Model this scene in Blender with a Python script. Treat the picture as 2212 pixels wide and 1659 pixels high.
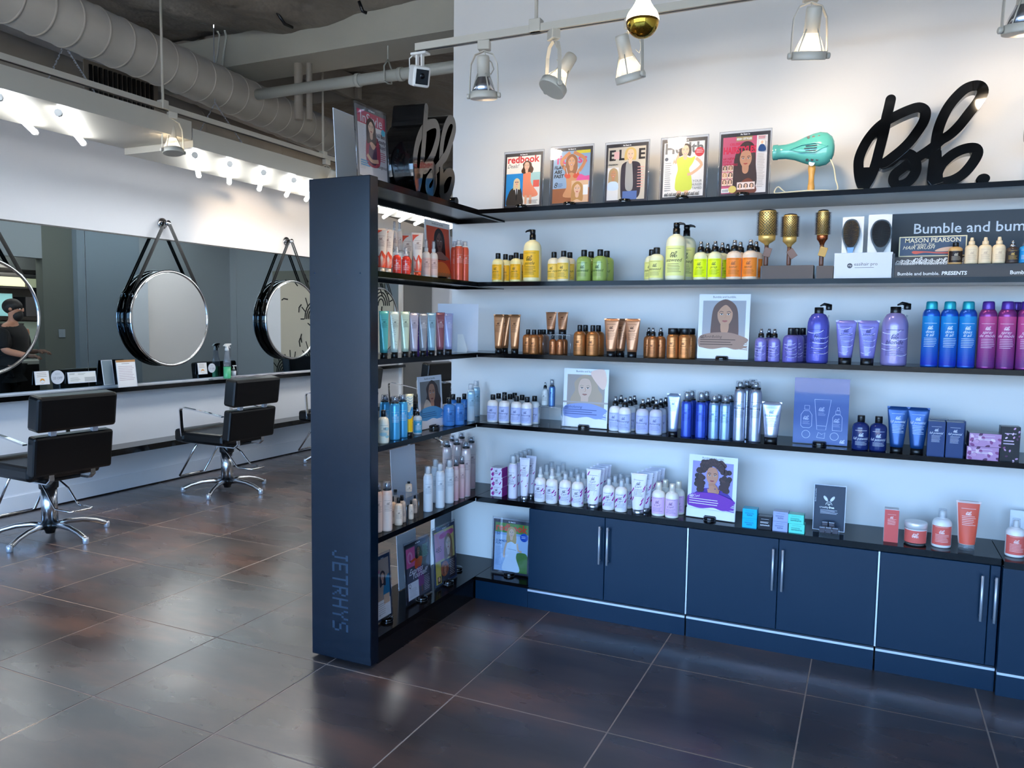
import bpy, math, random
from mathutils import Vector, Matrix
from mathutils.geometry import tessellate_polygon
random.seed(7)
PI = math.pi
for o in list(bpy.data.objects): bpy.data.objects.remove(o)
SC = bpy.context.scene
COL = SC.collection

# ------------------------------------------------------------------ camera
CF, CYAW, CPITCH, CROLL, CH = 1673.6, 0.43131, 0.08022, 0.01334, 1.6
_w = Vector((-math.sin(CYAW)*math.cos(CPITCH), math.cos(CYAW)*math.cos(CPITCH), -math.sin(CPITCH)))
_r0 = Vector((math.cos(CYAW), math.sin(CYAW), 0)); _u0 = _r0.cross(_w)
_r = _r0*math.cos(CROLL)+_u0*math.sin(CROLL); _u = -_r0*math.sin(CROLL)+_u0*math.cos(CROLL)
cd = bpy.data.cameras.new('camera'); cam = bpy.data.objects.new('camera', cd); COL.objects.link(cam)
cd.sensor_fit = 'HORIZONTAL'; cd.sensor_width = 36; cd.lens = CF/2212*36; cd.clip_start = .05; cd.clip_end = 200
mw = Matrix(((_r.x, _u.x, -_w.x, 0), (_r.y, _u.y, -_w.y, 0), (_r.z, _u.z, -_w.z, CH), (0, 0, 0, 1)))
cam.matrix_world = mw
SC.camera = cam

def P(px, py, ax, val):
    """the point of a real plane (x, y or z = val) that a pixel of the photograph shows"""
    d = _w+_r*((px-1106)/CF)-_u*((py-829.5)/CF)
    i = 'xyz'.index(ax); o = Vector((0, 0, CH)); t = (val-o[i])/d[i]
    return o+d*t
def depth(p): return (Vector(p)-Vector((0, 0, CH))).dot(_w)

# ------------------------------------------------------------------ world, window daylight, exposure
W = bpy.data.worlds.new('sky'); SC.world = W; W.use_nodes = True
nt = W.node_tree; bg = nt.nodes['Background']
tc = nt.nodes.new('ShaderNodeTexCoord'); sx = nt.nodes.new('ShaderNodeSeparateXYZ'); cr = nt.nodes.new('ShaderNodeValToRGB')
mp = nt.nodes.new('ShaderNodeMapRange'); mp.inputs[1].default_value = -1; mp.inputs[2].default_value = 1
nt.links.new(tc.outputs['Generated'], sx.inputs[0]); nt.links.new(sx.outputs[2], mp.inputs[0]); nt.links.new(mp.outputs[0], cr.inputs[0])
nt.links.new(cr.outputs[0], bg.inputs[0])
e = cr.color_ramp.elements
e[0].position = 0.0; e[0].color = (.13, .15, .18, 1)
e[1].position = 1.0; e[1].color = (.16, .36, .85, 1)
for p_, c_ in ((.485, (.20, .23, .27, 1)), (.505, (.43, .68, 1, 1)), (.62, (.30, .56, 1, 1))):
    k = e.new(p_); k.color = c_
bg.inputs[1].default_value = 7.5
SC.view_settings.view_transform = 'Standard'; SC.view_settings.look = 'None'
SC.view_settings.gamma = 1; SC.view_settings.use_curve_mapping = False
SC.view_settings.exposure = 1.0
SC.cycles.use_denoising = True
SC.cycles.max_bounces = 7; SC.cycles.diffuse_bounces = 4; SC.cycles.glossy_bounces = 4
SC.cycles.transmission_bounces = 4; SC.cycles.transparent_max_bounces = 10
SC.cycles.sample_clamp_indirect = 6; SC.cycles.caustics_reflective = False; SC.cycles.caustics_refractive = False
SC.cycles.use_adaptive_sampling = True; SC.cycles.adaptive_threshold = 0.03

sl = bpy.data.lights.new('sun', 'SUN'); sl.energy = 48; sl.angle = .01; sl.color = (1, .93, .82)
so = bpy.data.objects.new('sun', sl); COL.objects.link(so); so.rotation_euler = (-.55, 0, 0)
def portal(name, loc, rot, sx_, sy_):
    l = bpy.data.lights.new(name, 'AREA'); l.shape = 'RECTANGLE'; l.size = sx_; l.size_y = sy_
    l.cycles.is_portal = True
    o = bpy.data.objects.new(name, l); COL.objects.link(o); o.location = loc; o.rotation_euler = rot
portal('window_daylight', (-1.2, -3.06, 1.65), (PI/2, 0, 0), 9.4, 3.1)

# ------------------------------------------------------------------ materials
def lin(c):
    if isinstance(c, str):
        c = tuple(int(c[i:i+2], 16)/255 for i in (0, 2, 4))
    return tuple(x/12.92 if x <= .04045 else ((x+.055)/1.055)**2.4 for x in c[:3])
_M = {}
def mat(name, c, rough=.5, metal=0, spec=.5, coat=0, emit=0, alpha=1, trans=0, bump=None, var=None):
    if name in _M: return _M[name]
    m = bpy.data.materials.new(name); m.use_nodes = True; n = m.node_tree; b = n.nodes['Principled BSDF']
    c = lin(c); b.inputs['Base Color'].default_value = (*c, 1); b.inputs['Roughness'].default_value = rough
    b.inputs['Metallic'].default_value = metal; b.inputs['Specular IOR Level'].default_value = spec
    b.inputs['Coat Weight'].default_value = coat; b.inputs['Coat Roughness'].default_value = .08
    if emit: b.inputs['Emission Color'].default_value = (*c, 1); b.inputs['Emission Strength'].default_value = emit
    if alpha < 1: b.inputs['Alpha'].default_value = alpha
    if trans: b.inputs['Transmission Weight'].default_value = trans
    if var:
        t = n.nodes.new('ShaderNodeTexNoise'); t.inputs['Scale'].default_value = var[0]; t.inputs['Detail'].default_value = 5
        g = n.nodes.new('ShaderNodeTexCoord'); n.links.new(g.outputs['Object'], t.inputs['Vector'])
        r = n.nodes.new('ShaderNodeValToRGB'); r.color_ramp.elements[0].position = .3; r.color_ramp.elements[1].position = .7
        r.color_ramp.elements[0].color = (*[x*(1-var[1]) for x in c], 1); r.color_ramp.elements[1].color = (*[min(1, x*(1+var[1])) for x in c], 1)
        n.links.new(t.outputs[0], r.inputs[0]); n.links.new(r.outputs[0], b.inputs['Base Color'])
    if bump:
        t = n.nodes.new('ShaderNodeTexNoise'); t.inputs['Scale'].default_value = bump[0]; t.inputs['Detail'].default_value = 4
        g = n.nodes.new('ShaderNodeTexCoord'); n.links.new(g.outputs['Object'], t.inputs['Vector'])
        bp = n.nodes.new('ShaderNodeBump'); bp.inputs['Strength'].default_value = bump[1]; bp.inputs['Distance'].default_value = bump[2]
        n.links.new(t.outputs[0], bp.inputs['Height']); n.links.new(bp.outputs[0], b.inputs['Normal'])
    _M[name] = m
    return m
def clearmat(name, tint=(1, 1, 1), gloss=.04, frost=0.0):
    """clear plastic or glass sheet: see-through with a fresnel reflection"""
    if name in _M: return _M[name]
    m = bpy.data.materials.new(name); m.use_nodes = True; n = m.node_tree; n.nodes.clear()
    out = n.nodes.new('ShaderNodeOutputMaterial'); tr = n.nodes.new('ShaderNodeBsdfTransparent'); tr.inputs[0].default_value = (*tint, 1)
    gl = n.nodes.new('ShaderNodeBsdfGlossy'); gl.inputs['Roughness'].default_value = gloss
    lw = n.nodes.new('ShaderNodeLayerWeight'); lw.inputs[0].default_value = .5
    pw = n.nodes.new('ShaderNodeMath'); pw.operation = 'POWER'; pw.inputs[1].default_value = 5; n.links.new(lw.outputs['Facing'], pw.inputs[0])
    fr = n.nodes.new('ShaderNodeMath'); fr.operation = 'MULTIPLY_ADD'; fr.inputs[1].default_value = .94; fr.inputs[2].default_value = .045; n.links.new(pw.outputs[0], fr.inputs[0])
    mx = n.nodes.new('ShaderNodeMixShader'); n.links.new(fr.outputs[0], mx.inputs[0]); n.links.new(tr.outputs[0], mx.inputs[1]); n.links.new(gl.outputs[0], mx.inputs[2])
    last = mx
    if frost:
        df = n.nodes.new('ShaderNodeBsdfDiffuse'); df.inputs[0].default_value = (.8, .82, .85, 1)
        m2 = n.nodes.new('ShaderNodeMixShader'); m2.inputs[0].default_value = frost
        n.links.new(mx.outputs[0], m2.inputs[1]); n.links.new(df.outputs[0], m2.inputs[2]); last = m2
    n.links.new(last.outputs[0], out.inputs[0]); _M[name] = m
    return m
def printmat():
    m = bpy.data.materials.new('printed_colour'); m.use_nodes = True; n = m.node_tree; b = n.nodes['Principled BSDF']
    a = n.nodes.new('ShaderNodeAttribute'); a.attribute_name = 'Col'
    n.links.new(a.outputs['Color'], b.inputs['Base Color']); b.inputs['Roughness'].default_value = .38; b.inputs['Specular IOR Level'].default_value = .25
    return m
PRINT = printmat()
M = dict(
    wall=mat('white_wall_paint', (.90, .895, .885), .6, bump=(60, .05, .002)),
    salonwall=mat('salon_wall_paint', (.945, .94, .945), .5, bump=(60, .04, .002)),
    lam=mat('black_laminate', (.028, .026, .028), .14, spec=.55),
    lamtop=mat('black_laminate_top', (.045, .038, .042), .13, spec=.12),
    navy=mat('dark_navy_laminate', (.0, .135, .225), .36, spec=.25, bump=(35, .03, .002)),
    steel=mat('brushed_steel', (.78, .80, .84), .34, metal=.55),
    chrome=mat('chrome', (.86, .86, .87), .09, metal=1),
    alu=mat('polished_aluminium', (.80, .81, .83), .22, metal=1),
    leather=mat('black_leather', (.022, .024, .032), .32, spec=.4, bump=(180, .12, .002)),
    blackp=mat('black_plastic', (.045, .04, .045), .3),
    blackg=mat('gloss_black', (.012, .010, .010), .06, spec=.6),
    white=mat('white_plastic', (.93, .92, .90), .35),
    cream=mat('cream_enamel', (.80, .775, .72), .35),
    silver=mat('silver_plastic', (.70, .71, .74), .2, metal=.9),
    card=mat('white_card', (.88, .89, .92), .5),
    clear=clearmat('clear_acrylic', (.97, .98, 1)),
    clearcap=clearmat('clear_cap_plastic', (.93, .94, .97), .08, .12),
    glass=clearmat('window_glass', (.97, .99, 1), .01),
    lampglass=clearmat('lamp_glass', (1, .98, .95), .03, .25),
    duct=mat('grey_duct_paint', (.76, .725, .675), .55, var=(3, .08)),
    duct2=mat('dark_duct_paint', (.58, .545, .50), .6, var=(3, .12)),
    beam=mat('grey_green_steel_paint', (.70, .69, .64), .55, var=(2, .06)),
    pipe=mat('pale_pipe_paint', (.70, .71, .68), .5),
    wood=mat('honey_wood', (.80, .60, .30), .35, var=(30, .2)),
    teal=mat('teal_enamel', (.36, .70, .66), .15, coat=.6),
    gold=mat('gold_metal', (.96, .78, .44), .34, metal=.5),
    brown=mat('taupe_board', (.36, .31, .28), .5),
    charcoal=mat('charcoal_board', (.27, .29, .31), .6),
    skin=mat('skin', (.72, .52, .42), .5),
    cloth=mat('black_cloth', (.03, .03, .035), .85, bump=(90, .2, .004)),
    hair=mat('dark_hair', (.04, .03, .028), .6, bump=(70, .6, .006)),
    towel=mat('grey_towel', (.58, .57, .60), .9, bump=(200, .4, .004)),
    grout=mat('grey_grout', (.62, .56, .52), .8),
)
def mirrormat(name, tint, rough=.0):
    m = bpy.data.materials.new(name); m.use_nodes = True; b = m.node_tree.nodes['Principled BSDF']
    b.inputs['Base Color'].default_value = (*tint, 1); b.inputs['Metallic'].default_value = 1; b.inputs['Roughness'].default_value = rough
    return m
M['tint'] = mirrormat('grey_tinted_mirror', (.235, .295, .325), .01)
M['mirror'] = mirrormat('silver_mirror', (.93, .97, .97), .005)

def emat(name, c, s):
    if name in _M: return _M[name]
    m = bpy.data.materials.new(name); m.use_nodes = True; n = m.node_tree; n.nodes.clear()
    o = n.nodes.new('ShaderNodeOutputMaterial'); e_ = n.nodes.new('ShaderNodeEmission'); e_.inputs[0].default_value = (*c, 1); e_.inputs[1].default_value = s
    n.links.new(e_.outputs[0], o.inputs[0]); _M[name] = m; return m
M['tube'] = emat('fluorescent_tube_glow', (.90, .95, 1), 10.5)
M['lens'] = emat('warm_lamp_glow', (1, .85, .62), 14)
M['lensdim'] = emat('dim_lamp_glow', (1, .9, .78), 3)

# ------------------------------------------------------------------ mesh helpers
class MB:
    def __init__(s): s.v = []; s.f = []; s.sm = []
    def add(s, vs, fs, smooth=False):
        b = len(s.v); s.v += [tuple(x) for x in vs]; s.f += [tuple(b+i for i in f) for f in fs]; s.sm += [smooth]*len(fs); return s
    def box(s, a, b, M_=None):
        (x0, y0, z0), (x1, y1, z1) = a, b
        vs = [Vector(p) for p in ((x0, y0, z0), (x1, y0, z0), (x1, y1, z0), (x0, y1, z0), (x0, y0, z1), (x1, y0, z1), (x1, y1, z1), (x0, y1, z1))]
        if M_: vs = [M_ @ v for v in vs]
        return s.add(vs, [(0, 3, 2, 1), (4, 5, 6, 7), (0, 1, 5, 4), (1, 2, 6, 5), (2, 3, 7, 6), (3, 0, 4, 7)])
    def rbox(s, a, b, r=.01, M_=None, seg=2):
        """box with rounded edges: rounded-rectangle sections in z, shrunk at both ends"""
        (x0, y0, z0), (x1, y1, z1) = a, b; secs = []
        for k in range(seg+1):
            t = k/seg*PI/2; secs.append((z0+r-r*math.cos(t), r-r*math.sin(t)))
        for k in range(seg+1):
            t = k/seg*PI/2; secs.append((z1-r+r*math.sin(t), r-r*math.cos(t)))
        rings = []
        for z, ins in secs:
            ring = []
            for cx, cy, a0 in ((x1-r, y1-r, 0), (x0+r, y1-r, PI/2), (x0+r, y0+r, PI), (x1-r, y0+r, 1.5*PI)):
                for k in range(seg+1):
                    t = a0+k/seg*PI/2; rr = max(r-ins, 1e-5); ring.append(Vector((cx+rr*math.cos(t), cy+rr*math.sin(t), z)))
            rings.append(ring)
        i0 = len(s.sm); s.loft(rings, M_=M_); m = 4*(seg+1)
        for i in range(len(rings)-1):
            for j in range(m):
                if i == seg or j % (seg+1) == seg: s.sm[i0+i*m+j] = False
        return s
    def loft(s, rings, cap=True, M_=None, smooth=True, close=True):
        n = len(rings[0]); vs = [Vector(p) for r in rings for p in r]
        if M_: vs = [M_ @ v for v in vs]
        fs = []
        for i in range(len(rings)-1):
            for j in range(n if close else n-1):
                k = (j+1) % n; fs.append((i*n+j, i*n+k, (i+1)*n+k, (i+1)*n+j))
        s.add(vs, fs, smooth)
        if cap:
            b = len(s.v)-len(vs)
            s.f.append(tuple(b+j for j in reversed(range(n)))); s.sm.append(False)
            s.f.append(tuple(b+(len(rings)-1)*n+j for j in range(n))); s.sm.append(False)
        return s
    def lathe(s, prof, seg=24, M_=None, sx_=1, sy_=1):
        rings = [[(r*sx_*math.cos(2*PI*j/seg), r*sy_*math.sin(2*PI*j/seg), z) for j in range(seg)] for r, z in [(max(r, 1e-5), z) for r, z in prof]]
        return s.loft(rings, True, M_)
    def tube(s, pts, r, seg=8, closed=False, flat=None):
        """sweep a circle (or flat strip when flat=(w, t)) along points"""
        pts = [Vector(p) for p in pts]; n = len(pts); rings = []; up = Vector((0, 0, 1))
        prev = None
        for i, p in enumerate(pts):
            a = pts[(i-1) % n] if closed or i > 0 else p; b = pts[(i+1) % n] if closed or i < n-1 else p
            t = (b-a).normalized()
            if prev is None:
                x = t.cross(up); x = x.normalized() if x.length > .05 else t.cross(Vector((1, 0, 0))).normalized()
            else: x = (prev-t*prev.dot(t)).normalized()
            prev = x; y = t.cross(x); rr = r[i] if isinstance(r, (list, tuple)) else r
            if flat: rings.append([p+x*(flat[0]/2*a_)+y*(flat[1]/2*b_) for a_, b_ in ((1, 1), (-1, 1), (-1, -1), (1, -1))])
            else: rings.append([p+x*(rr*math.cos(2*PI*j/seg))+y*(rr*math.sin(2*PI*j/seg)) for j in range(seg)])
        if closed: rings.append(rings[0])
        return s.loft(rings, not closed, smooth=not flat)
    def prism(s, pts, y0, y1, M_=None):
        """outline in x,z extruded in y"""
        n = len(pts); vs = [Vector((x, y0, z)) for x, z in pts]+[Vector((x, y1, z)) for x, z in pts]
        if M_: vs = [M_ @ v for v in vs]
        tri = tessellate_polygon([[Vector((x, z, 0)) for x, z in pts]])
        fs = [tuple(t) for t in tri]+[tuple(n+i for i in reversed(t)) for t in tri]+[(i, (i+1) % n, n+(i+1) % n, n+i) for i in range(n)]
        return s.add(vs, fs)
    def build(s, name, m, parent=None, kind=None, loc=None, rotz=None):
        me = bpy.data.meshes.new(name); me.from_pydata(s.v, [], s.f); me.polygons.foreach_set('use_smooth', s.sm); me.update()
        me.materials.append(m); o = bpy.data.objects.new(name, me); COL.objects.link(o)
        if parent: o.parent = parent
        if kind: o['kind'] = kind
        if loc: o.location = loc
        if rotz: o.rotation_euler.z = rotz
        return o
def thing(name, label, cat, loc=(0, 0, 0), rotz=0, group=None):
    o = bpy.data.objects.new(name, None); COL.objects.link(o); o.empty_display_size = .05
    o.location = loc; o.rotation_euler = (0, 0, rotz); o['label'] = label; o['category'] = cat
    if group: o['group'] = group
    return o
def tag(o, label, cat, group=None):
    o['label'] = label; o['category'] = cat
    if group: o['group'] = group
    return o
def copytree(o, loc, rotz=None, label=None, group=None):
    c = o.copy(); COL.objects.link(c); c.location = loc
    if rotz is not None: c.rotation_euler.z = rotz
    if label: c['label'] = label
    if group: c['group'] = group
    for ch in o.children:
        d = ch.copy(); COL.objects.link(d); d.parent = c
        for g in ch.children:
            h = g.copy(); COL.objects.link(h); h.parent = d
    return c
def struct(o): o['kind'] = 'structure'; return o
def catmull(pts, n=6, closed=True):
    out = []; m = len(pts); rng = range(m) if closed else range(m-1)
    for i in rng:
        p0, p1, p2, p3 = [Vector(pts[(i+k) % m] if closed else pts[max(0, min(m-1, i+k))]) for k in (-1, 0, 1, 2)]
        for k in range(n):
            t = k/n; out.append(.5*((2*p1)+(-p0+p2)*t+(2*p0-5*p1+4*p2-p3)*t*t+(-p0+3*p1-3*p2+p3)*t**3))
    if not closed: out.append(Vector(pts[-1]))
    return out
_TX = {}
def textmesh(s, bold=0, shear=0):
    k = (s, bold, shear)
    if k in _TX: return _TX[k]
    c = bpy.data.curves.new('t', 'FONT'); c.body = s; c.size = 1; c.resolution_u = 2; c.offset = bold; c.shear = shear; c.fill_mode = 'FRONT' if hasattr(c, 'fill_mode') else 'FRONT'
    try: c.dimensions = '2D'
    except Exception: pass
    o = bpy.data.objects.new('t', c); COL.objects.link(o)
    dg = bpy.context.evaluated_depsgraph_get(); me = o.evaluated_get(dg).to_mesh()
    v = [(p.co.x, p.co.y) for p in me.vertices]; f = [tuple(p.vertices) for p in me.polygons]
    bpy.data.objects.remove(o); bpy.data.curves.remove(c)
    _TX[k] = (v, f); return v, f
# the "Bb." lettering as pen strokes, unit height
_B1 = [(520, 330), (500, 450), (480, 560), (465, 700), (440, 850), (410, 1000), (385, 1130), (350, 1260), (300, 1380), (240, 1450), (195, 1350), (172, 1200), (175, 1080), (215, 950), (280, 820), (370, 700), (460, 620), (560, 560), (680, 500), (800, 455), (870, 450), (925, 490), (935, 560), (910, 650), (850, 760), (770, 880), (680, 980), (590, 1060), (490, 1140), (430, 1150)]
_B2 = [(480, 1165), (560, 1130), (640, 1060), (720, 1030), (790, 1045), (835, 1100), (860, 1180), (855, 1270), (800, 1370), (720, 1425), (640, 1430), (600, 1370), (620, 1290), (700, 1215), (780, 1150), (860, 1090), (960, 1020), (1060, 940), (1130, 870), (1230, 800), (1330, 690), (1430, 540), (1510, 420), (1565, 300), (1540, 225), (1470, 205), (1370, 240), (1270, 340), (1190, 460), (1130, 600), (1090, 750), (1075, 900), (1070, 1050), (1060, 1200), (1055, 1320), (1060, 1400), (1110, 1405), (1200, 1400), (1300, 1370), (1400, 1300), (1490, 1180), (1545, 1060), (1530, 990), (1460, 975), (1360, 1000), (1260, 1060), (1180, 1140), (1140, 1200), (1110, 1290), (1105, 1380)]
def _bb(pts): return [((x-120)/1330, (1500-(y+.05*(x-200)))/1330+.0) for x, y in pts]
BB1 = [tuple(p) for p in catmull(_bb(_B1), 4, False)]; BB2 = [tuple(p) for p in catmull(_bb(_B2), 4, False)]
BBW = 112/1330; BBDOT = _bb([(1625, 1375)])[0]

class Cv:
    """a printed sheet: flat coloured shapes in thin layers, width 1 x height a, real width w"""
    E = .00005
    def __init__(s, w, a, base=.0003): s.w = w; s.a = a; s.v = []; s.f = []; s.c = []; s.n = 0; s.base = base; s.clip = False; s.wrap = 0
    def add(s, pts, fs, col):
        b = len(s.v); off = s.base+s.n*s.E; s.n += 1; col = lin(col)
        if s.clip: pts = [(min(1, max(0, p[0])), min(s.a, max(0, p[1]))) for p in pts]
        s.v += [(p[0], p[1], off) for p in pts]; s.f += [tuple(b+i for i in f) for f in fs]; s.c += [col]*len(fs); return s
    def rect(s, x0, y0, x1, y1, col, nx=1, ny=1):
        if s.wrap: nx = max(nx, int(abs(x1-x0)*s.wrap)+1); ny = max(ny, 4) if abs(y1-y0) > .3*s.a else ny
        pts = [(x0+(x1-x0)*i/nx, y0+(y1-y0)*j/ny) for j in range(ny+1) for i in range(nx+1)]
        return s.add(pts, [(j*(nx+1)+i, j*(nx+1)+i+1, (j+1)*(nx+1)+i+1, (j+1)*(nx+1)+i) for j in range(ny) for i in range(nx)], col)
    def grad(s, x0, y0, x1, y1, c0, c1, nx=8, ny=8):
        c0, c1 = lin(c0), lin(c1); b = len(s.v); off = s.base+s.n*s.E; s.n += 1
        s.v += [(x0+(x1-x0)*i/nx, y0+(y1-y0)*j/ny, off) for j in range(ny+1) for i in range(nx+1)]
        for j in range(ny):
            t = (j+.5)/ny
            for i in range(nx):
                s.f.append((b+j*(nx+1)+i, b+j*(nx+1)+i+1, b+(j+1)*(nx+1)+i+1, b+(j+1)*(nx+1)+i)); s.c.append(tuple(c0[k]*(1-t)+c1[k]*t for k in range(3)))
        return s
    def poly(s, pts, col):
        if s.wrap:
            b = len(s.v); off = s.base+s.n*s.E; s.n += 1; lc = lin(col); pts = [tuple(p)[:2] for p in pts]
            if s.clip: pts = [(min(1, max(0, p[0])), min(s.a, max(0, p[1]))) for p in pts]
            def half(ps, X, sg):
                o = []
                for i in range(len(ps)):
                    p, q = ps[i-1], ps[i]; a_, c_ = (p[0]-X)*sg >= 0, (q[0]-X)*sg >= 0
                    if a_ != c_: t = (X-p[0])/(q[0]-p[0]); o.append((X, p[1]+(q[1]-p[1])*t))
                    if c_: o.append(q)
                return o
            u0, u1 = min(p[0] for p in pts), max(p[0] for p in pts)
            for k in range(int(u0*s.wrap)-1, int(u1*s.wrap)+2):
                c_ = half(half(pts, k/s.wrap, 1), (k+1)/s.wrap, -1)
                if len(c_) < 3: continue
                for t in tessellate_polygon([[Vector((x, y, 0)) for x, y in c_]]):
                    q = [c_[i] for i in t]; A = (q[1][0]-q[0][0])*(q[2][1]-q[0][1])-(q[1][1]-q[0][1])*(q[2][0]-q[0][0])
                    if abs(A) < 1e-9: continue
                    if A < 0: q.reverse()
                    n0 = len(s.v); s.v += [(x, y, off) for x, y in q]; s.f.append((n0, n0+1, n0+2)); s.c.append(lc)
            return s
        tri = tessellate_polygon([[Vector((x, y, 0)) for x, y in pts]]); 
        out = []
        for t in tri:
            (ax, ay), (bx, by), (cx, cy) = [pts[i][:2] for i in t]
            out.append(tuple(t) if (bx-ax)*(cy-ay)-(by-ay)*(cx-ax) > 0 else tuple(reversed(t)))
        return s.add(pts, out, col)
    def blob(s, pts, col, n=5): return s.poly([tuple(p) for p in catmull(pts, n)], col)
    def ell(s, cx, cy, rx, ry, col, rot=0, n=18):
        c, q = math.cos(rot), math.sin(rot)
        pts = [(cx+rx*math.cos(2*PI*i/n)*c-ry*math.sin(2*PI*i/n)*q, cy+rx*math.cos(2*PI*i/n)*q+ry*math.sin(2*PI*i/n)*c) for i in range(n)]
        if s.wrap: return s.poly(pts, col)
        return s.add(pts, [tuple(range(n))], col)
    def stroke(s, pts, w, col, smooth=0):
        if smooth: pts = [tuple(p) for p in catmull(pts, smooth, False)]
        L = []; n = len(pts)
        for i in range(n):
            a = Vector(pts[max(0, i-1)][:2]); b = Vector(pts[min(n-1, i+1)][:2]); t = (b-a); t = t.normalized() if t.length else Vector((1, 0)); q = Vector((-t.y, t.x))*w/2; p = Vector(pts[i][:2])
            L += [tuple(p-q), tuple(p+q)]
        return s.add(L, [(2*i, 2*i+2, 2*i+3, 2*i+1) for i in range(n-1)], col)
    def text(s, t, x, y, size, col, al='c', bold=0, shear=0, maxw=None, rot=0):
        v, f = textmesh(t, bold, shear)
        if not v: return s
        xs = [p[0] for p in v]; x0, x1 = min(xs), max(xs); k = size; kx = size
        if maxw and (x1-x0)*k > maxw: kx = maxw/(x1-x0)
        dx = {'c': (x0+x1)/2, 'l': x0, 'r': x1}[al]; c, q = math.cos(rot), math.sin(rot)
        pts = []
        for a, b in v:
            a, b = (a-dx)*kx, b*k; pts.append((x+a*c-b*q, y+a*q+b*c))
        return s.add(pts, f, col)
    def bb(s, x, y, h, col, dot=True):
        s.stroke([(x+a*h, y+b*h) for a, b in BB1], BBW*h*1.0, col); s.stroke([(x+a*h, y+b*h) for a, b in BB2], BBW*h, col)
        if dot: s.ell(x+BBDOT[0]*h, y+.05*h, .05*h, .04*h, col, n=8)
        return s
    def lines(s, x0, x1, y0, y1, n, col, th=.3):
        for i in range(n):
            y = y1-(y1-y0)*(i+.5)/n; e_ = (x1-x0)*random.uniform(0, .25)
            s.rect(x0, y, x1-e_, y+(y1-y0)/n*th, col)
        return s
    def build(s, name, parent, mapf=None, m=None):
        w = s.w
        if mapf is None: mapf = lambda u, v, o: ((u-.5)*w, -o, v*w)
        me = bpy.data.meshes.new(name); me.from_pydata([mapf(*p) for p in s.v], [], s.f); me.update()
        a = me.color_attributes.new('Col', 'FLOAT_COLOR', 'CORNER'); buf = []
        for p, c in zip(me.polygons, s.c): buf += [c[0], c[1], c[2], 1]*p.loop_total
        a.data.foreach_set('color', buf); me.materials.append(m or PRINT)
        o = bpy.data.objects.new(name, me); COL.objects.link(o); o.parent = parent
        return o
ORD = ['', 'leftmost', 'second', 'third', 'fourth', 'fifth', 'sixth', 'seventh', 'eighth', 'ninth', 'tenth', 'eleventh', 'twelfth']
NUM = ['zero', 'one', 'two', 'three', 'four', 'five', 'six', 'seven', 'eight', 'nine', 'ten', 'eleven', 'twelve']
def which(i, n):
    if n == 1: return ''
    if i == 0: return 'leftmost'
    if i == n-1: return 'rightmost'
    return f'{ORD[i+1]} from left'
PRINT = printmat()
# ================================================================== SETTING
XF, YF = -2.012, 3.893                 # front edges of the side shelves and of the wall shelves
XB, YW = -2.34, 4.24                   # back edge of the side shelves, face of the product wall
Z = {1: 2.22, 2: 1.819, 3: 1.423, 4: 1.025, 5: .60, 6: .129}
XS = -6.195                            # salon wall
CEIL, YFAR, XE, XR, YN = 3.80, 11.0, -1.5, 3.0, -3.0
# floor: grout bed and one object per tile
fm = bpy.data.materials.new('brown_floor_tile'); fm.use_nodes = True; n = fm.node_tree; b = n.nodes['Principled BSDF']
g = n.nodes.new('ShaderNodeNewGeometry')
oi = n.nodes.new('ShaderNodeObjectInfo')
mpn = n.nodes.new('ShaderNodeMapping'); mpn.inputs['Scale'].default_value = (.7, 1.9, 1); mpn.inputs['Rotation'].default_value = (0, 0, .3)
n.links.new(g.outputs['Position'], mpn.inputs[0])
t1 = n.nodes.new('ShaderNodeTexNoise'); t1.inputs['Scale'].default_value = 1.7; t1.inputs['Detail'].default_value = 6; t1.inputs['Roughness'].default_value = .55
n.links.new(mpn.outputs[0], t1.inputs['Vector'])
rp = n.nodes.new('ShaderNodeValToRGB'); el = rp.color_ramp.elements
el[0].position = .3; el[0].color = (.022, .018, .019, 1); el[1].position = .70; el[1].color = (.115, .060, .042, 1)
k_ = el.new(.5); k_.color = (.052, .038, .034, 1)
n.links.new(t1.outputs[0], rp.inputs[0])
hs = n.nodes.new('ShaderNodeHueSaturation'); mr = n.nodes.new('ShaderNodeMapRange'); mr.inputs[3].default_value = 1.0; mr.inputs[4].default_value = 1.6
n.links.new(oi.outputs['Random'], mr.inputs[0]); n.links.new(mr.outputs[0], hs.inputs['Value']); n.links.new(rp.outputs[0], hs.inputs['Color'])
n.links.new(hs.outputs[0], b.inputs['Base Color'])
t2 = n.nodes.new('ShaderNodeTexNoise'); t2.inputs['Scale'].default_value = 2.5; t2.inputs['Detail'].default_value = 3; n.links.new(mpn.outputs[0], t2.inputs['Vector'])
m2 = n.nodes.new('ShaderNodeMapRange'); m2.inputs[1].default_value = .3; m2.inputs[2].default_value = .7; m2.inputs[3].default_value = .22; m2.inputs[4].default_value = .36
n.links.new(t2.outputs[0], m2.inputs[0]); n.links.new(m2.outputs[0], b.inputs['Roughness'])
t3 = n.nodes.new('ShaderNodeTexNoise'); t3.inputs['Scale'].default_value = 9; n.links.new(g.outputs['Position'], t3.inputs['Vector'])
bp = n.nodes.new('ShaderNodeBump'); bp.inputs['Strength'].default_value = .02; bp.inputs['Distance'].default_value = .004; n.links.new(t3.outputs[0], bp.inputs['Height']); n.links.new(bp.outputs[0], b.inputs['Normal'])
b.inputs['Specular IOR Level'].default_value = .95; b.inputs['Coat Weight'].default_value = .5; b.inputs['Coat Roughness'].default_value = .26; b.inputs['Coat IOR'].default_value = 1.6
floor = struct(MB().box((XS-.1, YN-.1, -.1), (XR+.1, YFAR+.1, -.0012)).build('floor', M['grout']))
T = .681; x00, y00 = -.185, 3.495
tm = None
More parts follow.
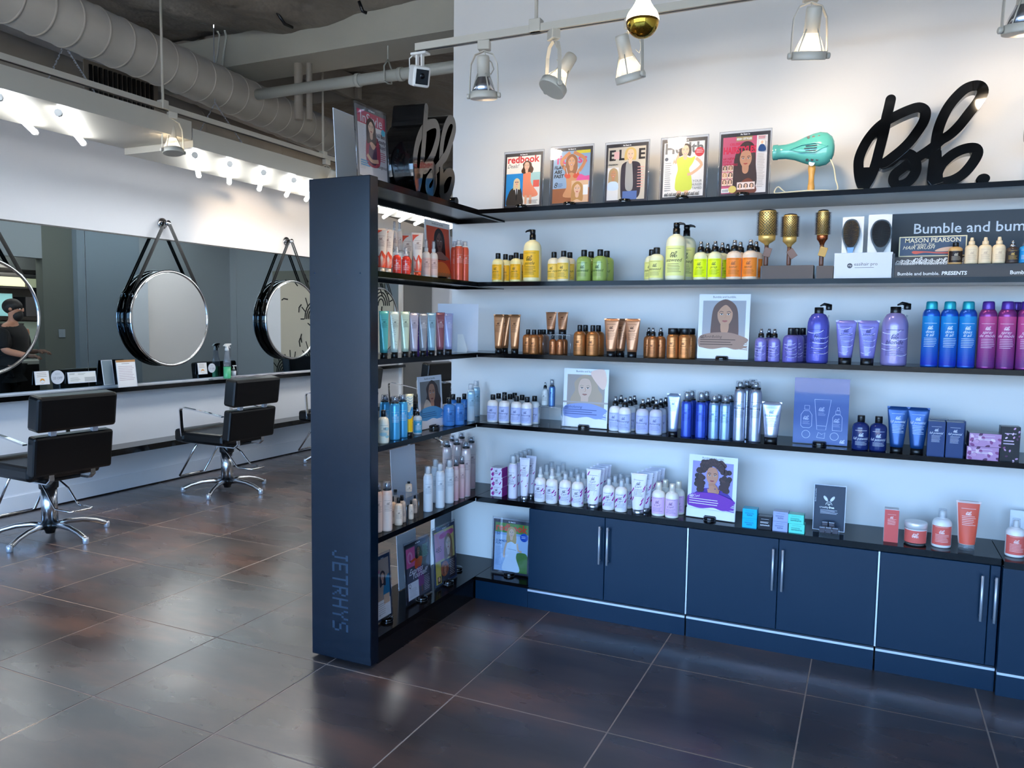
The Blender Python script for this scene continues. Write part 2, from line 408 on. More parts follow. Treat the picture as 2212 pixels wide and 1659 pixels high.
ix0 = math.floor((XS-x00)/T); ix1 = math.ceil((XR-x00)/T); iy0 = math.floor((YN-y00)/T); iy1 = math.ceil((YFAR-y00)/T)
_tiles = {}
for i in range(ix0, ix1):
    for j in range(iy0, iy1):
        a = (max(XS, x00+i*T)+.0028, max(YN, y00+j*T)+.0028); c = (min(XR, x00+(i+1)*T)-.0022, min(YFAR, y00+(j+1)*T)-.0022)
        if c[0]-a[0] < .02 or c[1]-a[1] < .02: continue
        if a[0] > XE and a[1] > 9.0: continue
        k = (round(c[0]-a[0], 4), round(c[1]-a[1], 4)); cx, cy = (a[0]+c[0])/2, (a[1]+c[1])/2
        if k in _tiles:
            o = _tiles[k].copy(); COL.objects.link(o); o.parent = floor
        else:
            hx, hy = k[0]/2, k[1]/2; bv = .0015; mb = MB()
            mb.loft([[(-hx, -hy, -.003), (hx, -hy, -.003), (hx, hy, -.003), (-hx, hy, -.003)], [(-hx, -hy, -bv), (hx, -hy, -bv), (hx, hy, -bv), (-hx, hy, -bv)],
                     [(-hx+bv, -hy+bv, 0), (hx-bv, -hy+bv, 0), (hx-bv, hy-bv, 0), (-hx+bv, hy-bv, 0)]], smooth=False)
            o = mb.build('tile', fm, floor); _tiles[k] = o
        o.location = (cx, cy, random.uniform(-.0004, .0004)); o.name = 'tile'
# ceiling: draped insulation film between the beams
cm = mat('ceiling_insulation_film', (.52, .49, .45), .5, var=(1.5, .18), bump=(3.2, .9, .08))
mb = MB(); nx, ny = 110, 160; vs = []
for j in range(ny+1):
    for i in range(nx+1):
        x = XS-.1+(XR-XS+.2)*i/nx; y = YN-.1+(YFAR-YN+.2)*j/ny
        q = .04*math.sin(2.1*x+1.3*math.sin(1.7*y))+.035*math.sin(4.9*y+2*math.sin(2.2*x))+.022*abs(math.sin(6*x+5*y+math.sin(3*y)))+.012*math.sin(13*x-9*y)
        vs.append((x, y, CEIL+.10+q))
mb.add(vs, [(j*(nx+1)+i, (j+1)*(nx+1)+i, (j+1)*(nx+1)+i+1, j*(nx+1)+i+1) for j in range(ny) for i in range(nx)], True)
struct(mb.build('ceiling', cm))
H1 = CEIL+.3
def wall(name, a, b_, m='wall'): return struct(MB().box(a, b_).build(name, M[m]))
wall('wall_left', (XS-.15, YN, -.0), (XS, YFAR, H1), 'salonwall')
wall('wall_far', (XS-.15, YFAR, -.0), (XE+1.2, YFAR+.15, H1), 'salonwall')
wall('wall_product', (-2.37, YW, 0), (XR, YW+.12, H1))
wall('wall_right', (XR, YN, 0), (XR+.15, YW+.12, H1))
# salon wall behind the product wall, with the doorway to the back room
wall('wall_salon_right', (XE, 7.86, 0), (XE+.15, YFAR, H1), 'salonwall')
M['olive'] = mat('olive_grey_paint', (.66, .65, .60), .6); M['blueg'] = mat('blue_grey_paint', (.78, .82, .86), .6)
wall('wall_salon_right_jamb', (XE, 7.39, 0), (XE+.15, 7.86, H1), 'olive')
wall('wall_salon_right_lintel', (XE, YW+.12, 2.42), (XE+.15, 7.39, H1), 'salonwall')
wall('wall_salon_right_near', (XE, YW+.12, 0), (XE+.15, 5.6, 2.42), 'salonwall')
wall('wall_salon_right_pier', (XE-.10, 7.86, 0), (XE, 8.95, 3.0), 'blueg')
br = mat('back_room_paint', (.45, .45, .45), .6)
struct(MB().box((XE+1.5, YW+.12, 0), (XE+1.6, 9.1, 3)).build('wall_back_room', br))
struct(MB().box((XE+.15, 9.0, 0), (XE+1.6, 9.1, 3)).build('wall_back_room_side', br))
struct(MB().box((XE+.15, YW+.12, 2.9), (XE+1.6, 9.1, 3)).build('ceiling_back_room', br))
# storefront behind the camera: sill, header, piers, glass panes with mullions
wall('wall_near_header', (XS-.15, YN-.15, 3.2), (XR+.15, YN, H1))
wall('wall_near_sill', (XS-.15, YN-.15, 0), (XR+.15, YN, .12))
wall('wall_near_pier', (XS-.15, YN-.15, .12), (XS+.25, YN, 3.2))
wall('wall_near_corner', (XR-.2, YN-.15, .12), (XR+.15, YN, 3.2))
fx = [XS+.25+(XR-.2-XS-.25)*i/6 for i in range(7)]
for i in range(6):
    w_ = thing(f'window_{i+1}', '', ''); del w_['label']; del w_['category']; w_['kind'] = 'structure'
    mb = MB(); a, c = fx[i], fx[i+1]
    for A, B in (((a, YN-.1, .12), (a+.035, YN-.04, 3.2)), ((c-.035, YN-.1, .12), (c, YN-.04, 3.2)), ((a+.035, YN-.1, .12), (c-.035, YN-.04, .19)), ((a+.035, YN-.1, 3.13), (c-.035, YN-.04, 3.2)), ((a+.035, YN-.1, 2.3), (c-.035, YN-.04, 2.36))): mb.box(A, B)
    mb.build('window_frame', M['blackp'], w_)
    MB().box((a+.035, YN-.073, .19), (c-.035, YN-.067, 2.3)).build('pane', M['glass'], w_)
    MB().box((a+.035, YN-.073, 2.36), (c-.035, YN-.067, 3.13)).build('pane', M['glass'], w_)
# pavement outside and palm trunks that show as reflections
struct(MB().box((-14, -22, -.16), (11, YN-.15, -.06)).build('ground', mat('pavement', (.50, .49, .47), .8, var=(2, .1))))
# baseboard line and groove of the salon wall
struct(MB().box((XS, YN, .0), (XS+.012, YFAR, .145)).build('baseboard_left', M['salonwall']))
struct(MB().box((XS, YN, .0), (XS+.016, YFAR, .012)).build('trim_1', M['blackp']))
# side panel at the foot of the product wall's end, with its dark inset
sp_ = MB(); sp_.box((-2.372, 4.0, 0), (-2.345, YW, .59)); struct(sp_.build('trim_2', M['wall']))
struct(MB().box((-2.345, 4.01, .13), (-2.341, 4.20, .53)).build('trim_3', mat('slate_panel', (.22, .28, .34), .4)))

# ================================================================== SHELVING
su = thing('shelf_unit', 'tall black side shelving unit with open shelves and broad end column', 'shelving', (XF, 2.9, 0))
L = (-XF, -2.9, 0)
def sub(o): o.location = (-su.location.x, -su.location.y, 0); return o
YC0, YC1 = 2.862, 2.925
sub(MB().rbox((XB-.008, YC0, .012), (XF, YC1, 2.232), .003, seg=1).build('end_panel', mat('satin_black_navy', (.01, .06, .115), .24, spec=.42, bump=(25, .03, .003)), su))
TH = .026
for i in (1, 2, 3, 4, 5, 6):
    z = Z[i]; mb = MB(); t = TH if i != 1 else .03
    mb.box((XB, YC1, z-.012), (XF, YW-.001, z))
    mb.box((XF-.022, YC1, z-t), (XF, YW-.001 if i in (1, 2) else YF-.002, z-.012)); mb.box((XB, YC1, z-t), (XB+.022, YW-.001, z-.012))
    mb.box((XB+.022, YW-.022, z-t), (XF-.022, YW-.001, z-.012))
    o = sub(mb.build('shelf', M['lamtop'], su))
sub(MB().box((XF-.02, YC1, .0), (XF-.004, YF+.02, Z[6]-TH)).build('plinth', M['lam'], su))
sub(MB().box((XB+.02, YC1, .0), (XB+.035, YW, Z[6]-TH)).build('plinth', M['lam'], su))
# dot matrix name on the end panel, reading downwards
G5 = {'J': '..###|...#.|...#.|...#.|...#.|#..#.|.##..', 'E': '#####|#....|#....|####.|#....|#....|#####', 'T': '#####|..#..|..#..|..#..|..#..|..#..|..#..', 'R': '####.|#...#|#...#|####.|#.#..|#..#.|#...#',
      'H': '#...#|#...#|#...#|#####|#...#|#...#|#...#', 'Y': '#...#|#...#|.#.#.|..#..|..#..|..#..|..#..', 'S': '.####|#....|#....|.###.|....#|....#|####.'}
mb = MB(); zt = P(735, 1190, 'y', YC0).z; zb_ = P(735, 1368, 'y', YC0).z; xl = P(718, 1280, 'y', YC0).x; xr = P(752, 1280, 'y', YC0).x
step = (zt-zb_)/7; cx_ = (xr-xl)/7; cz_ = step*.80/5
for li, ch in enumerate('JETRHYS'):
    for r_, row in enumerate(G5[ch].split('|')):
        for c_, q in enumerate(row):
            if q != '#': continue
            X0 = xr-(r_+1)*cx_; Z0 = zt-li*step-c_*cz_
            for a in range(3):
                for b_ in range(3):
                    x = X0+cx_*(a+.2)/3; z = Z0-cz_*(b_+.2)/3; d = cx_*.17; e_ = cz_*.17
                    mb.add([(x, YC0-.0006, z-e_*1.2), (x+d*1.4, YC0-.0006, z-e_*1.2), (x+d*1.4, YC0-.0006, z), (x, YC0-.0006, z)], [(0, 1, 2, 3)])
o = sub(mb.build('lettering', mat('pale_dot_lettering', (.22, .30, .38), .5), su)); o['label'] = 'dotted grey lettering JETRHYS'
for px in (680, 730, 778):
    p = P(px, 590, 'y', YC0); sub(MB().lathe([(.004, 0), (.003, .0015)], 8, Matrix.Translation((p.x, YC0, p.z)) @ Matrix.Rotation(PI/2, 4, 'X')).build('screw_cover', M['navy'], su))

names = {1: 'top', 2: 'second', 3: 'third', 4: 'fourth'}
for i in (1, 2, 3, 4):
    z = Z[i]; mb = MB()
    mb.box((XF+.003, YF, z-.024), (XR, YW-.001, z))
    o = mb.build('wall_shelf', M['lamtop']); tag(o, f'long black glossy wall shelf, {names[i]} one counted from the ceiling', 'shelf')
# counter, cubby floor, cabinets
DX = [-1.678, -1.235, -.795, -.355, .085, .525]
o = MB().box((XF+.003, YF, Z[5]-.03), (.565, YW-.001, Z[5])).build('countertop', M['lamtop']); tag(o, 'black glossy countertop running over the navy base cabinets', 'countertop')
cb = thing('base_cabinet', 'low open cubby base at the inside corner left of navy doors', 'cabinet', (-1.85, 4.05, 0))
def cl(o, c): o.location = (-c.location.x, -c.location.y, 0); return o
cl(MB().box((XF+.003, YF, Z[6]-.02), (DX[0]-.002, YW-.001, Z[6])).build('shelf', M['lamtop'], cb), cb)
cl(MB().box((XF+.003, YF+.004, 0), (DX[0]-.002, YF+.022, Z[6]-.02)).build('plinth', M['navy'], cb), cb)
def cabinet(x0, x1, label, doors):
    c = thing('base_cabinet', label, 'cabinet', ((x0+x1)/2, 4.05, 0), 0, 'navy base cabinets under the counter')
    cl(MB().box((x0, YF+.02, Z[6]-.02), (x1, YW-.001, Z[5]-.031)).build('body', M['navy'], c), c)
    cl(MB().box((x0, YF+.004, 0), (x1, YF+.019, Z[6]-.035)).build('plinth', M['navy'], c), c)
    cl(MB().box((x0, YF-.002, Z[6]-.033), (x1, YF+.019, Z[6]-.022)).build('edge_strip', M['steel'], c), c)
    for (a, b_, hx) in doors:
        d = cl(MB().rbox((a+.0015, YF, Z[6]-.012), (b_-.0015, YF+.019, Z[5]-.034), .0015, seg=1).build('door', M['navy'], c), c)
        if hx is not None:
            zt_, zb2 = .522, .318
            h = MB(); h.tube([(hx, YF-.028, zb2), (hx, YF-.028, zt_)], .0058, 10); h.tube([(hx, YF-.028, zb2+.018), (hx, YF+.001, zb2+.018)], .004, 8); h.tube([(hx, YF-.028, zt_-.018), (hx, YF+.001, zt_-.018)], .004, 8)
            h.build('handle', M['steel'], d)
    return c
cabinet(DX[0], DX[2]-.004, 'navy two-door cabinet beside the corner cubby, slim bar handles at its middle', [(DX[0], DX[1], DX[1]-.022), (DX[1], DX[2]-.004, DX[1]+.022)])
cabinet(DX[2]+.004, DX[4]-.004, 'middle navy two-door cabinet between two pale vertical strips', [(DX[2]+.004, DX[3], DX[3]-.022), (DX[3], DX[4]-.004, DX[3]+.022)])
cabinet(DX[4]+.004, .565, 'rightmost navy cabinet with bar handles near the projecting end cabinet', [(DX[4]+.004, DX[5], DX[5]-.03), (DX[5], .565, DX[5]+.022)])
for k, x in enumerate((DX[2], DX[4])):
    o = MB().box((x-.0035, YF-.001, Z[6]-.012), (x+.0035, YF+.019, Z[5]-.034)).build('divider_strip', M['steel'])
    tag(o, ['pale vertical metal strip between left and middle navy cabinets', 'pale vertical metal strip between middle and rightmost navy cabinets'][k], 'strip')
c = thing('base_cabinet', 'navy end cabinet standing slightly proud at far right', 'cabinet', (1.6, 4.0, 0))
cl(MB().box((.568, YF-.035, Z[6]-.02), (XR, YW-.001, Z[5]-.031)).build('body', M['navy'], c), c)
cl(MB().box((.568, YF-.03, 0), (XR, YF-.01, Z[6]-.035)).build('plinth', M['navy'], c), c)
cl(MB().box((.568, YF-.037, Z[6]-.033), (XR, YF-.01, Z[6]-.022)).build('edge_strip', M['steel'], c), c)
cl(MB().box((.568, YF-.04, Z[5]-.03), (XR, YW-.001, Z[5])).build('top', M['lamtop'], c), c)
# ================================================================== SALON SIDE
# ---- ceiling beam, ducts, pipes
z0 = 3.655
bl = P(300, 178, 'z', z0); yb = P(700, 113, 'z', z0).y
t = tag(MB().box((XS, yb, z0), (XR, yb+.012, CEIL+.12)).box((XS, yb-.06, z0-.015), (XR, yb+.34, z0)).box((XS, yb+.13, z0), (XR, yb+.15, CEIL+.12)).build('ceiling_beam', M['beam']), 'deep grey steel beam crossing under the draped ceiling', 'beam')
def duct(label, A, B, r, m, rings, extra=None):
    A, B = Vector(A), Vector(B); d = (B-A); L_ = d.length; d.normalize()
    q = Vector((0, 0, 1)).rotation_difference(d).to_matrix().to_4x4(); t = thing('air_duct', label, 'duct', A)
    MB().lathe([(r, 0), (r, L_)], 40, q).build('duct_body', m, t)
    for k in range(rings):
        s_ = L_*(k+.5)/rings; MB().lathe([(r, s_-.008), (r+.006, s_-.004), (r+.006, s_+.004), (r, s_+.008)], 40, q).build('seam_ring', m, t)
    return t, q
A = P(0, -19, 'z', 3.45); B = P(690, 286, 'z', 3.45)
A2 = A-(B-A)*.8; B2 = B+(B-A)*.95
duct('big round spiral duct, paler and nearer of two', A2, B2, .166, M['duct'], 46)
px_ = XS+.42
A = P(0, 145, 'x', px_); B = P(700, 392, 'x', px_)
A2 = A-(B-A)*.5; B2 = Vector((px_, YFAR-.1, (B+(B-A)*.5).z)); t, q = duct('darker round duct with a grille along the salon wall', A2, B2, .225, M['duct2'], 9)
g0 = P(262, 195, 'x', px_+.25); gm = MB()
for k in range(14):
    y = g0.y-.28+k*.043; MB().box((px_+.245-A2.x, y-A2.y, g0.z-.14-A2.z), (px_+.262-A2.x, y+.02-A2.y, g0.z+.12-A2.z)).build('grille_slat', M['blackp'], t)
MB().box((px_+.235-A2.x, g0.y-.32-A2.y, g0.z-.17-A2.z), (px_+.246-A2.x, g0.y+.36-A2.y, g0.z+.15-A2.z)).build('grille_plate', M['duct2'], t)
pp0 = P(602, 198, 'z', 3.42); pp1 = P(975, 130, 'z', 3.42)
pt = thing('ceiling_pipe', 'pale grey sprinkler pipe crossing behind the beam', 'pipe', (pp0.x, pp0.y, pp0.z))
o = MB().tube([(-.22, 0, 0), (XE-pp0.x, 0, 0)], .042, 16).build('pipe', M['pipe'], pt)
for px in (770, 862):
    x = P(px, 165, 'y', pp0.y).x-pp0.x; MB().tube([(x, 0, 0), (x+.035, 0, 0)], .05, 16).build('coupling', M['pipe'], pt)
x = P(838, 150, 'y', pp0.y).x-pp0.x
MB().tube([(x, -.048, -.045), (x, -.05, .06), (x, 0, .12), (x, .05, .06), (x, .048, -.045), (x, 0, -.055), (x, -.048, -.045)], .006, 6).tube([(x, 0, .12), (x, 0, .6)], .005, 6).build('hanger', M['pipe'], pt)
# second smaller pipe tubes and conduits
for k, (a, b_) in enumerate([((470, 60), (488, 20)), ((480, 62), (500, 22))]): pass
cx0 = P(472, 50, 'y', yb-.07)
o = MB().tube([P(262, -30, 'y', yb-.5), P(330, 5, 'y', yb-.5), P(385, 35, 'y', yb-.45), P(440, 50, 'y', yb-.3), P(463, 58, 'y', yb-.1), P(474, 75, 'y', yb-.075), P(471, 110, 'y', yb-.075), P(464, 150, 'y', yb-.075)], .008, 6).build('conduit', M['pipe']); tag(o, 'thin grey conduit looping down over the beam, left one', 'conduit')
o = MB().tube([P(474, 64, 'y', yb-.09), P(484, 60, 'y', yb-.09), P(489, 80, 'y', yb-.08), P(484, 110, 'y', yb-.08), P(480, 146, 'y', yb-.08)], .009, 6).build('conduit', M['pipe']); tag(o, 'thin grey conduit bending down the beam face, right one', 'conduit')
# insulation seam straps
for k, (a, b_) in enumerate([((598, 26), (632, 60)), ((775, 2), (792, 28))]):
    p0, p1 = P(*a, 'z', CEIL+.07), P(*b_, 'z', CEIL+.0); o = MB().tube([p0, (p0+p1)/2+Vector((0, 0, -.03)), p1], .012, 6).build('strap', M['blackp']); tag(o, ['black strap on the draped ceiling left of centre', 'black strap on the draped ceiling above the beam, right'][k], 'strap')
# far roof frame hatch: boxy rafters seen past the beam
rf = thing('roof_hatch', 'open roof frame with rafters behind the beam', 'hatch', P(590, 165, 'z', 3.75))
bb_ = rf.location
for k in range(3): MB().box((-.9+k*.55, -.5, .0), (-.84+k*.55, .9, .22)).build('rafter', M['duct2'], rf)
for k in range(2): MB().box((-.9, -.5+k*1.35, .0), (.30, -.44+k*1.35, .22)).build('cross_member', M['duct2'], rf)
for k, px in enumerate((645, 668)):
    p = P(px, 190, 'z', 3.45); o = MB().tube([(p.x, p.y, 3.2), (p.x, p.y, CEIL+.1)], .035-.01*k, 10).build('riser_pipe', M['duct2']); tag(o, ['upright brownish riser pipe behind the beam, thicker left one', 'upright brownish riser pipe behind the beam, thinner right one'][k], 'pipe')

# ---- light boxes with diagonal tubes over the mirrors
def lightbox(label, y0, y1, zb, xa, xb, tubes, hangs):
    t = thing('light_box', label, 'light', ((xa+xb)/2, y0, zb)); Lo = Vector(t.location); mb = MB()
    def R_(a, b_): mb.box(Vector(a)-Lo, Vector(b_)-Lo)
    R_((xa, y0, zb), (xb, y1, zb+.13))
    mb.build('housing', M['cream'], t)
    for y in tubes:
        a = Vector((xb-.06, y, zb-.04)); b_ = Vector((xa+.05, y+(xb-xa)-.11, zb-.04))
        g = MB().tube([a-Lo, b_-Lo], .019, 10).build('fluorescent_tube', M['tube'], t)
        d = (b_-a).normalized()
        for e_, q in ((a, -1), (b_, 1)): MB().tube([e_+d*q*.002-Lo, e_+d*q*.035-Lo], .022, 8).build('lamp_holder', M['white'], g)
    for y in hangs:
        for s_ in (xa+.05, xb-.05):
            p = Vector((s_, y, zb+.12))-Lo; apex = Vector(((xa+xb)/2, y, zb+.48))-Lo; mb = MB(); n_ = 22
            for k in range(n_):
                c0 = p+(apex-p)*(k/n_); c1 = p+(apex-p)*((k+1.3)/n_); dd = (c1-c0); o_ = Vector((0, .006, 0)) if k % 2 else Vector((.004, 0, .004))
                mb.tube([c0-o_*.5, c0+o_, c1+o_, c1-o_], .0028, 4)
            mb.build('chain', M['steel'], t)
        apex = Vector(((xa+xb)/2, y, zb+.48))-Lo; mb = MB()
        mb.tube([apex, apex+Vector((0, 0, CEIL+.1-zb-.48))], .004, 6); mb.build('hanger_rod', M['steel'], t)
    return t
# near box A hangs a little higher than box B
xa, xb = P(228, 325, 'z', 2.80).x, P(417, 318, 'z', 2.80).x
yB = P(417, 318, 'z', 2.80).y
tubesB = [P(px, py, 'x', xb-.06).y for px, py in ((421, 322), (496, 343), (569, 359), (634, 377))]
d1 = tubesB[1]-tubesB[0]
tb = tubesB+[tubesB[0]+d1*k for k in range(4, 14)]
lightbox('long white light box of diagonal tubes beside the end panel', yB, yB+d1*14+.2, 2.80, xa, xb, tb, [yB+.55, yB+3.2, yB+5.2])
xa2, xb2 = xa, xb
tubesA = [P(px, py, 'x', xb-.06).y for px, py in ((0, 213), (128, 247))]
lightbox('white light box of diagonal tubes at the far left edge', tubesA[0]-d1*3-.3, yB-.01, 2.845, xa2, xb2, [tubesA[0]-d1*k for k in (3, 2, 1)]+tubesA, [tubesA[0]-.4, tubesA[1]+.25])
xe0, ye0 = -2.75, 5.2  # added tube light out of direct view, brightens the mirrored wall and mural
lightbox('white light box of diagonal tubes on the salon\'s other side, seen in mirrors', ye0, 10.4, 3.05, xe0, xe0+.85, [ye0+.3+k*.62 for k in range(7)], [ye0+.6, ye0+4.2])

# ---- track lighting
def track_head(label, p, tilt, az, lit, spot=None, group=None, cone=2.0, power=60, col=(1, .78, .55)):
    """p = point on the track's underside; the lamp hangs in an arched yoke"""
    t = thing('track_spotlight', label, 'spotlight', p, az, group)
    MB().rbox((-.03, -.022, -.045), (.03, .022, .0), .004).build('adapter', M['cream'], t)
    arch = [(-.072, 0, -.27), (-.070, 0, -.17), (-.066, 0, -.11), (-.045, 0, -.065), (0, 0, -.048), (.045, 0, -.065), (.066, 0, -.11), (.070, 0, -.17), (.072, 0, -.27)]
    MB().tube(arch, .01, flat=(.018, .004)).build('yoke', M['cream'], t)
    Q = Matrix.Translation((0, 0, -.262)) @ Matrix.Rotation(tilt, 4, 'X')
    MB().lathe([(.066, -.016), (.068, -.012), (.068, .016), (.062, .017), (.060, -.014)], 24, Q).build('ring', M['cream'], t)
    MB().lathe([(.062, .012), (.045, .055), (.030, .085), (.028, .09)], 20, Q).build('reflector_lamp', M['lampglass'] if lit else M['alu'], t)
    MB().lathe([(.031, .085), (.031, .175), (.028, .185), (0, .186)], 20, Q).build('lamp_can', M['cream'], t)
    e_ = MB().lathe([(.0, -.013), (.058, -.010), (.060, -.004), (.0, -.003)], 20, Q).build('lens', M['lens'] if lit else M['lensdim'], t)
    for k in range(4):
        a = k*PI/2+.6; MB().tube([Q @ Vector((.064*math.cos(a), .064*math.sin(a), .014)), Q @ Vector((.031*math.cos(a), .031*math.sin(a), .10))], .003, 5).build('strut', M['cream'], t)
    for s_ in (-1, 1): MB().lathe([(.013, 0), (.013, .012), (.010, .015)], 12, Matrix.Translation((s_*.070, 0, -.262)) @ Matrix.Rotation(s_*PI/2, 4, 'Y')).build('knob', M['cream'], t)
    MB().tube([(.0, 0, -.045), (.012, .01, -.08), (.035, .015, -.10), (.045, .02, -.13), (.03, .02, -.155), (.02, .01, -.14)], .003, 6).build('cord', M['cream'], t)
    if spot is not None:
        l = bpy.data.lights.new('spot_lamp', 'SPOT'); l.energy = power; l.spot_size = cone; l.spot_blend = .9; l.color = col; l.shadow_soft_size = .05
        o = bpy.data.objects.new('spot_lamp', l); COL.objects.link(o)
        Rz = Matrix.Rotation(az, 4, 'Z'); pos = Vector(p)+Rz @ (Q @ Vector((0, 0, -.025))); o.location = pos
        o.rotation_euler = (Vector(spot)-pos).to_track_quat('-Z', 'Y').to_euler()
    return t
YT = 3.5
tA = P(900, 108, 'y', YT); zt1 = (tA.z+P(1640, 0, 'y', YT).z)/2
def rail(name, label, A, B, stems, axis):
    t = thing(name, label, 'track', A); L_ = Vector(B)-Vector(A); mb = MB(); w_ = .018
    if axis == 'x': mb.box((0, -w_, 0), (L_.x, w_, .035)); lip = MB().box((0, -.006, -.002), (L_.x, .006, .001))
    else: mb.box((-w_, 0, 0), (w_, L_.y, .035)); lip = MB().box((-.006, 0, -.002), (.006, L_.y, .001))
    mb.build('rail', M['cream'], t); lip.build('slot', M['blackp'], t)
    for s_ in stems:
        q = Vector((s_, 0, 0)) if axis == 'x' else Vector((0, s_, 0))
        MB().rbox(q+Vector((-.03, -.024, .0)), q+Vector((.03, .024, .06)), .004).build('stem_coupler', M['cream'], t)
        MB().tube([q+Vector((0, 0, .06)), q+Vector((0, 0, CEIL+.15-A[2]))], .009, 8).build('stem', M['cream'], t)
    return t
x_end = 2.8
rail('track_rail', 'cream track rail above the product shelves', (tA.x, YT, zt1), (x_end, YT, zt1), [P(1158, 60, 'y', YT).x-tA.x, P(1158, 60, 'y', YT).x-tA.x+1.5], 'x')
def hx(px, py): return P(px, py, 'y', YT).x
track_head('unlit cream track spotlight nearest the white security camera', (hx(1046, 100), YT, zt1), .12, .25, False, (-1.7, 4.2, 2.3), power=10, cone=2.3)
track_head('cream track spotlight glowing toward the camera, left of gold bulb', (hx(1196, 78), YT, zt1), -.55, -.75, True, (-1.3, 2.1, .2), power=40)
track_head('cream track spotlight partly behind the gold-tipped bulb', (hx(1365, 40), YT, zt1), .35, -.5, True, (-.75, 4.2, 2.3), power=11, cone=2.3)
track_head('cream track spotlight hanging right of the gold-tipped bulb', (hx(1752, 0), YT, zt1), .3, .35, True, (.1, 4.2, 2.4), power=12, cone=2.3)
track_head('cream track spotlight cut by the right picture edge', (hx(2215, -40), YT, zt1), .15, .3, False, (.9, 4.2, 2.4), power=12, cone=2.3)
# security camera at the rail's end
cp = P(906, 128, 'y', YT)
sc_ = thing('security_camera', 'small white cube security camera clamped under the rail end', 'camera', (cp.x, YT, zt1-.01))
MB().rbox((-.04, -.025, -.012), (.05, .025, .0), .003).build('mount_plate', M['white'], sc_)
for s_ in (-.012, .018): MB().box((s_-.004, -.012, -.075), (s_+.004, .012, -.012)).build('bracket_arm', M['white'], sc_)
Q = Matrix.Translation((0, 0, -.115)) @ Matrix.Rotation(.85, 4, 'Z') @ Matrix.Rotation(.35, 4, 'X')
MB().rbox((-.045, -.05, -.05), (.045, .05, .05), .012, Q).build('housing', M['white'], sc_)
MB().rbox((-.033, -.053, -.036), (.033, -.049, .036), .0018, Q).build('face', M['blackp'], sc_)
MB().lathe([(.014, 0), (.012, .002), (0, .002)], 16, Q @ Matrix.Translation((0, -.053, .004)) @ Matrix.Rotation(PI/2, 4, 'X')).build('lens', mat('lens_glass', (.09, .07, .07), .05), sc_)
MB().tube([(-.03, 0, 0), (-.06, 0, -.02), (-.065, .01, -.06), (-.03, .045, -.10)], .003, 6).build('cable', M['white'], sc_)
# salon track, parallel to the salon wall
zt2 = 3.0
r0 = P(0, 130, 'z', zt2); r1 = P(725, 350, 'z', zt2); xt = (r0.x+r1.x)/2
ys = [P(352, 232, 'x', xt).y, P(698, 340, 'x', xt).y]
rail('track_rail', 'thin cream track rail running along the salon below the ducts', (xt, -1.0, zt2), (xt, 9.5, zt2), [ys[0]+1.0, ys[1]+1.0, ys[0]*2-ys[1]+1], 'y')
track_head('cream track spotlight below the salon rail stem, centre left', (xt, P(372, 252, 'x', xt).y, zt2), -.15, 1.2, True, (-4.4, 3.9, 0), power=110, cone=1.3)
track_head('cream track spotlight half hidden behind the end panel top', (xt, P(705, 345, 'x', xt).y, zt2), .5, 1.5, True, (XS, 7.0, 2.45), power=120, cone=1.3)
track_head('added cream track spotlight farther left, unseen past the picture edge', (xt, P(372, 252, 'x', xt).y-2.2, zt2), .1, 1.2, True, (-4.0, 1.8, 0), power=110, cone=1.3)  # unseen extra head, added for more light in the salon
# gold-tipped globe bulb near the camera
bp_ = P(1388, 46, 'y', 1.95); gb = thing('light_bulb', 'glowing bulb with a gold mirrored lower half', 'bulb', (bp_.x, bp_.y, bp_.z))
R0 = .041
prof = [(0, -R0)]+[(R0*math.cos(a), R0*math.sin(a)) for a in [(-80+k*10)*PI/180 for k in range(0, 9)]]
MB().lathe(prof, 28).build('gold_cap', mat('gold_mirror', (.83, .62, .22), .08, metal=1), gb)
prof = [(R0, .0)]+[(R0*math.cos(a), R0*math.sin(a)) for a in [(10+k*9)*PI/180 for k in range(0, 5)]]+[(.021, .042), (.0165, .052), (.0155, .062)]
MB().lathe(prof, 28).build('glass', emat('bulb_glow', (1, .80, .48), 5.5), gb)
MB().lathe([(.0175, .060), (.0185, .066), (.0185, .10), (.015, .105)], 20).build('socket', mat('bronze_socket', (.35, .18, .13), .3, metal=.8), gb)
MB().tube([(0, 0, .10), (0, 0, CEIL-bp_.z)], .003, 6).build('cord', M['blackp'], gb)

# ---- salon wall: tinted mirror panels, ledge, foot shelf
ms = [1.08, 2.835, 4.59, 6.35, 8.1, 9.5]; ZM0, ZM1 = .985, 2.333
mw_ = thing('wall_mirror', 'long dark tinted wall mirror behind the round mirrors', 'mirror', (XS, 2.8, ZM0))
for a, b_ in zip(ms, ms[1:]):
    MB().box((.001, a+.003-2.8, 0), (.007, b_-.003-2.8, ZM1-ZM0)).build('mirror_panel', M['tint'], mw_)
MB().box((.0, ms[0]-2.8, ZM1-ZM0), (.012, ms[-1]-2.8, ZM1-ZM0+.012)).build('top_trim', M['blackp'], mw_)
xl_ = P(0, 866, 'z', .93).x
o = MB().box((XS, 1.08, .925), (XS+.13, YFAR-1.5, .965)).build('ledge', M['lam']); tag(o, 'narrow black ledge running below the tinted wall mirror', 'ledge')
o = MB().box((XS+.013, 4.35, .385), (XS+.26, YFAR-1.5, .44)).build('foot_shelf', M['lam']); tag(o, 'low dark shelf running along the salon wall behind the chairs', 'shelf')
# panels at the salon wall's far end
o = MB().box((XS, 9.52, .1), (XS+.05, 9.56, 2.9)).build('divider_post', M['white']); tag(o, 'white upright edge at the end of the tinted mirror', 'post')
o = MB().box((XS, 9.60, .1), (XS+.04, 10.38, 2.7)).build('wall_panel', mat('warm_grey_panel', (.50, .49, .48), .45)); tag(o, 'plain grey wall panel seen through the side shelves', 'panel')
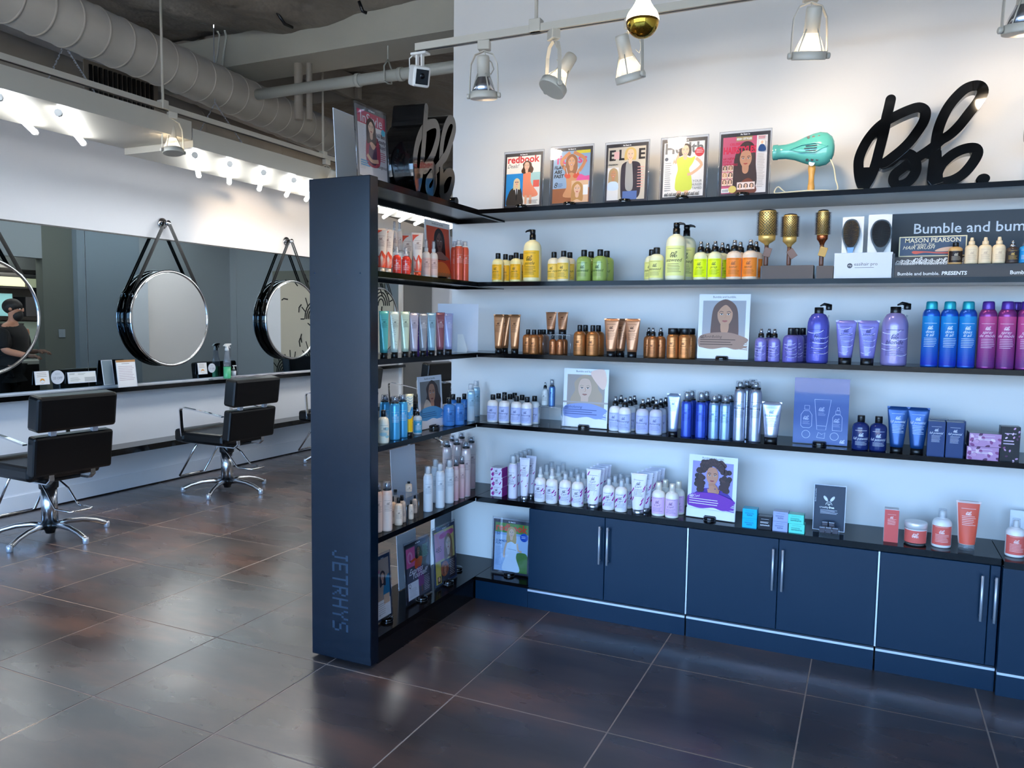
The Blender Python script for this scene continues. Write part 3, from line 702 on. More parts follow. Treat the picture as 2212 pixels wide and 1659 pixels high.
# mural on the far wall, seen in the mirrors
mu = thing('mural', 'cream wall art of black hand-drawn line doodles', 'artwork', (-3.75, YFAR-.014, .35))
MB().box((-1.2, -.02, 0), (1.2, .012, 2.1)).build('canvas_board', mat('cream_canvas', (.80, .76, .68), .7), mu)
cv = Cv(2.4, .875, base=.021)
for k in range(9):
    x, y = (k % 5)*.2+.1, .1+(k//5)*.42+.1*(k % 2); r_ = .07
    for q in range(4): cv.stroke([(x+r_*math.cos(a*PI/8)*(1-.22*q), y+r_*1.7*math.sin(a*PI/8)*(1-.2*q)) for a in range(0, 9)], .009, '16120f')
    for q in range(7): a = q*PI/6.5; cv.stroke([(x+.075*math.cos(a), y+.12*math.sin(a)), (x+.11*math.cos(a), y+.19*math.sin(a))], .008, '16120f')
for k in range(40):
    x, y = random.random()*.94+.03, random.random()*.8+.03; a = random.random()*PI
    cv.stroke([(x-.03*math.cos(a), y-.03*math.sin(a)), (x+.01, y+.01), (x+.03*math.cos(a), y+.035*math.sin(a))], .009, '16120f')
for k in range(8):
    cv.stroke([(.30+.05*k, .05), (.30+.045*k+.02*math.sin(k), .5)], .007, '16120f'); cv.stroke([(.28, .08+.055*k), (.68, .06+.055*k+.02*(k % 2))], .006, '16120f')
cv.build('line_drawing', mu)
# round strap mirrors
def round_mirror(y, label):
    t = thing('round_mirror', label, 'mirror', (XS+.012, y, 1.587), 0, 'round strap mirrors over the salon ledge')
    Q = Matrix.Rotation(PI/2, 4, 'Y'); R_ = .455
    MB().lathe([(R_-.004, .0), (R_, .006), (R_, .072), (R_-.005, .076)], 72, Q).build('black_band', M['blackg'], t)
    MB().lathe([(R_-.004, .0755), (R_+.006, .077), (R_+.007, .084), (R_-.002, .091), (R_-.014, .092), (R_-.017, .085), (R_-.018, .0755)], 72, Q).build('chrome_rim', M['chrome'], t)
    MB().loft([[Q @ Vector((r_*math.cos(2*PI*j/72), r_*math.sin(2*PI*j/72), z_)) for j in range(72)] for r_, z_ in ((R_-.016, .070), (R_-.016, .081), (R_-.022, .083))], smooth=False).build('glass', M['mirror'], t)
    hz = .905
    MB().lathe([(.052, 0), (.052, .012), (.045, .016), (0, .016)], 28, Matrix.Translation((-.012, 0, hz)) @ Q).build('wall_disc', M['chrome'], t)
    k = MB().lathe([(.018, .012), (.018, .07), (.028, .074), (.028, .088), (.024, .091), (0, .091)], 24, Matrix.Translation((-.012, 0, hz)) @ Q).build('peg', M['chrome'], t)
    for s_ in (-1, 1):
        a = 38*PI/180; tip = Vector((.05, s_*(R_+.004)*math.sin(a+.35), (R_+.004)*math.cos(a+.35)))
        top = Vector((.05, s_*.02, hz+.012))
        for off in (-.012, .012):
            MB().tube([top+Vector((off, 0, 0)), tip+Vector((off, 0, 0))], .01, flat=(.004, .017)).build('strap', M['leather'], t)
        pts = [Vector((.04, s_*(R_+.004)*math.sin(a+.35+q*.09), (R_+.004)*math.cos(a+.35+q*.09))) for q in range(5)]
        MB().tube(pts, .01, flat=(.006, .030)).build('strap_end', M['leather'], t)
        b_ = pts[1]; MB().tube([b_+Vector((-.02, 0, -.012)), b_+Vector((.025, 0, -.012)), b_+Vector((.025, 0, .014)), b_+Vector((-.02, 0, .014))], .003, 6, closed=True).build('buckle', M['chrome'], t)
    return t
yc = [3.655, 5.41, 7.145, 8.90]
lb = ['round strap mirror cut off by the left picture edge', 'whole round mirror hanging from two black straps, middle one', 'round strap mirror beside the black end panel', 'farthest round strap mirror seen through the side shelves']
m0 = round_mirror(yc[0], lb[0])
for y, l_ in zip(yc[1:], lb[1:]): copytree(m0, (XS+.012, y, 1.587), label=l_)

# ---- styling chairs
def chair(loc, rz, label):
    """faces -x before rotation; origin on the floor below the column"""
    t = thing('styling_chair', label, 'chair', loc, rz, 'black styling chairs along the salon wall')
    W2 = .285
    Q0 = Matrix.Identity(4)
    s_ = MB(); s_.rbox((-.34, -W2+.02, .46), (.215, W2-.02, .565), .03); s_.build('seat', M['leather'], t)
    MB().rbox((-.365, -W2+.01, .47), (-.24, W2-.01, .585), .025).build('seat_bolster', M['leather'], t)
    Qb = Matrix.Translation((.265, 0, .52)) @ Matrix.Rotation(.13, 4, 'Y')
    MB().rbox((-.045, -W2, -.01), (.045, W2, .27), .018, Qb).build('backrest', M['leather'], t)
    MB().rbox((-.06, -W2, .305), (.07, W2, .55), .022, Qb).build('headrest', M['leather'], t)
    for y in (-.15, .15):
        MB().box((.0, y-.02, .25), (.03, y+.02, .33), Qb).build('headrest_bracket', M['steel'], t)
        MB().tube([Qb @ Vector((.02, y, .02)), (.29, y, .47), (.25, y, .44), (.02, y, .44)], .01, flat=(.035, .008)).build('back_bracket', M['alu'], t)
    for y in (-W2-.018, W2+.018):
        MB().tube([(.26, y, .735), (.05, y, .765), (-.20, y, .79), (-.235, y, .785), (-.245, y, .765), (-.235, y, .62), (-.225, y, .53)], .01, flat=(.032, .011)).build('armrest', M['chrome'], t)
    MB().rbox((-.14, -.13, .435), (.18, .13, .459), .006).build('seat_plate', M['blackp'], t)
    MB().lathe([(.062, .36), (.064, .37), (.064, .432), (.06, .436)], 24).build('column_sleeve', M['blackp'], t)
    MB().lathe([(.054, .105), (.054, .36)], 28).build('column', M['alu'], t)
    MB().lathe([(.03, .03), (.035, .05), (.056, .075), (.060, .10), (.055, .108)], 24).build('hub', M['blackp'], t)
    for k in range(5):
        a = k*2*PI/5+.05; Rz = Matrix.Rotation(a, 4, 'Z')
        pts = [Rz @ Vector((r_, 0, z_)) for r_, z_ in ((.04, .088), (.12, .098), (.22, .090), (.31, .066), (.365, .040), (.385, .030))]
        MB().tube(pts, [.024, .021, .019, .018, .019, .019], 10).build('leg', M['alu'], t)
        MB().lathe([(.017, 0), (.02, .004), (.021, .03), (.018, .045)], 12, Matrix.Translation(Rz @ Vector((.385, 0, 0)))).build('foot', M['steel'], t)
    MB().tube([(-.20, -.15, .455), (-.30, -.15, .32), (-.44, -.15, .125), (-.455, -.13, .115), (-.455, .13, .115), (-.44, .15, .125), (-.30, .15, .32), (-.20, .15, .455)], .010, 8).build('footrest', M['chrome'], t)
    MB().tube([(.02, -.065, .41), (.10, -.08, .36), (.20, -.085, .255), (.22, -.085, .245), (.375, -.08, .245), (.385, -.06, .245), (.385, .06, .245), (.375, .08, .245), (.22, .085, .245), (.20, .085, .255), (.10, .08, .36), (.02, .065, .41)], .007, 8).build('pump_bar', M['chrome'], t)
    return t
c1 = P(108, 1130, 'z', .10); c2 = P(491, 1036, 'z', .10)
ch1 = chair((c1.x, c1.y, 0), -.06, 'nearest black styling chair at the left picture edge')
copytree(ch1, (c2.x, c2.y, 0), 0.0, 'black styling chair with its back to us, middle of salon')
copytree(ch1, (c2.x-.02, c2.y+1.72, 0), .12, 'styling chair mostly hidden behind the black end panel')
copytree(ch1, (c2.x+.0, c2.y+3.35, 0), -.1, 'styling chair seen through the side shelves, nearer one')
copytree(ch1, (c2.x+.0, c2.y+4.75, 0), .1, 'farthest styling chair seen through the side shelves')

# ---- ledge items
def lp(px, py): return P(px, py, 'x', XS+.03)
def stand_card(name, label, cat, px0, py0, px1, py1, draw, a_=None, lean=.12, dx=.03, thick=.003):
    p0 = P(px0, py1, 'x', XS+dx); p1 = P(px1, py0, 'x', XS+dx); w = abs(p1.y-p0.y); h = p1.z-p0.z
    t = thing(name, label, cat, (XS+dx, (p0.y+p1.y)/2, max(p0.z, .9655)), PI/2)
    t.rotation_euler = (-lean, 0, PI/2)
    MB().box((-w/2, 0, 0), (w/2, thick, h)).build('board', M['card'], t)
    cv = Cv(w, h/w); draw(cv, h/w); cv.build('print', t); return t
def dface(c, a):
    c.rect(.03, .03*a, .97, .97*a, 'f6f2ee'); c.lines(.15, .85, a*.52, a*.9, 3, 'b8a9a0'); c.ell(.5, a*.27, .17, .17, 'e29a3a'); c.ell(.5, a*.22, .15, .10, 'f4f4f4'); c.ell(.44, a*.31, .02, .02, '5a3a20'); c.ell(.56, a*.31, .02, .02, '5a3a20')
stand_card('notice_card', 'small white card with an orange masked face, far left on ledge', 'card', 77, 801, 107, 832, dface)
stand_card('notice_card', 'small white masked-face card beside the spray bottle', 'card', 429, 783, 448, 809, dface)
def disc(label, px, py, rpx):
    p = P(px, py, 'x', XS+.02); r_ = rpx*depth(p)/CF; t = thing('round_sticker', label, 'sticker', (XS+.0135, p.y, p.z))
    MB().lathe([(r_, 0), (r_, .003)], 28, Matrix.Translation((-.004, 0, 0)) @ Matrix.Rotation(PI/2, 4, 'Y')).build('disc', M['card'], t)
    cv = Cv(2*r_, 1); cv.text('20 OFF', .5, .35, .26, '9aa0a8', maxw=.7); cv.lines(.3, .7, .65, .8, 2, 'b0b4ba'); o = cv.build('print', t); o.rotation_euler = (0, 0, PI/2); o.location = (0, 0, -r_)
disc('round white sticker beside the leftmost masked-face card', 126, 815, 15); disc('round white sticker in front of the spray bottle reflection', 459, 795, 10)
def dcert(c, a):
    c.rect(.02, .03, .98, a-.03, 'f3f1ec'); c.lines(.06, .26, a*.72, a*.9, 2, '777777'); c.lines(.36, .64, a*.7, a*.85, 2, '8a8a80'); c.lines(.08, .45, a*.15, a*.5, 4, 'a8a8a0'); c.rect(.58, a*.1, .96, a*.5, 'c9c9c6')
stand_card('certificate', 'wide framed white certificate standing on the ledge', 'certificate', 148, 801, 208, 829, dcert)
t = stand_card('small_mirror', 'small leaning rectangular mirror left of white notice', 'mirror', 225, 777, 247, 832, lambda c, a: c.rect(.05, .03, .95, a-.03, '7f8d94'), lean=.15, dx=.06)
def dnote(c, a):
    c.rect(.0, a-.1, 1, a, 'c9925f'); c.rect(.03, .02, .97, a-.1, 'f8f4f2'); c.lines(.28, .72, a*.83, a*.88, 1, '9a8a8a'); c.lines(.1, .9, a*.22, a*.78, 9, 'd0b9c0')
stand_card('notice_sheet', 'upright white notice sheet with a tan header on the ledge', 'sign', 256, 778, 296, 839, dnote, dx=.11)
# green spray bottle, small pump, towel
def spray(px, ytop, ybase, label, green=True):
    b0 = P(px, ybase, 'x', XS+.085); h = P(px, ytop, 'x', XS+.085).z-.967; t = thing('spray_bottle', label, 'bottle', (b0.x, b0.y, .9665), 0)
    r_ = .038
    MB().lathe([(r_*.95, 0), (r_, .008), (r_, h*.34)], 24).build('liquid', mat('green_liquid', (.36, .74, .52), .2), t)
    MB().lathe([(r_*1.01, h*.34), (r_*1.01, h*.50), (r_*.72, h*.62), (r_*.6, h*.78), (r_*.5, h*.80), (r_*.45, h*.84)], 24).build('bottle', M['clearcap'], t)
    MB().lathe([(r_*.55, h*.79), (r_*.55, h*.85), (r_*.4, h*.87)], 18).build('collar', M['white'], t)
    MB().prism([(-.045, h*.93), (-.02, h*.99), (.0, h), (.05, h), (.052, h*.965), (.03, h*.95), (.012, h*.93), (.012, h*.86), (-.012, h*.86), (-.014, h*.92)], -.011, .011, Matrix.Rotation(PI/2, 4, 'Z')).build('trigger_head', M['white'], t)
    MB().prism([(.02, h*.95), (.032, h*.95), (.045, h*.865), (.036, h*.865)], -.006, .006, Matrix.Rotation(PI/2, 4, 'Z')).build('trigger', M['white'], t)
spray(491, 742, 812, 'clear spray bottle half full of green liquid')
b0 = P(505, 808, 'x', XS+.06); t = thing('pump_bottle', 'small white-labelled pump bottle right of the green spray bottle', 'bottle', (b0.x, b0.y, .9665)); 
MB().lathe([(.02, 0), (.024, .004), (.024, .075), (.012, .092)], 20).build('body', M['clearcap'], t); MB().lathe([(.0245, .02), (.0245, .07)], 20).build('label', M['card'], t)
MB().lathe([(.011, .09), (.011, .105), (.005, .108), (.005, .125)], 14).box((-.008, -.01, .122), (.008, .035, .132)).build('pump', M['white'], t)
o = MB(); 
tw = []
ty0 = P(458, 812, 'x', XS+.07).y; ty1 = P(618, 806, 'x', XS+.07).y
nx, ny = 30, 6
for j in range(ny+1):
    for i in range(nx+1):
        y = ty0+(ty1-ty0)*i/nx; x = XS+.02+.108*j/ny; z = .969+.004*math.sin(i*1.1+j)+(.004 if 4 < i < 12 else 0)
        if y < b0.y+.03 and y > ty0+.05: z = .9655+.0005*math.sin(i)
        tw.append((x, y, max(z, .9655)))
o.add(tw, [(j*(nx+1)+i, j*(nx+1)+i+1, (j+1)*(nx+1)+i+1, (j+1)*(nx+1)+i) for j in range(ny) for i in range(nx)], True)
o = o.build('towel', M['towel']); s_ = o.modifiers.new('thick', 'SOLIDIFY'); s_.thickness = .003; s_.offset = 1
tag(o, 'folded grey towel lying on the ledge behind the middle chair', 'towel')

# ---- back room seen in the mirror
o = MB().box((XE+.7, 5.0, .0), (XE+1.4, 8.95, .86)).build('cabinet', M['blackp']); tag(o, 'dark cabinet of the back room seen in the left mirror', 'cabinet')
o = MB().box((XE+.66, 5.0, .86), (XE+1.4, 8.95, .91)).build('counter', M['white']); tag(o, 'white counter in the back room seen in the left mirror', 'counter')
o = MB().box((XE+1.42, 5.0, .92), (XE+1.44, 8.95, 1.5)).build('splashback', mat('pale_glass', (.70, .80, .78), .3)); tag(o, 'pale glass splashback over the white back-room counter', 'panel')
o = MB().box((XE+1.0, 5.0, 1.52), (XE+1.44, 8.95, 1.58)).box((XE+1.0, 5.0, 2.0), (XE+1.44, 8.95, 2.03)).box((XE+1.0, 5.0, 2.25), (XE+1.44, 8.95, 2.3)).build('wall_rack', M['blackp']); tag(o, 'dark open rack above the splashback in the back room', 'shelf')
for k, (y0, y1, z_, h, c, l_) in enumerate([(6.9, 7.7, 2.03, .14, 'e9ebc8', 'wide cream storage box on the back-room rack'), (7.8, 8.4, 2.03, .14, 'e6e6c0', 'short cream storage box on the back-room rack'), (6.95, 7.5, 1.58, .34, '8fd0dc', 'pale blue storage box on the lower back-room rack'), (7.7, 8.4, 1.58, .30, '2a2c33', 'black storage box on the lower back-room rack')]):
    o = MB().rbox((XE+1.05, y0, z_+.001), (XE+1.35, y1, z_+h), .005).build('storage_box', mat('box_%s' % c, c, .5)); tag(o, l_, 'box')
o = MB().rbox((XE-.012, 7.60, 1.28), (XE-.0005, 7.70, 1.40), .003).build('thermostat', M['card']); tag(o, 'small white thermostat on the grey wall seen in the mirror', 'thermostat')

# ---- the person reflected in the left mirror
def skin_obj(name, verts, edges, rad, m, parent, sub=1):
    me = bpy.data.meshes.new(name); me.from_pydata(verts, edges, []); o = bpy.data.objects.new(name, me); COL.objects.link(o)
    if parent: o.parent = parent
    s_ = o.modifiers.new('Skin', 'SKIN'); sv = me.skin_vertices[0].data
    for i, r_ in enumerate(rad): sv[i].radius = (r_, r_) if not isinstance(r_, tuple) else r_
    sv[0].use_root = True; s_.use_smooth_shade = True
    b_ = o.modifiers.new('Sub', 'SUBSURF'); b_.levels = sub+1; b_.render_levels = sub+1; me.materials.append(m); return o
pt = thing('person', 'bearded person in black t-shirt reflected in the left mirror', 'person', (-2.60, 6.10, 0), 2.6)
pt.scale = (1.05, 1.05, 1.0)
# faces +x locally: pelvis, spine, neck, head, arms reaching forward, legs
V = [(0, 0, .95), (.0, 0, 1.10), (.0, 0, 1.28), (0, 0, 1.42), (.015, 0, 1.51), (.03, 0, 1.56), (.05, 0, 1.66), (.045, 0, 1.74),
     (.0, .19, 1.43), (.04, .24, 1.17), (.27, .16, 1.10), (.34, .13, 1.10),
     (.0, -.19, 1.43), (.04, -.24, 1.17), (.27, -.14, 1.14), (.34, -.11, 1.15),
     (0, .10, .88), (.02, .11, .50), (-.02, .11, .10), (.12, .12, .045),
     (0, -.10, .88), (.02, -.11, .50), (-.02, -.11, .10), (.12, -.12, .045)]
Ed = [(0, 1), (1, 2), (2, 3), (3, 4), (4, 5), (5, 6), (6, 7), (3, 8), (8, 9), (9, 10), (10, 11), (3, 12), (12, 13), (13, 14), (14, 15), (0, 16), (16, 17), (17, 18), (18, 19), (0, 20), (20, 21), (21, 22), (22, 23)]
Rd = [.14, .155, .16, .13, .052, .055, .088, .07, .065, .05, .034, .026, .065, .05, .034, .026, .095, .065, .042, .035, .095, .065, .042, .035]
body = skin_obj('body', V, Ed, Rd, M['skin'], pt)
sh = skin_obj('t_shirt', [V[i] for i in (0, 1, 2, 3, 8, 9, 12, 13)]+[(0, 0, 1.485), (0, 0, .84)], [(0, 1), (1, 2), (2, 3), (3, 4), (4, 5), (3, 6), (6, 7), (3, 8), (0, 9)], [.18, .185, .185, .155, .088, .078, .088, .078, .07, .17], M['cloth'], pt)
tr = skin_obj('trousers', [V[i] for i in (0, 16, 17, 18, 20, 21, 22)], [(0, 1), (1, 2), (2, 3), (0, 4), (4, 5), (5, 6)], [.16, .115, .085, .065, .115, .085, .065], M['cloth'], pt)
def hand(base, s_):
    b_ = Vector(base); vs = [b_, b_+Vector((.05, 0, 0)), b_+Vector((.09, 0, -.005))]; es = [(0, 1), (1, 2)]; rr = [.022, .032, .026]
    for k, (dy, l_) in enumerate(((-.028, .055), (-.010, .068), (.010, .066), (.027, .05))):
        i = len(vs); vs += [b_+Vector((.095, dy, -.005)), b_+Vector((.095+l_*.6, dy, -.015)), b_+Vector((.095+l_*.85, dy*.9, -.045))]; es += [(2, i), (i, i+1), (i+1, i+2)]; rr += [.010, .009, .008]
    i = len(vs); vs += [b_+Vector((.055, -s_*.035, -.01)), b_+Vector((.085, -s_*.05, -.03))]; es += [(1, i), (i, i+1)]; rr += [.012, .010]
    return skin_obj('hand', vs, es, rr, M['skin'], pt)
hand((.33, .13, 1.10), 1); hand((.33, -.11, 1.15), -1)
def ball(c_, r_, n_=14):
    return [(max(math.sin(PI*k/n_), 1e-4), -math.cos(PI*k/n_)) for k in range(n_+1)], Matrix.Translation(c_) @ Matrix.Diagonal((r_[0], r_[1], r_[2], 1))
p_, Q = ball((.018, 0, 1.705), (.108, .092, .098)); MB().lathe(p_, 24, Q).build('hair', M['hair'], pt)
p_, Q = ball((.072, 0, 1.600), (.062, .064, .078)); MB().lathe(p_, 20, Q).build('beard', M['hair'], pt)
MB().lathe([(.0, 0), (.012, .006), (.013, .02), (.006, .045), (0, .05)], 10, Matrix.Translation((.130, 0, 1.640)) @ Matrix.Rotation(.2, 4, 'Y')).build('nose', M['skin'], pt)
for s_ in (-1, 1):
    MB().lathe([(0, -.004), (.018, 0), (.02, .008), (0, .010)], 10, Matrix.Translation((.04, s_*.086, 1.67)) @ Matrix.Rotation(-s_*PI/2, 4, 'X')).build('ear', M['skin'], pt)
    MB().lathe([(0, -.008), (.010, 0), (0, .008)], 10, Matrix.Translation((.118, s_*.032, 1.675))).build('eye', M['white'], pt)
    MB().rbox((-.12+.02, -.05+s_*.115, 0), (.17, .05+s_*.115, .085), .02).build('shoe', M['leather'], pt)

t = thing('added_fill_lamp', 'flat glowing panel added to brighten the back room', 'light', (XE+.8, 7.5, 2.86)); MB().box((-.5, -.5, 0), (.5, .5, .035)).build('housing', M['white'], t); MB().box((-.46, -.46, -.008), (.46, .46, -.001)).build('diffuser', emat('panel_glow', (1, .95, .85), 9), t)  # glowing panel added to lift the dark back room
# ================================================================== PRODUCTS
def pm(c, rough=.3, metal=0, coat=0): return mat('plastic_%s_%d%d' % (c, rough*100, metal*10), c, rough, metal=metal, coat=coat)
def deco(cv, a, k, w):
    """pattern shapes printed on the label"""
    d = k.get('deco')
    rnd = random.Random(k['id'])
    if d == 'curl':
        for q in range(7):
            x = rnd.choice([rnd.uniform(.0, .25), rnd.uniform(.72, 1)]); y = rnd.uniform(.05, .9)*a; s_ = rnd.uniform(.10, .2)
            cv.blob([(x, y-s_*.2), (x+.10, y+s_*.5), (x+.15, y+s_*1.4), (x+.08, y+s_*1.2), (x+.01, y+s_*.6), (x-.06, y+.1*s_)], 'a8218f')
        for q in range(5):
            x = rnd.uniform(.1, .9); y = rnd.uniform(.0, .9)*a; cv.stroke([(x, y), (x+.06, y+.08), (x+.04, y+.18), (x+.1, y+.26)], .012, 'b08fd0', 3)
    if d == 'blonde':
        for q in range(5):
            x = rnd.uniform(.1, .6); y = a*(.12+.17*q); cv.stroke([(x-.15, y+.05), (x+.1, y), (x+.35, y+.03), (x+.5, y+.12)], .022, 'dfe0fa', 4)
    if d == 'gum':
        cv.blob([(0, 0), (1, 0), (1, a*.30), (.8, a*.36), (.55, a*.45), (.3, a*.30), (0, a*.42)], k.get('decoc', 'ef5a3c')); cv.blob([(0, a), (.6, a), (.35, a*.93), (.1, a*.84), (0, a*.8)], k.get('decoc', 'ef5a3c'))
    if d == 'surf':
        cv.rect(0, 0, 1, a*.45, 'f6c21c', 6); cv.blob([(0, a*.4), (0, a*.58), (.4, a*.55), (.75, a*.7), (1, a*.62), (1, a*.5), (.5, a*.36)], '4a9fd0')
        for q in range(3): cv.stroke([(.05, a*(.78+.07*q)), (.3, a*(.82+.07*q)), (.55, a*(.77+.07*q)), (.9, a*(.82+.07*q))], .05, '58a8d4', 4)
    if d == 'oil':
        for q in range(16):
            x, y = rnd.uniform(0, 1), rnd.uniform(0, a); cv.ell(x, y, .08, .05, rnd.choice(['c79ac0', '8d4a80', 'e3c2dc', '5a2c54']), rnd.random()*3)
    if d == 'print':
        for q in range(22):
            x, y = rnd.uniform(0, .9), rnd.uniform(0, a*.95); cv.rect(x, y, x+rnd.uniform(.05, .2), y+.02, '103838')
    if d == 'cloud':
        cv.ell(.7, a*.7, .22, .12, 'a6d5dd'); cv.ell(.4, a*.4, .3, .14, 'b8dde0'); cv.ell(.75, a*.25, .2, .1, '9accd6')
def write(cv, a, k, narrow=False):
    ink = k.get('ink', '222222'); w = k.get('word'); top = k.get('wy', .80)*a
    cv.rect(.2, top+.13, .8, top+.145, ink, 4)
    h = k.get('bh', .20)
    cv.bb(.5-h*.55, top-h*.9, h, ink)
    if w:
        ws = w if isinstance(w, (list, tuple)) else [w]
        y = top-h*.9-.17
        for s_ in ws: cv.text(s_, .5, y, .21, ink, shear=.35, maxw=.80); y -= .17
        top2 = y+.10
    else: top2 = top-h
    if top2 > .25: cv.lines(.22, .85, max(.12, top2-.5), top2, 6, ink, .22)
def band(k, R, z0, z1, parent, half=1.15, a_=1, b_=1, rz=None, name='label'):
    """a printed label wrapped on a (elliptic) cylinder; rz(z) gives the half widths for squeezed tubes"""
    w = 2*half*R; a = (z1-z0)/w; cv = Cv(w, a, base=.0007); cv.clip = True; cv.wrap = 16
    if k.get('lab'): 
        l = k['lab']
        if isinstance(l, (list, tuple)): cv.grad(0, 0, 1, a, l[0], l[1], 16, 22)
        else: cv.rect(0, 0, 1, a, l, 10, 4)
    deco(cv, a, k, w); write(cv, a, k)
    if rz is None: mf = lambda u, v, o: ((R*a_+o)*math.sin((u-.5)*2*half), -(R*b_+o)*math.cos((u-.5)*2*half), z0+v*w)
    else:
        def mf(u, v, o):
            z = z0+v*w; A, B = rz(z); f = (u-.5)*2*half; return ((A+o)*math.sin(f), -(B+o)*math.cos(f), z)
    o = cv.build(name, parent, mf)
    return o
def flatprint(k, w, h, parent, y, name='label'):
    cv = Cv(w, h/w); cv.clip = True
    if k.get('lab'): cv.rect(.0, 0, 1, h/w, k['lab'])
    deco(cv, h/w, k, w)
    if k.get('plain'): 
        cv.lines(.15, .85, h/w*.45, h/w*.62, 2, k.get('ink', '333333'), .35); cv.text(k.get('word', ''), .5, h/w*.28, .18, k.get('ink', '333333'), bold=.02, maxw=.7); cv.rect(.2, h/w*.8, .8, h/w*.82, k.get('ink', '333333'))
    else: write(cv, h/w, k)
    o = cv.build(name, parent); o.location = (0, y, 0); return o
def make(k, H, W, D=None):
    R = W/2; t = thing(k['name'], 'x', k['cat']); sh = k['shape']; bm = pm(k['body'], k.get('rough', .28), k.get('metal', 0)) if k.get('body') != 'clear' else M['clearcap']
    cm_ = {'black': M['blackp'], 'white': M['white'], 'clear': M['clearcap'], 'silver': M['silver'], None: None}.get(k.get('cap'), None) or (pm(k['cap'], .3, .3) if k.get('cap') else M['blackp'])
    if sh in ('flip', 'squat', 'spray', 'pump', 'curlspray', 'curlflip'):
        bh = {'flip': .82, 'squat': .80, 'spray': .74, 'pump': .80, 'curlspray': .70, 'curlflip': .78}[sh]*H; nr = {'spray': .36, 'curlspray': .34}.get(sh, .36)*R; s_ = {'squat': .78}.get(sh, .76)
        prof = [(R*.80, 0), (R*.96, bh*.012), (R, bh*.05), (R, bh*s_), (R*.985, bh*(s_+.05)), (R*.93, bh*(s_+.11)), (R*.80, bh*(s_+.165)), (R*.6, bh*(s_+.20)), (nr, bh*(s_+.225)), (nr, bh)]
        MB().lathe(prof, 32).build('body', bm, t)
        if sh == 'flip' or sh == 'squat':
            cr_ = R*(.44 if sh == 'flip' else .40)
            MB().lathe([(cr_*.97, bh*.985), (cr_, bh*.99), (cr_, H*.965), (cr_*.95, H)], 20).build('cap', cm_, t)
            MB().tube([(cr_*1.005*math.cos(a*PI/8), cr_*1.005*math.sin(a*PI/8), bh+(H-bh)*.55) for a in range(16)], H*.004, 4, closed=True).build('cap_seam', cm_, t)
        elif sh == 'curlflip':
            cr_ = R*.46; MB().lathe([(cr_*.9, bh*.99), (cr_, bh*1.0), (cr_*.92, H*.97), (cr_*.86, H)], 20).build('cap', M['clearcap'] if k.get('cap') == 'clear' else cm_, t)
            MB().lathe([(cr_*.7, bh*.99), (cr_*.62, H*.95)], 14).build('neck', M['white'], t)
        elif sh == 'spray':
            cr_ = R*.50; MB().lathe([(cr_, bh*.99), (cr_*1.02, bh*1.0), (cr_*.93, H*.855), (cr_*.8, H*.86)], 20).build('collar', cm_, t)
            MB().lathe([(cr_*.62, H*.855), (cr_*.60, H*.92), (cr_*.46, H*.995), (cr_*.40, H)], 16).build('nozzle', M['silver'], t)
        elif sh == 'curlspray':
            cr_ = R*.46; MB().lathe([(cr_, bh*.99), (cr_, bh*1.10), (cr_*.6, bh*1.14), (cr_*.5, H*.97)], 18).build('nozzle', M['white'], t)
            MB().lathe([(cr_*1.05, bh*1.10), (cr_*.86, H)], 18).build('overcap', M['clearcap'], t)
        elif sh == 'pump':
            cr_ = R*.34; MB().lathe([(cr_*1.02, bh*.99), (cr_*1.05, bh*1.0), (cr_, H*.905), (cr_*.5, H*.91)], 18).build('collar', M['blackp'], t)
            s2 = k.get('nozzle', -1); m = MB(); m.lathe([(cr_*.8, H*.90), (cr_*.92, H*.95), (cr_*.9, H*.995), (cr_*.6, H)], 16)
            m.tube([(0, 0, H*.965), (s2*R*.35, 0, H*.985), (s2*R*.70, 0, H*.975), (s2*R*.86, 0, H*.955)], [cr_*.5, cr_*.42, cr_*.3, cr_*.22], 8); m.build('pump_head', M['blackp'], t)
        band(k, R, bh*.10, bh*s_*.97, t, k.get('half', 1.2))
    elif sh == 'bigpump':      # refill bottle with its pump hooked on beside the cap
        bh = .86*H; prof = [(R*.8, 0), (R*.97, .01*H), (R, .05*H), (R, bh*.72), (R*.97, bh*.79), (R*.86, bh*.87), (R*.65, bh*.94), (R*.40, bh*.965), (R*.38, bh)]
        MB().lathe(prof, 30).build('body', bm, t); MB().lathe([(R*.40, bh*.96), (R*.41, bh*.97), (R*.41, H*.925), (R*.38, H*.93)], 22).build('cap', M['blackp'], t)
        m = MB(); m.tube([(R*.45, .01, H*.60), (R*.70, .015, H*.72), (R*.88, .015, H*.80)], R*.08, 8); m.build('pump_stem', M['clearcap'], t)
        m = MB(); m.lathe([(R*.26, 0), (R*.28, H*.02), (R*.28, H*.09), (R*.2, H*.10)], 14, Matrix.Translation((R*.86, .01, H*.885))); m.tube([(R*.86, .01, H*.965), (R*.45, 0, H*.985), (R*.10, -.005, H*.955)], [R*.16, R*.13, R*.06], 8); m.build('pump_head', M['blackp'], t)
        MB().tube([(R*.35, 0, H*.89), (R*.86, .01, H*.90)], R*.07, 6).build('hook', M['silver'], t)
        band(k, R, H*.10, bh*.70, t, 1.2)
    elif sh == 'can':
        cf = k.get('capf', .16); bh = H*(1-cf)
        MB().lathe([(R*.93, 0), (R*.99, .006*H), (R, .02*H), (R, bh*.90), (R*.96, bh*.94), (R*.84, bh*.975), (R*.70, bh)], 28).build('body', bm, t)
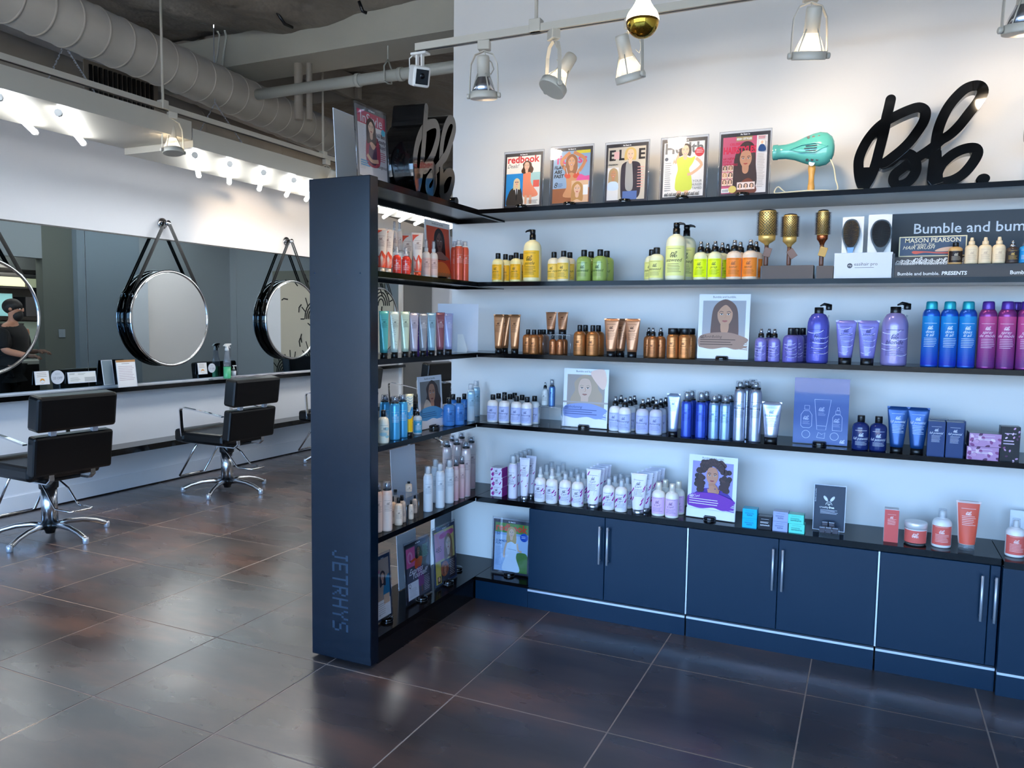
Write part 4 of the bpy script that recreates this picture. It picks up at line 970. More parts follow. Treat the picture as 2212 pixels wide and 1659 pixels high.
        if k.get('cap') == 'clear':
            MB().lathe([(R*.74, bh*.985), (R*.78, bh*.99), (R*.78, bh*1.02), (R*.7, bh*1.025)], 20).build('ring', M['blackp'] if k.get('ring', 1) else M['white'], t)
            MB().lathe([(R*.5, bh), (R*.5, H*.95), (R*.3, H*.985)], 14).build('actuator', M['silver'] if k.get('ring', 1) else M['white'], t)
            MB().lathe([(R*.76, bh*1.02), (R*.70, H*.985), (R*.64, H)], 20).build('overcap', M['clearcap'], t)
        else:
            MB().lathe([(R*.66, bh*.985), (R*.70, bh), (R*.66, H*.97), (R*.60, H*.995), (R*.45, H)], 20).build('cap', cm_, t)
        band(k, R, H*.03, bh*.88, t, k.get('half', 1.25))
    elif sh == 'tube':
        ch_ = H*k.get('capf', .11); RT = R; cr_ = R*k.get('capr', .60); 
        def sec(z):
            s_ = max(0, min(1, (z-ch_)/(H-ch_))); A = cr_*1.04+(RT-cr_*1.04)*s_**.9; B = cr_*1.04*(1-s_)**.75+.0016; return A, B
        rings = []
        for i in range(11):
            z = ch_+(H-ch_)*i/10; A, B = sec(min(z, H*.985)); rings.append([(A*math.cos(2*PI*j/26), B*math.sin(2*PI*j/26), z) for j in range(26)])
        MB().loft(rings).build('body', bm, t)
        MB().box((-RT*1.005, -.0022, H*.962), (RT*1.005, .0022, H*1.0)).build('crimp', bm, t)
        MB().lathe([(cr_*.98, 0), (cr_, .001), (cr_*1.02, ch_*.96), (cr_*.9, ch_)], 22).build('cap', cm_, t)
        band(k, R*.85, ch_+.012*H, H*.955, t, k.get('half', 1.1), rz=sec)
    elif sh == 'jar':
        MB().lathe([(R*.85, 0), (R*.96, .01), (R*.97, H*.08), (R*.97, H*.68), (R*.9, H*.72)], 30).build('body', bm, t)
        MB().lathe([(R, H*.70), (R, H*.93), (R*.97, H*.99), (R*.9, H)], 30).build('lid', cm_, t)
        band(k, R*.97, H*.10, H*.66, t, 1.25)
    elif sh == 'widecap':
        MB().lathe([(R*.85, 0), (R*.97, .01*H), (R, .05*H), (R, H*.68), (R*.95, H*.74), (R*.78, H*.785), (R*.7, H*.80)], 26).build('body', bm, t)
        MB().lathe([(R*.80, H*.80), (R*.84, H*.805), (R*.84, H*.985), (R*.80, H)], 24).build('cap', cm_, t); band(k, R, H*.08, H*.66, t, 1.15)
    elif sh == 'box':
        D = D or W
        MB().rbox((-W/2, -D/2, 0), (W/2, D/2, H), .0012, seg=1).build('carton', bm, t)
        flatprint(k, W*.98, H*.985, t, -D/2)
        if k.get('side'):
            cv = Cv(D*.98, H*.985/D); cv.clip = True; cv.rect(0, 0, 1, H*.985/D, k['side']); deco(cv, H/D, k, D); o = cv.build('side_print', t); o.rotation_euler.z = PI/2; o.location = (W/2, 0, 0)
    return t
K = {}
PROD = []
def kind(key, shape, name, cat, desc, body, cap='black', **kw):
    K[key] = dict(shape=shape, name=name, cat=cat, desc=desc, body=body, cap=cap, id=len(K)+3, **kw)
SHN = {1: 'top shelf', 2: 'second shelf', 3: 'third shelf', 4: 'fourth shelf', 5: 'countertop', 6: 'bottom shelf'}
GAP = []
def items(key, side, shelf, W_, lst, D=None, rot=None, zoff=0, where=None, Hfix=None, jit=.12, extra=''):
    """lst: (px of the centre, py of the top, distance behind the shelf's front edge)"""
    k = K[key]; proto = None; lst = sorted(lst, key=lambda q: q[0]); n_ = len(lst); H = Hfix
    z = Z[shelf]+zoff
    f0 = lst[0]
    fr = min(lst, key=lambda q: q[2]); 
    if side == 'w': p = P(fr[0], fr[1], 'y', YF+fr[2])
    else: p = P(fr[0], fr[1], 'x', XF-fr[2])
    if H is None: H = p.z-z
    Wm = W_*depth(p)/CF
    if D: D = D
    place = where or ('on countertop' if side == 'w' and shelf == 5 else ('on %s wall shelf' if side == 'w' else 'on side unit\'s %s shelf') % {1: 'top', 2: 'second', 3: 'third', 4: 'fourth', 5: 'fifth', 6: 'bottom'}[shelf])
    for i, q in enumerate(lst):
        pz = z+H
        if side == 'w':
            d = q[2]; pp = P(q[0], q[1], 'y', YF+d); loc = Vector((pp.x, YF+d, z)); r_ = (0 if rot is None else rot)
        else:
            d = q[2]; pp = P(q[0], q[1], 'x', XF-d); loc = Vector((XF-d, pp.y, z)); r_ = (.75 if rot is None else rot)
        if k['shape'] not in ('box', 'tube'): r_ += random.uniform(-jit, jit)
        if k['shape'] == 'tube': r_ += random.uniform(-.04, .04)
        tot = k.setdefault('n', 0)
        wl = which(i, n_); lab = f"{k['desc']}, {wl}, {place}" if wl else f"{k['desc']} {place}"
        if extra: lab = lab+' '+extra
        if proto is None:
            proto = make(k, H, Wm, D); proto.location = loc; proto.rotation_euler.z = r_; proto['label'] = lab; o = proto
        else: o = copytree(proto, loc, r_, lab)
        if n_ > 1: o['group'] = k['desc']+'s '+place
        PROD.append((o, Wm/2*(1.0 if k['shape'] != 'box' else 1.05), round(z, 3), side, k['shape']))
    return proto, H, Wm

Y1, Y2, Y3 = .075, .15, .225
# wall, second shelf
kind('gentle', 'flip', 'shampoo_bottle', 'bottle', 'small yellow black-capped bottle', 'fff0ac', lab='ffc026', ink='5a4318', word='gentle')
items('gentle', 'w', 2, 25, [(1076, 547, .06), (1092, 548, .13), (1104, 550, .20), (1115, 548, .06), (1128, 549, .13)])
kind('gentlepump', 'pump', 'pump_bottle', 'bottle', 'tall yellow gentle pump bottle', 'fff2bc', lab='ffc632', ink='231d10', word='gentle', bh=.25)
items('gentlepump', 'w', 2, 39, [(1151, 496, .06)], jit=.02)
kind('rich', 'flip', 'conditioner_bottle', 'bottle', 'cream bottle with yellow label and black cap', 'fbeccb', lab='ffd45c', ink='41361e', word='super rich')
items('rich', 'w', 2, 27, [(1197, 546, .10), (1218, 542, .05), (1231, 544, .14)])
kind('weedg', 'squat', 'shampoo_bottle', 'bottle', 'clear green seaweed bottle', '9db45c', ink='2c4a22', word='seaweed', rough=.12)
items('weedg', 'w', 2, 32, [(1262, 540, .06), (1277, 545, .16), (1297, 540, .06), (1311, 546, .15)])
kind('weedp', 'flip', 'conditioner_bottle', 'bottle', 'pale cream-green seaweed bottle', 'ecebc4', lab='eaeb8e', ink='2c321f', word='seaweed')
items('weedp', 'w', 2, 32, [(1409, 537, .15), (1419, 535, .055)])
kind('weedpump', 'pump', 'pump_bottle', 'bottle', 'large pale seaweed pump bottle', 'f2f0cd', lab='edf09a', ink='2a2f1e', word='seaweed', bh=.26, nozzle=1)
items('weedpump', 'w', 2, 43, [(1462, 481, .06), (1484, 487, .17)], jit=.02)
kind('prep', 'spray', 'spray_bottle', 'bottle', 'neon yellow-green spray bottle', 'f3f2c4', lab='ecff1e', ink='3a4a12', word='prep')
items('prep', 'w', 2, 30, [(1515, 522, .05), (1546, 521, .05), (1529, 525, .13), (1561, 525, .13), (1544, 528, .21), (1571, 528, .21)])
kind('tonic', 'spray', 'spray_bottle', 'bottle', 'orange tonic spray bottle', 'fbe0c6', lab='ff9234', ink='7a3a12', word='tonic')
items('tonic', 'w', 2, 33, [(1588, 519, .05), (1622, 518, .05), (1602, 523, .14), (1632, 523, .14)])
# wall, third shelf: bronze range, lilac range, cans
BZ = dict(metal=.55, rough=.3, ink='40200f')
kind('bztube', 'tube', 'cream_tube', 'tube', 'slim bronze squeeze tube', 'c98a5c', capf=.115, capr=.62, word='bond', **BZ)
items('bztube', 'w', 3, 25, [(1078, 679, .09), (1091, 680, .17), (1113, 679, .09)])
kind('bzsmall', 'squat', 'shampoo_bottle', 'bottle', 'small bronze bottle', 'b8733f', word='bond', **BZ)
items('bzsmall', 'w', 3, 24, [(1141, 712, .12), (1154, 712, .05), (1166, 712, .13), (1175, 712, .21)])
kind('bzmini', 'squat', 'shampoo_bottle', 'bottle', 'miniature bronze bottle under the riser', 'b36d40', word='bond', **BZ)
items('bzmini', 'w', 3, 16, [(1196, 724, .08), (1209, 724, .08), (1219, 724, .15)])
kind('bzbig', 'squat', 'shampoo_bottle', 'bottle', 'large round bronze bottle', 'bd7a44', word='bond', **BZ)
items('bzbig', 'w', 3, 27, [(1253, 702, .06), (1265, 702, .15), (1281, 702, .06), (1293, 702, .15)])
kind('bzwide', 'tube', 'cream_tube', 'tube', 'wide bronze squeeze tube', 'cc8e66', word='bond', capf=.14, capr=.58, **BZ)
items('bzwide', 'w', 3, 34, [(1322, 688, .06), (1341, 688, .16), (1367, 688, .06)])
kind('bzspray', 'spray', 'spray_bottle', 'bottle', 'small bronze spray bottle', 'b97544', word='bond', **BZ)
items('bzspray', 'w', 3, 22, [(1402, 708, .14), (1412, 708, .06), (1427, 708, .10)])
kind('bzwc', 'widecap', 'treatment_bottle', 'bottle', 'bronze bottle with wide black cap', 'c98047', word='bond', **BZ)
items('bzwc', 'w', 3, 25, [(1454, 709, .06), (1480, 709, .06), (1468, 709, .15), (1490, 709, .15)])
LL = dict(metal=.25, rough=.25, ink='2d2c5e', deco='blonde', word='blonde')
kind('lspray', 'spray', 'spray_bottle', 'bottle', 'small lilac spray bottle', '8f86cf', **LL)
items('lspray', 'w', 3, 25, [(1645, 710, .05), (1662, 709, .14), (1674, 710, .05)])
kind('lsq', 'squat', 'shampoo_bottle', 'bottle', 'round violet bottle', '7c73c4', **LL)
items('lsq', 'w', 3, 32, [(1709, 708, .05), (1722, 708, .13), (1735, 708, .21)])
kind('lbig', 'bigpump', 'refill_bottle', 'bottle', 'big violet refill bottle with pump beside its cap', '5a5cc0', **LL)
items('lbig', 'w', 3, 45, [(1770, 655, .07)], jit=.02)
kind('ltube', 'tube', 'cream_tube', 'tube', 'lilac squeeze tube with black cap', '8c88d4', capf=.15, capr=.62, **LL)
items('ltube', 'w', 3, 42, [(1829, 692, .05), (1877, 692, .05)])
kind('lbig2', 'bigpump', 'refill_bottle', 'bottle', 'big pale lilac refill bottle with pump beside cap', '9d93cf', **LL)
items('lbig2', 'w', 3, 52, [(1936, 653, .07)], jit=.02)
kind('bcan', 'can', 'hairspray_can', 'can', 'blue aerosol can with teal cap', '2460c8', '23a5b8', metal=.5, lab=('1a2fae', '1f8fd2'), ink='e8f4ff', word=['does', 'it all'], capf=.12)
items('bcan', 'w', 3, 34, [(2018, 651, .06), (2053, 651, .06), (2089, 651, .06)])
kind('pcan', 'can', 'hairspray_can', 'can', 'magenta aerosol can with violet cap', '8f3c8a', '5a35a0', metal=.5, lab=('6a2f78', 'c8518f'), ink='f3dcee', word=['spray', 'de mode'], capf=.12)
items('pcan', 'w', 3, 35, [(2141, 651, .06), (2179, 651, .06), (2215, 651, .06), (2196, 651, .15)])
# wall, fourth shelf: thickening range
TB = dict(lab='c3cbf0', ink='2b3a86', word='thickening')
kind('thk', 'flip', 'shampoo_bottle', 'bottle', 'white bottle with blue label and black cap', 'f3eeea', **TB)
items('thk', 'w', 4, 25, [(1065, 853, .07), (1090, 853, .07), (1116, 856, .06), (1139, 857, .05), (1155, 853, .12), (1077, 850, .15), (1102, 850, .15), (1128, 852, .14), (1090, 847, .23), (1112, 847, .23)])
kind('thkmini', 'spray', 'spray_bottle', 'bottle', 'tiny frosted spray bottle on the clear riser', 'dcdcd8', ink='333333')
kind('thkcanm', 'can', 'mousse_can', 'can', 'small blue can on the clear riser', '5f86c0', 'clear', metal=.5, ink='1c2f60', capf=.26)
kind('thksp', 'spray', 'spray_bottle', 'bottle', 'white spray bottle with blue label', 'f2f0f0', **TB)
items('thksp', 'w', 4, 27, [(1330, 856, .09), (1351, 859, .05), (1362, 856, .13), (1342, 853, .18), (1371, 855, .20)])
kind('thkl', 'spray', 'spray_bottle', 'bottle', 'frosted lilac spray bottle', 'cdcfe0', lab='bcc2ea', ink='39438a', word='thickening')
items('thkl', 'w', 4, 28, [(1389, 862, .05), (1418, 862, .05), (1401, 859, .13), (1428, 858, .13), (1412, 857, .21), (1438, 857, .21)])
kind('stube', 'tube', 'cream_tube', 'tube', 'slim silver-blue squeeze tube', 'a9b6d0', metal=.5, capf=.1, capr=.66, ink='3a4f80', rough=.25)
items('stube', 'w', 4, 29, [(1456, 850, .07)])
kind('dcan', 'can', 'mousse_can', 'can', 'deep blue mousse can with clear cap', '3f5cc8', 'clear', metal=.5, ink='16246a', capf=.21)
items('dcan', 'w', 4, 23, [(1485, 845, .06), (1495, 845, .14), (1516, 845, .06), (1527, 845, .14)])
kind('lcan', 'can', 'dry_spray_can', 'can', 'short light blue can with clear cap', '92b0d8', 'clear', metal=.6, ink='223a70', capf=.16)
items('lcan', 'w', 4, 23, [(1544, 855, .06), (1568, 855, .05), (1555, 855, .14), (1577, 855, .14)])
kind('scan', 'can', 'hairspray_can', 'can', 'tall silver hairspray can', 'b4bcd2', 'clear', metal=.8, ink='2c3560', word='thickening', capf=.12)
items('scan', 'w', 4, 26, [(1600, 823, .05), (1634, 823, .06), (1614, 822, .14), (1627, 822, .22)])
kind('swide', 'tube', 'cream_tube', 'tube', 'wide silver squeeze tube', 'bcc3d6', metal=.6, capf=.15, capr=.66, ink='3c4470', word='thickening', rough=.25)
items('swide', 'w', 4, 41, [(1668, 868, .06)])
FP = dict(ink='dfe8f8', word='full potential')
kind('nav', 'flip', 'shampoo_bottle', 'bottle', 'dark navy bottle with white writing', '1d2c66', rough=.15, **FP)
items('nav', 'w', 4, 34, [(1861, 897, .06), (1899, 897, .06)])
kind('navtube', 'tube', 'cream_tube', 'tube', 'wide navy squeeze tube', '1f4a86', metal=.3, capf=.12, capr=.58, **FP)
items('navtube', 'w', 4, 43, [(1941, 878, .06), (1985, 879, .06)])
kind('navbox', 'box', 'product_box', 'box', 'upright navy carton', '16356a', lab='17386e', side='102a58', **FP)
items('navbox', 'w', 4, 33, [(2026, 909, .05), (2061, 909, .05), (2030, 907, .125), (2064, 907, .125)], D=.055)
kind('oilbox', 'box', 'product_box', 'box', 'flat pink-and-black floral carton', '251a2c', lab='b98cb8', side='8a5a88', deco='oil', ink='f0e6f2', plain=1)
pr_, hh, ww = items('oilbox', 'w', 4, 60, [(2124, 962, .06)], D=.10, where='lower of two stacked at right of the fourth shelf')
o = copytree(pr_, Vector(pr_.location)+Vector((0, 0, hh+.0005)), None, 'flat pink-and-black floral carton, upper of two stacked on fourth shelf')
kind('oiltall', 'box', 'product_box', 'box', 'upright black carton with pink floral band', '0d0a12', lab='0f0c14', side='100c14', deco='oil', ink='d9c4dc', plain=1)
items('oiltall', 'w', 4, 36, [(2178, 920, .07)], D=.06)
# countertop: curl range
CU = dict(lab='eae6f4', ink='2b2440', word='Curl', deco='curl')
kind('cbox', 'box', 'product_box', 'box', 'small white and magenta carton', 'ece6f2', side='b33aa0', **CU)
pr_, hh, ww = items('cbox', 'w', 5, 27, [(1078, 1049, .09)], D=.075, where='lowest of three stacked at the counter corner')
copytree(pr_, Vector(pr_.location)+Vector((.001, 0, hh+.0004)), .02, 'small white and magenta carton, middle of three stacked at the counter corner')
copytree(pr_, Vector(pr_.location)+Vector((-.001, 0, 2*hh+.0008)), -.02, 'small white and magenta carton, topmost of three stacked at the counter corner')
kind('ccan', 'can', 'mousse_can', 'can', 'white and magenta foam can', 'e3daf0', 'clear', ring=0, capf=.2, **CU)
items('ccan', 'w', 5, 20, [(1109, 983, .06), (1117, 981, .12), (1125, 979, .18), (1133, 977, .24), (1142, 975, .30)])
kind('ctube', 'tube', 'cream_tube', 'tube', 'tall white and magenta tube left end', 'efeaf6', 'silver', capf=.1, capr=.62, **CU)
items('ctube', 'w', 5, 24, [(1134, 989, .05), (1148, 987, .13)])
kind('cspray', 'curlspray', 'spray_bottle', 'bottle', 'white curl spray bottle with clear cap', 'f7efe9', **CU)
items('cspray', 'w', 5, 26, [(1168, 1006, .06), (1193, 1010, .05), (1181, 1002, .14), (1207, 1004, .14), (1192, 998, .22), (1217, 1000, .22)])
kind('cflip', 'curlflip', 'shampoo_bottle', 'bottle', 'white curl bottle with pale flip cap', 'f7efe9', 'clear', **CU)
items('cflip', 'w', 5, 27, [(1222, 1021, .06), (1249, 1024, .05), (1234, 1017, .14), (1261, 1019, .14), (1246, 1013, .22)])
kind('cwide', 'tube', 'cream_tube', 'tube', 'wide white and magenta curl tube, left file', 'f0ebf7', 'silver', capf=.12, capr=.68, **CU)
items('cwide', 'w', 5, 34, [(1283, 1013, .05), (1291, 1009, .105), (1298, 1005, .16), (1305, 1001, .215)])
kind('cflip2', 'curlflip', 'conditioner_bottle', 'bottle', 'rounder white curl bottle with pale cap', 'f7efe9', 'clear', **CU)
items('cflip2', 'w', 5, 27, [(1316, 1031, .06), (1343, 1035, .05), (1329, 1026, .14), (1356, 1029, .14), (1341, 1022, .22)])
kind('cwide2', 'tube', 'cream_tube', 'tube', 'wide white and magenta curl tube, right file', 'f0ebf7', 'silver', capf=.12, capr=.68, **CU)
items('cwide2', 'w', 5, 36, [(1384, 1023, .045), (1393, 1019, .095), (1402, 1015, .145), (1410, 1011, .195), (1418, 1008, .245)])
kind('cpink', 'curlflip', 'conditioner_bottle', 'bottle', 'white bottle with pink label and cream cap', 'f7efe4', 'f3e6d4', lab='e6bfe8', ink='5a2a6a', word='Curl')
items('cpink', 'w', 5, 29, [(1424, 1042, .06), (1453, 1045, .05), (1438, 1038, .14), (1466, 1040, .14)])
def bx(key, side_, name, desc, body, lab, W_, px, py, d, D, ink, word, dbl=True, rot=0.0, top=None):
    kind(key, 'box', name, 'box', desc, body, lab=lab, side=body, ink=ink, word=word, plain=1)
    pr_, hh, ww = items(key, side_, 5, W_, [(px, py, d)], D=D, rot=rot, where='on the counter, lower of two' if dbl else 'on the countertop')
    if dbl: copytree(pr_, Vector(pr_.location)+Vector((0, 0, hh+.0006)), None, desc+' on the counter, upper of two')
    return pr_, hh
bx('cy', 'w', 'product_box', 'bright cyan square carton', '18b4dc', '12baf0', 30, 1621, 1117, .05, .062, '0a3c58', 'sumo')
bx('bk', 'w', 'product_box', 'small glossy black square carton', '14161e', '10121a', 28, 1656, 1114, .05, .05, 'e8eaf0', 'sumotech', dbl=False)
bx('gr', 'w', 'product_box', 'lavender grey square carton', '8d98c0', 'a3aed8', 31, 1687, 1124, .05, .058, '4a5684', 'sumo')
bx('mt', 'w', 'product_box', 'mint green square carton', '4fcdb8', '66e4d0', 32, 1720, 1129, .05, .058, '1d6a60', 'semisumo')
kind('corbox', 'box', 'product_box', 'box', 'tall narrow coral carton', 'f4e9ea', lab='e0605c', side='b84a50', ink='fbe8e4', word='')
items('corbox', 'w', 5, 28, [(1927, 1098, .09)], D=.05)
kind('corjar', 'jar', 'cream_jar', 'jar', 'round white jar with coral label', 'f3eeee', 'f4f0f0', lab='e5685f', ink='fbe8e4', word='')
items('corjar', 'w', 5, 45, [(1979, 1126, .10)])
kind('corbot', 'curlflip', 'lotion_bottle', 'bottle', 'white bottle with coral label', 'f3eeee', 'clear', lab='e5685f', ink='fbe8e4', word='')
items('corbot', 'w', 5, 38, [(2037, 1099, .10)], extra='beside the jar')
kind('cortube', 'tube', 'cream_tube', 'tube', 'large clear-capped coral tube', 'f0d8d4', 'clear', lab='e8604a', ink='fbe8e4', word='', capf=.12, capr=.66)
items('cortube', 'w', 5, 47, [(2093, 1082, .10)])
kind('corbot2', 'curlflip', 'lotion_bottle', 'bottle', 'white bottle with coral label', 'f3eeee', 'clear', lab='e5685f', ink='fbe8e4', word='')
items('corbot2', 'w', 5, 37, [(2196, 1120, .08)], extra='at the picture\'s right edge')
# ---- side unit
kind('o1', 'tube', 'cream_tube', 'tube', 'orange and cream squeeze tube', 'f6e2cf', 'f3dfca', deco='gum', lab='f8e6d6', ink='8a4a3a', capf=.10, capr=.62)
items('o1', 's', 2, 30, [(822, 493, .06), (836, 493, .06)])
items('o1', 's', 2, 26, [(880, 505, .15)], extra='behind the red sprays')
kind('o2', 'tube', 'cream_tube', 'tube', 'tall orange-bottomed squeeze tube', 'f6e2cf', 'ef5a30', deco='gum', lab='f8e6d6', ink='8a4a3a', capf=.10, capr=.62)
items('o2', 's', 2, 25, [(902, 503, .05)])
kind('red', 'curlspray', 'spray_bottle', 'bottle', 'small red oil spray bottle', 'e6402e', rough=.12, ink='fff0e8')
items('red', 's', 2, 19, [(857, 538, .06), (877, 535, .05)])
kind('cr', 'curlspray', 'spray_bottle', 'bottle', 'cream spray bottle with peach label', 'f8e8da', lab='f6cfc0', ink='9a5a4a')
items('cr', 's', 2, 18, [(921, 519, .06), (937, 520, .05)])
kind('cr2', 'curlspray', 'spray_bottle', 'bottle', 'small cream spray bottle on the clear riser', 'f8e8da', ink='9a5a4a')
kind('coral', 'can', 'hairspray_can', 'can', 'coral aerosol can with clear cap', 'ef6648', 'clear', ring=0, metal=.2, ink='fbe0d8', capf=.14)
items('coral', 's', 2, 18, [(983, 520, .10), (991, 519, .05), (1004, 521, .05)])
TU = dict(capf=.11, capr=.72)
for j, (ky, px, top, col, ink, ds, dc) in enumerate([('t1', 829, 672, '5fc4c4', '1d4a4a', 'turquoise squeeze tube', None), ('t2', 852, 673, 'd6e6dc', '103030', 'clear tube with dark teal print', 'print'), ('t3', 875, 673, 'cfe4cc', '3a4a30', 'pale green squeeze tube', None),
        ('t4', 894, 676, 'c2bccb', '4a4458', 'lavender grey squeeze tube', None), ('t5', 914, 677, '9c9fa6', 'e8e8ea', 'grey squeeze tube', None), ('t6', 932, 676, '9cc4d8', '3a5a68', 'light blue squeeze tube', None), ('t7', 951, 675, '9a5e68', 'f0e0e4', 'mauve squeeze tube', None), ('t8', 969, 677, 'b4bcea', 'eef0ff', 'periwinkle squeeze tube', None)]):
    kind(ky, 'tube', 'cream_tube', 'tube', ds, col, ink=ink, metal=.15, deco=dc, **TU)
    items(ky, 's', 3, 21 if j else 22, [(px, top, .055)], rot=.95)
kind('pv', 'box', 'product_box', 'box', 'thin deep purple carton between grey tubes', '4a2f8e', lab='4f3496', side='4a2f8e', ink='8a74c8', word='', plain=1)
items('pv', 's', 3, 16, [(904, 684, .16), (925, 684, .16)], D=.03)
kind('crm', 'flip', 'lotion_bottle', 'bottle', 'cream bottle with black cap', 'f6efd8', deco='cloud', lab='f3efdc', ink='5a6a70')
items('crm', 's', 4, 24, [(828, 886, .035)], extra='beside the end panel')
kind('sky', 'can', 'hairspray_can', 'can', 'sky blue surf spray can', '4fb0e2', 'clear', metal=.3, ink='eaf6ff', capf=.16)
items('sky', 's', 4, 22, [(831, 855, .13), (853, 855, .05), (871, 853, .06)])
kind('surf', 'tube', 'cream_tube', 'tube', 'yellow and white surf squeeze tube', 'f4e8b8', lab='f6f0d0', deco='surf', word='Surf', ink='1f3a60', capf=.1, capr=.72)
items('surf', 's', 4, 19, [(883, 851, .05)], rot=.95)
kind('clr', 'spray', 'spray_bottle', 'bottle', 'small clear spray bottle with blue label', 'c2ccd0', lab='3f9cc0', ink='ffffff')
items('clr', 's', 4, 19, [(902, 882, .05), (908, 876, .14)])
kind('blu', 'squat', 'shampoo_bottle', 'bottle', 'clear blue bottle with black cap', '4f8cd2', rough=.12, ink='1c3f7a')
items('blu', 's', 4, 25, [(970, 858, .07), (979, 855, .16), (991, 858, .045), (1003, 856, .12)])
kind('slv', 'can', 'hairspray_can', 'can', 'slim silver and sky blue can', 'b7d0e0', 'clear', ring=0, metal=.4, lab=('c2c8ce', '9ccbe4'), ink='3a5a70', capf=.17)
items('slv', 's', 4, 17, [(1018, 829, .05), (1029, 828, .14)])
kind('pchcan', 'can', 'dry_shampoo_can', 'can', 'peach can with dark ringed cap', 'f0cdb8', 'clear', lab='f4d6c4', ink='8a6a5a', capf=.16)
items('pchcan', 's', 5, 23, [(819, 1034, .06), (831, 1041, .045)])
kind('pch', 'flip', 'shampoo_bottle', 'bottle', 'small peach bottle with black cap', 'f3d5b8', lab='f6dcc4', ink='7a5a4a')
items('pch', 's', 5, 18, [(847, 1076, .09), (861, 1075, .045), (868, 1070, .06), (854, 1068, .16)])
kind('pchm', 'flip', 'shampoo_bottle', 'bottle', 'miniature peach bottle under the riser', 'f3d5b8', lab='f6dcc4', ink='7a5a4a')
items('pchm', 's', 5, 11, [(888, 1081, .05), (896, 1079, .10)])
kind('wcan', 'can', 'dry_shampoo_can', 'can', 'white can with gold patch and frosted cap', 'dfe4ea', 'clear', ring=0, lab=('e6e8ea', 'e9edf2'), ink='7f8a98', capf=.19)
items('wcan', 's', 5, 20, [(925, 993, .06), (941, 994, .13), (951, 1000, .045), (971, 992, .055)])
kind('pcan2', 'can', 'dry_shampoo_can', 'can', 'small pink can with dark cap', 'e2bcbc', 'clear', lab=('d9a4ac', 'ecd2cc'), ink='7a4a54', capf=.17)
items('pcan2', 's', 5, 13, [(985, 990, .05), (998, 989, .05)])
kind('tcan', 'can', 'dry_shampoo_can', 'can', 'tall pale pink hairspray can', 'd8c4c2', 'clear', metal=.3, lab=('c9a4a8', 'd8ccc8'), ink='6a4a54', capf=.11)
items('tcan', 's', 5, 20, [(966, 950, .17), (987, 951, .16), (1007, 954, .05), (1018, 951, .12), (977, 947, .25), (997, 948, .25)])

# risers and what stands on them
def riser(side, shelf, px0, px1, ytop, d0, d1, label):
    z = Z[shelf]
    if side == 'w':
        a = P(px0, ytop, 'y', YF+d0); b_ = P(px1, ytop, 'y', YF+d0); H = a.z-z; w = b_.x-a.x; c = Vector(((a.x+b_.x)/2, YF+(d0+d1)/2, z)); dd = d1-d0; r_ = 0
    else:
        a = P(px0, ytop, 'x', XF-d0); b_ = P(px1, ytop, 'x', XF-d0); H = a.z-z; w = b_.y-a.y; c = Vector((XF-(d0+d1)/2, (a.y+b_.y)/2, z)); dd = d1-d0; r_ = PI/2
    t = thing('acrylic_riser', label, 'stand', c, r_); th = .003
    MB().box((-w/2, -dd/2, H-th), (w/2, dd/2, H)).build('top', M['clear'], t)
    for s_ in (-1, 1): MB().box((s_*w/2-(th if s_ > 0 else 0), -dd/2, 0), (s_*w/2+(th if s_ < 0 else 0), dd/2, H-th)).build('side', M['clear'], t)
    for s_ in (-1, 1):
        MB().tube([(s_*(w/2-.001), -dd/2, 0), (s_*(w/2-.001), -dd/2, H), ], .0011, 4).build('edge', M['silver'], t)
    MB().tube([(-w/2, -dd/2, H), (w/2, -dd/2, H)], .0011, 4).build('edge', M['silver'], t)
    return H
h = riser('w', 3, 1173, 1233, 722, .03, .19, 'clear riser carrying two bronze tubes on the third shelf')
kind('bztop', 'tube', 'cream_tube', 'tube', 'short bronze tube on the clear riser', 'c58860', word='bond', capf=.2, capr=.66, **BZ)
items('bztop', 'w', 3, 25, [(1191, 674, .09), (1216, 674, .09)], zoff=h+.0004)
h = riser('w', 4, 1164, 1213, 878, .04, .19, 'clear riser carrying a mini spray and can, fourth shelf')
items('thkmini', 'w', 4, 15, [(1178, 826, .11)], zoff=h+.0004); items('thkcanm', 'w', 4, 14, [(1193, 819, .11)], zoff=h+.0004)
h = riser('s', 5, 878, 905, 1076, .02, .15, 'clear riser with a peach bottle on the side unit')
items('pch', 's', 5, 14, [(883, 1040, .09)], zoff=h+.0004, extra='on the riser')
h = riser('s', 2, 845, 884, 538, .10, .19, 'clear riser behind the red sprays on the side unit')
items('cr2', 's', 2, 13, [(852, 477, .145), (863, 480, .14)], zoff=h+.0004)
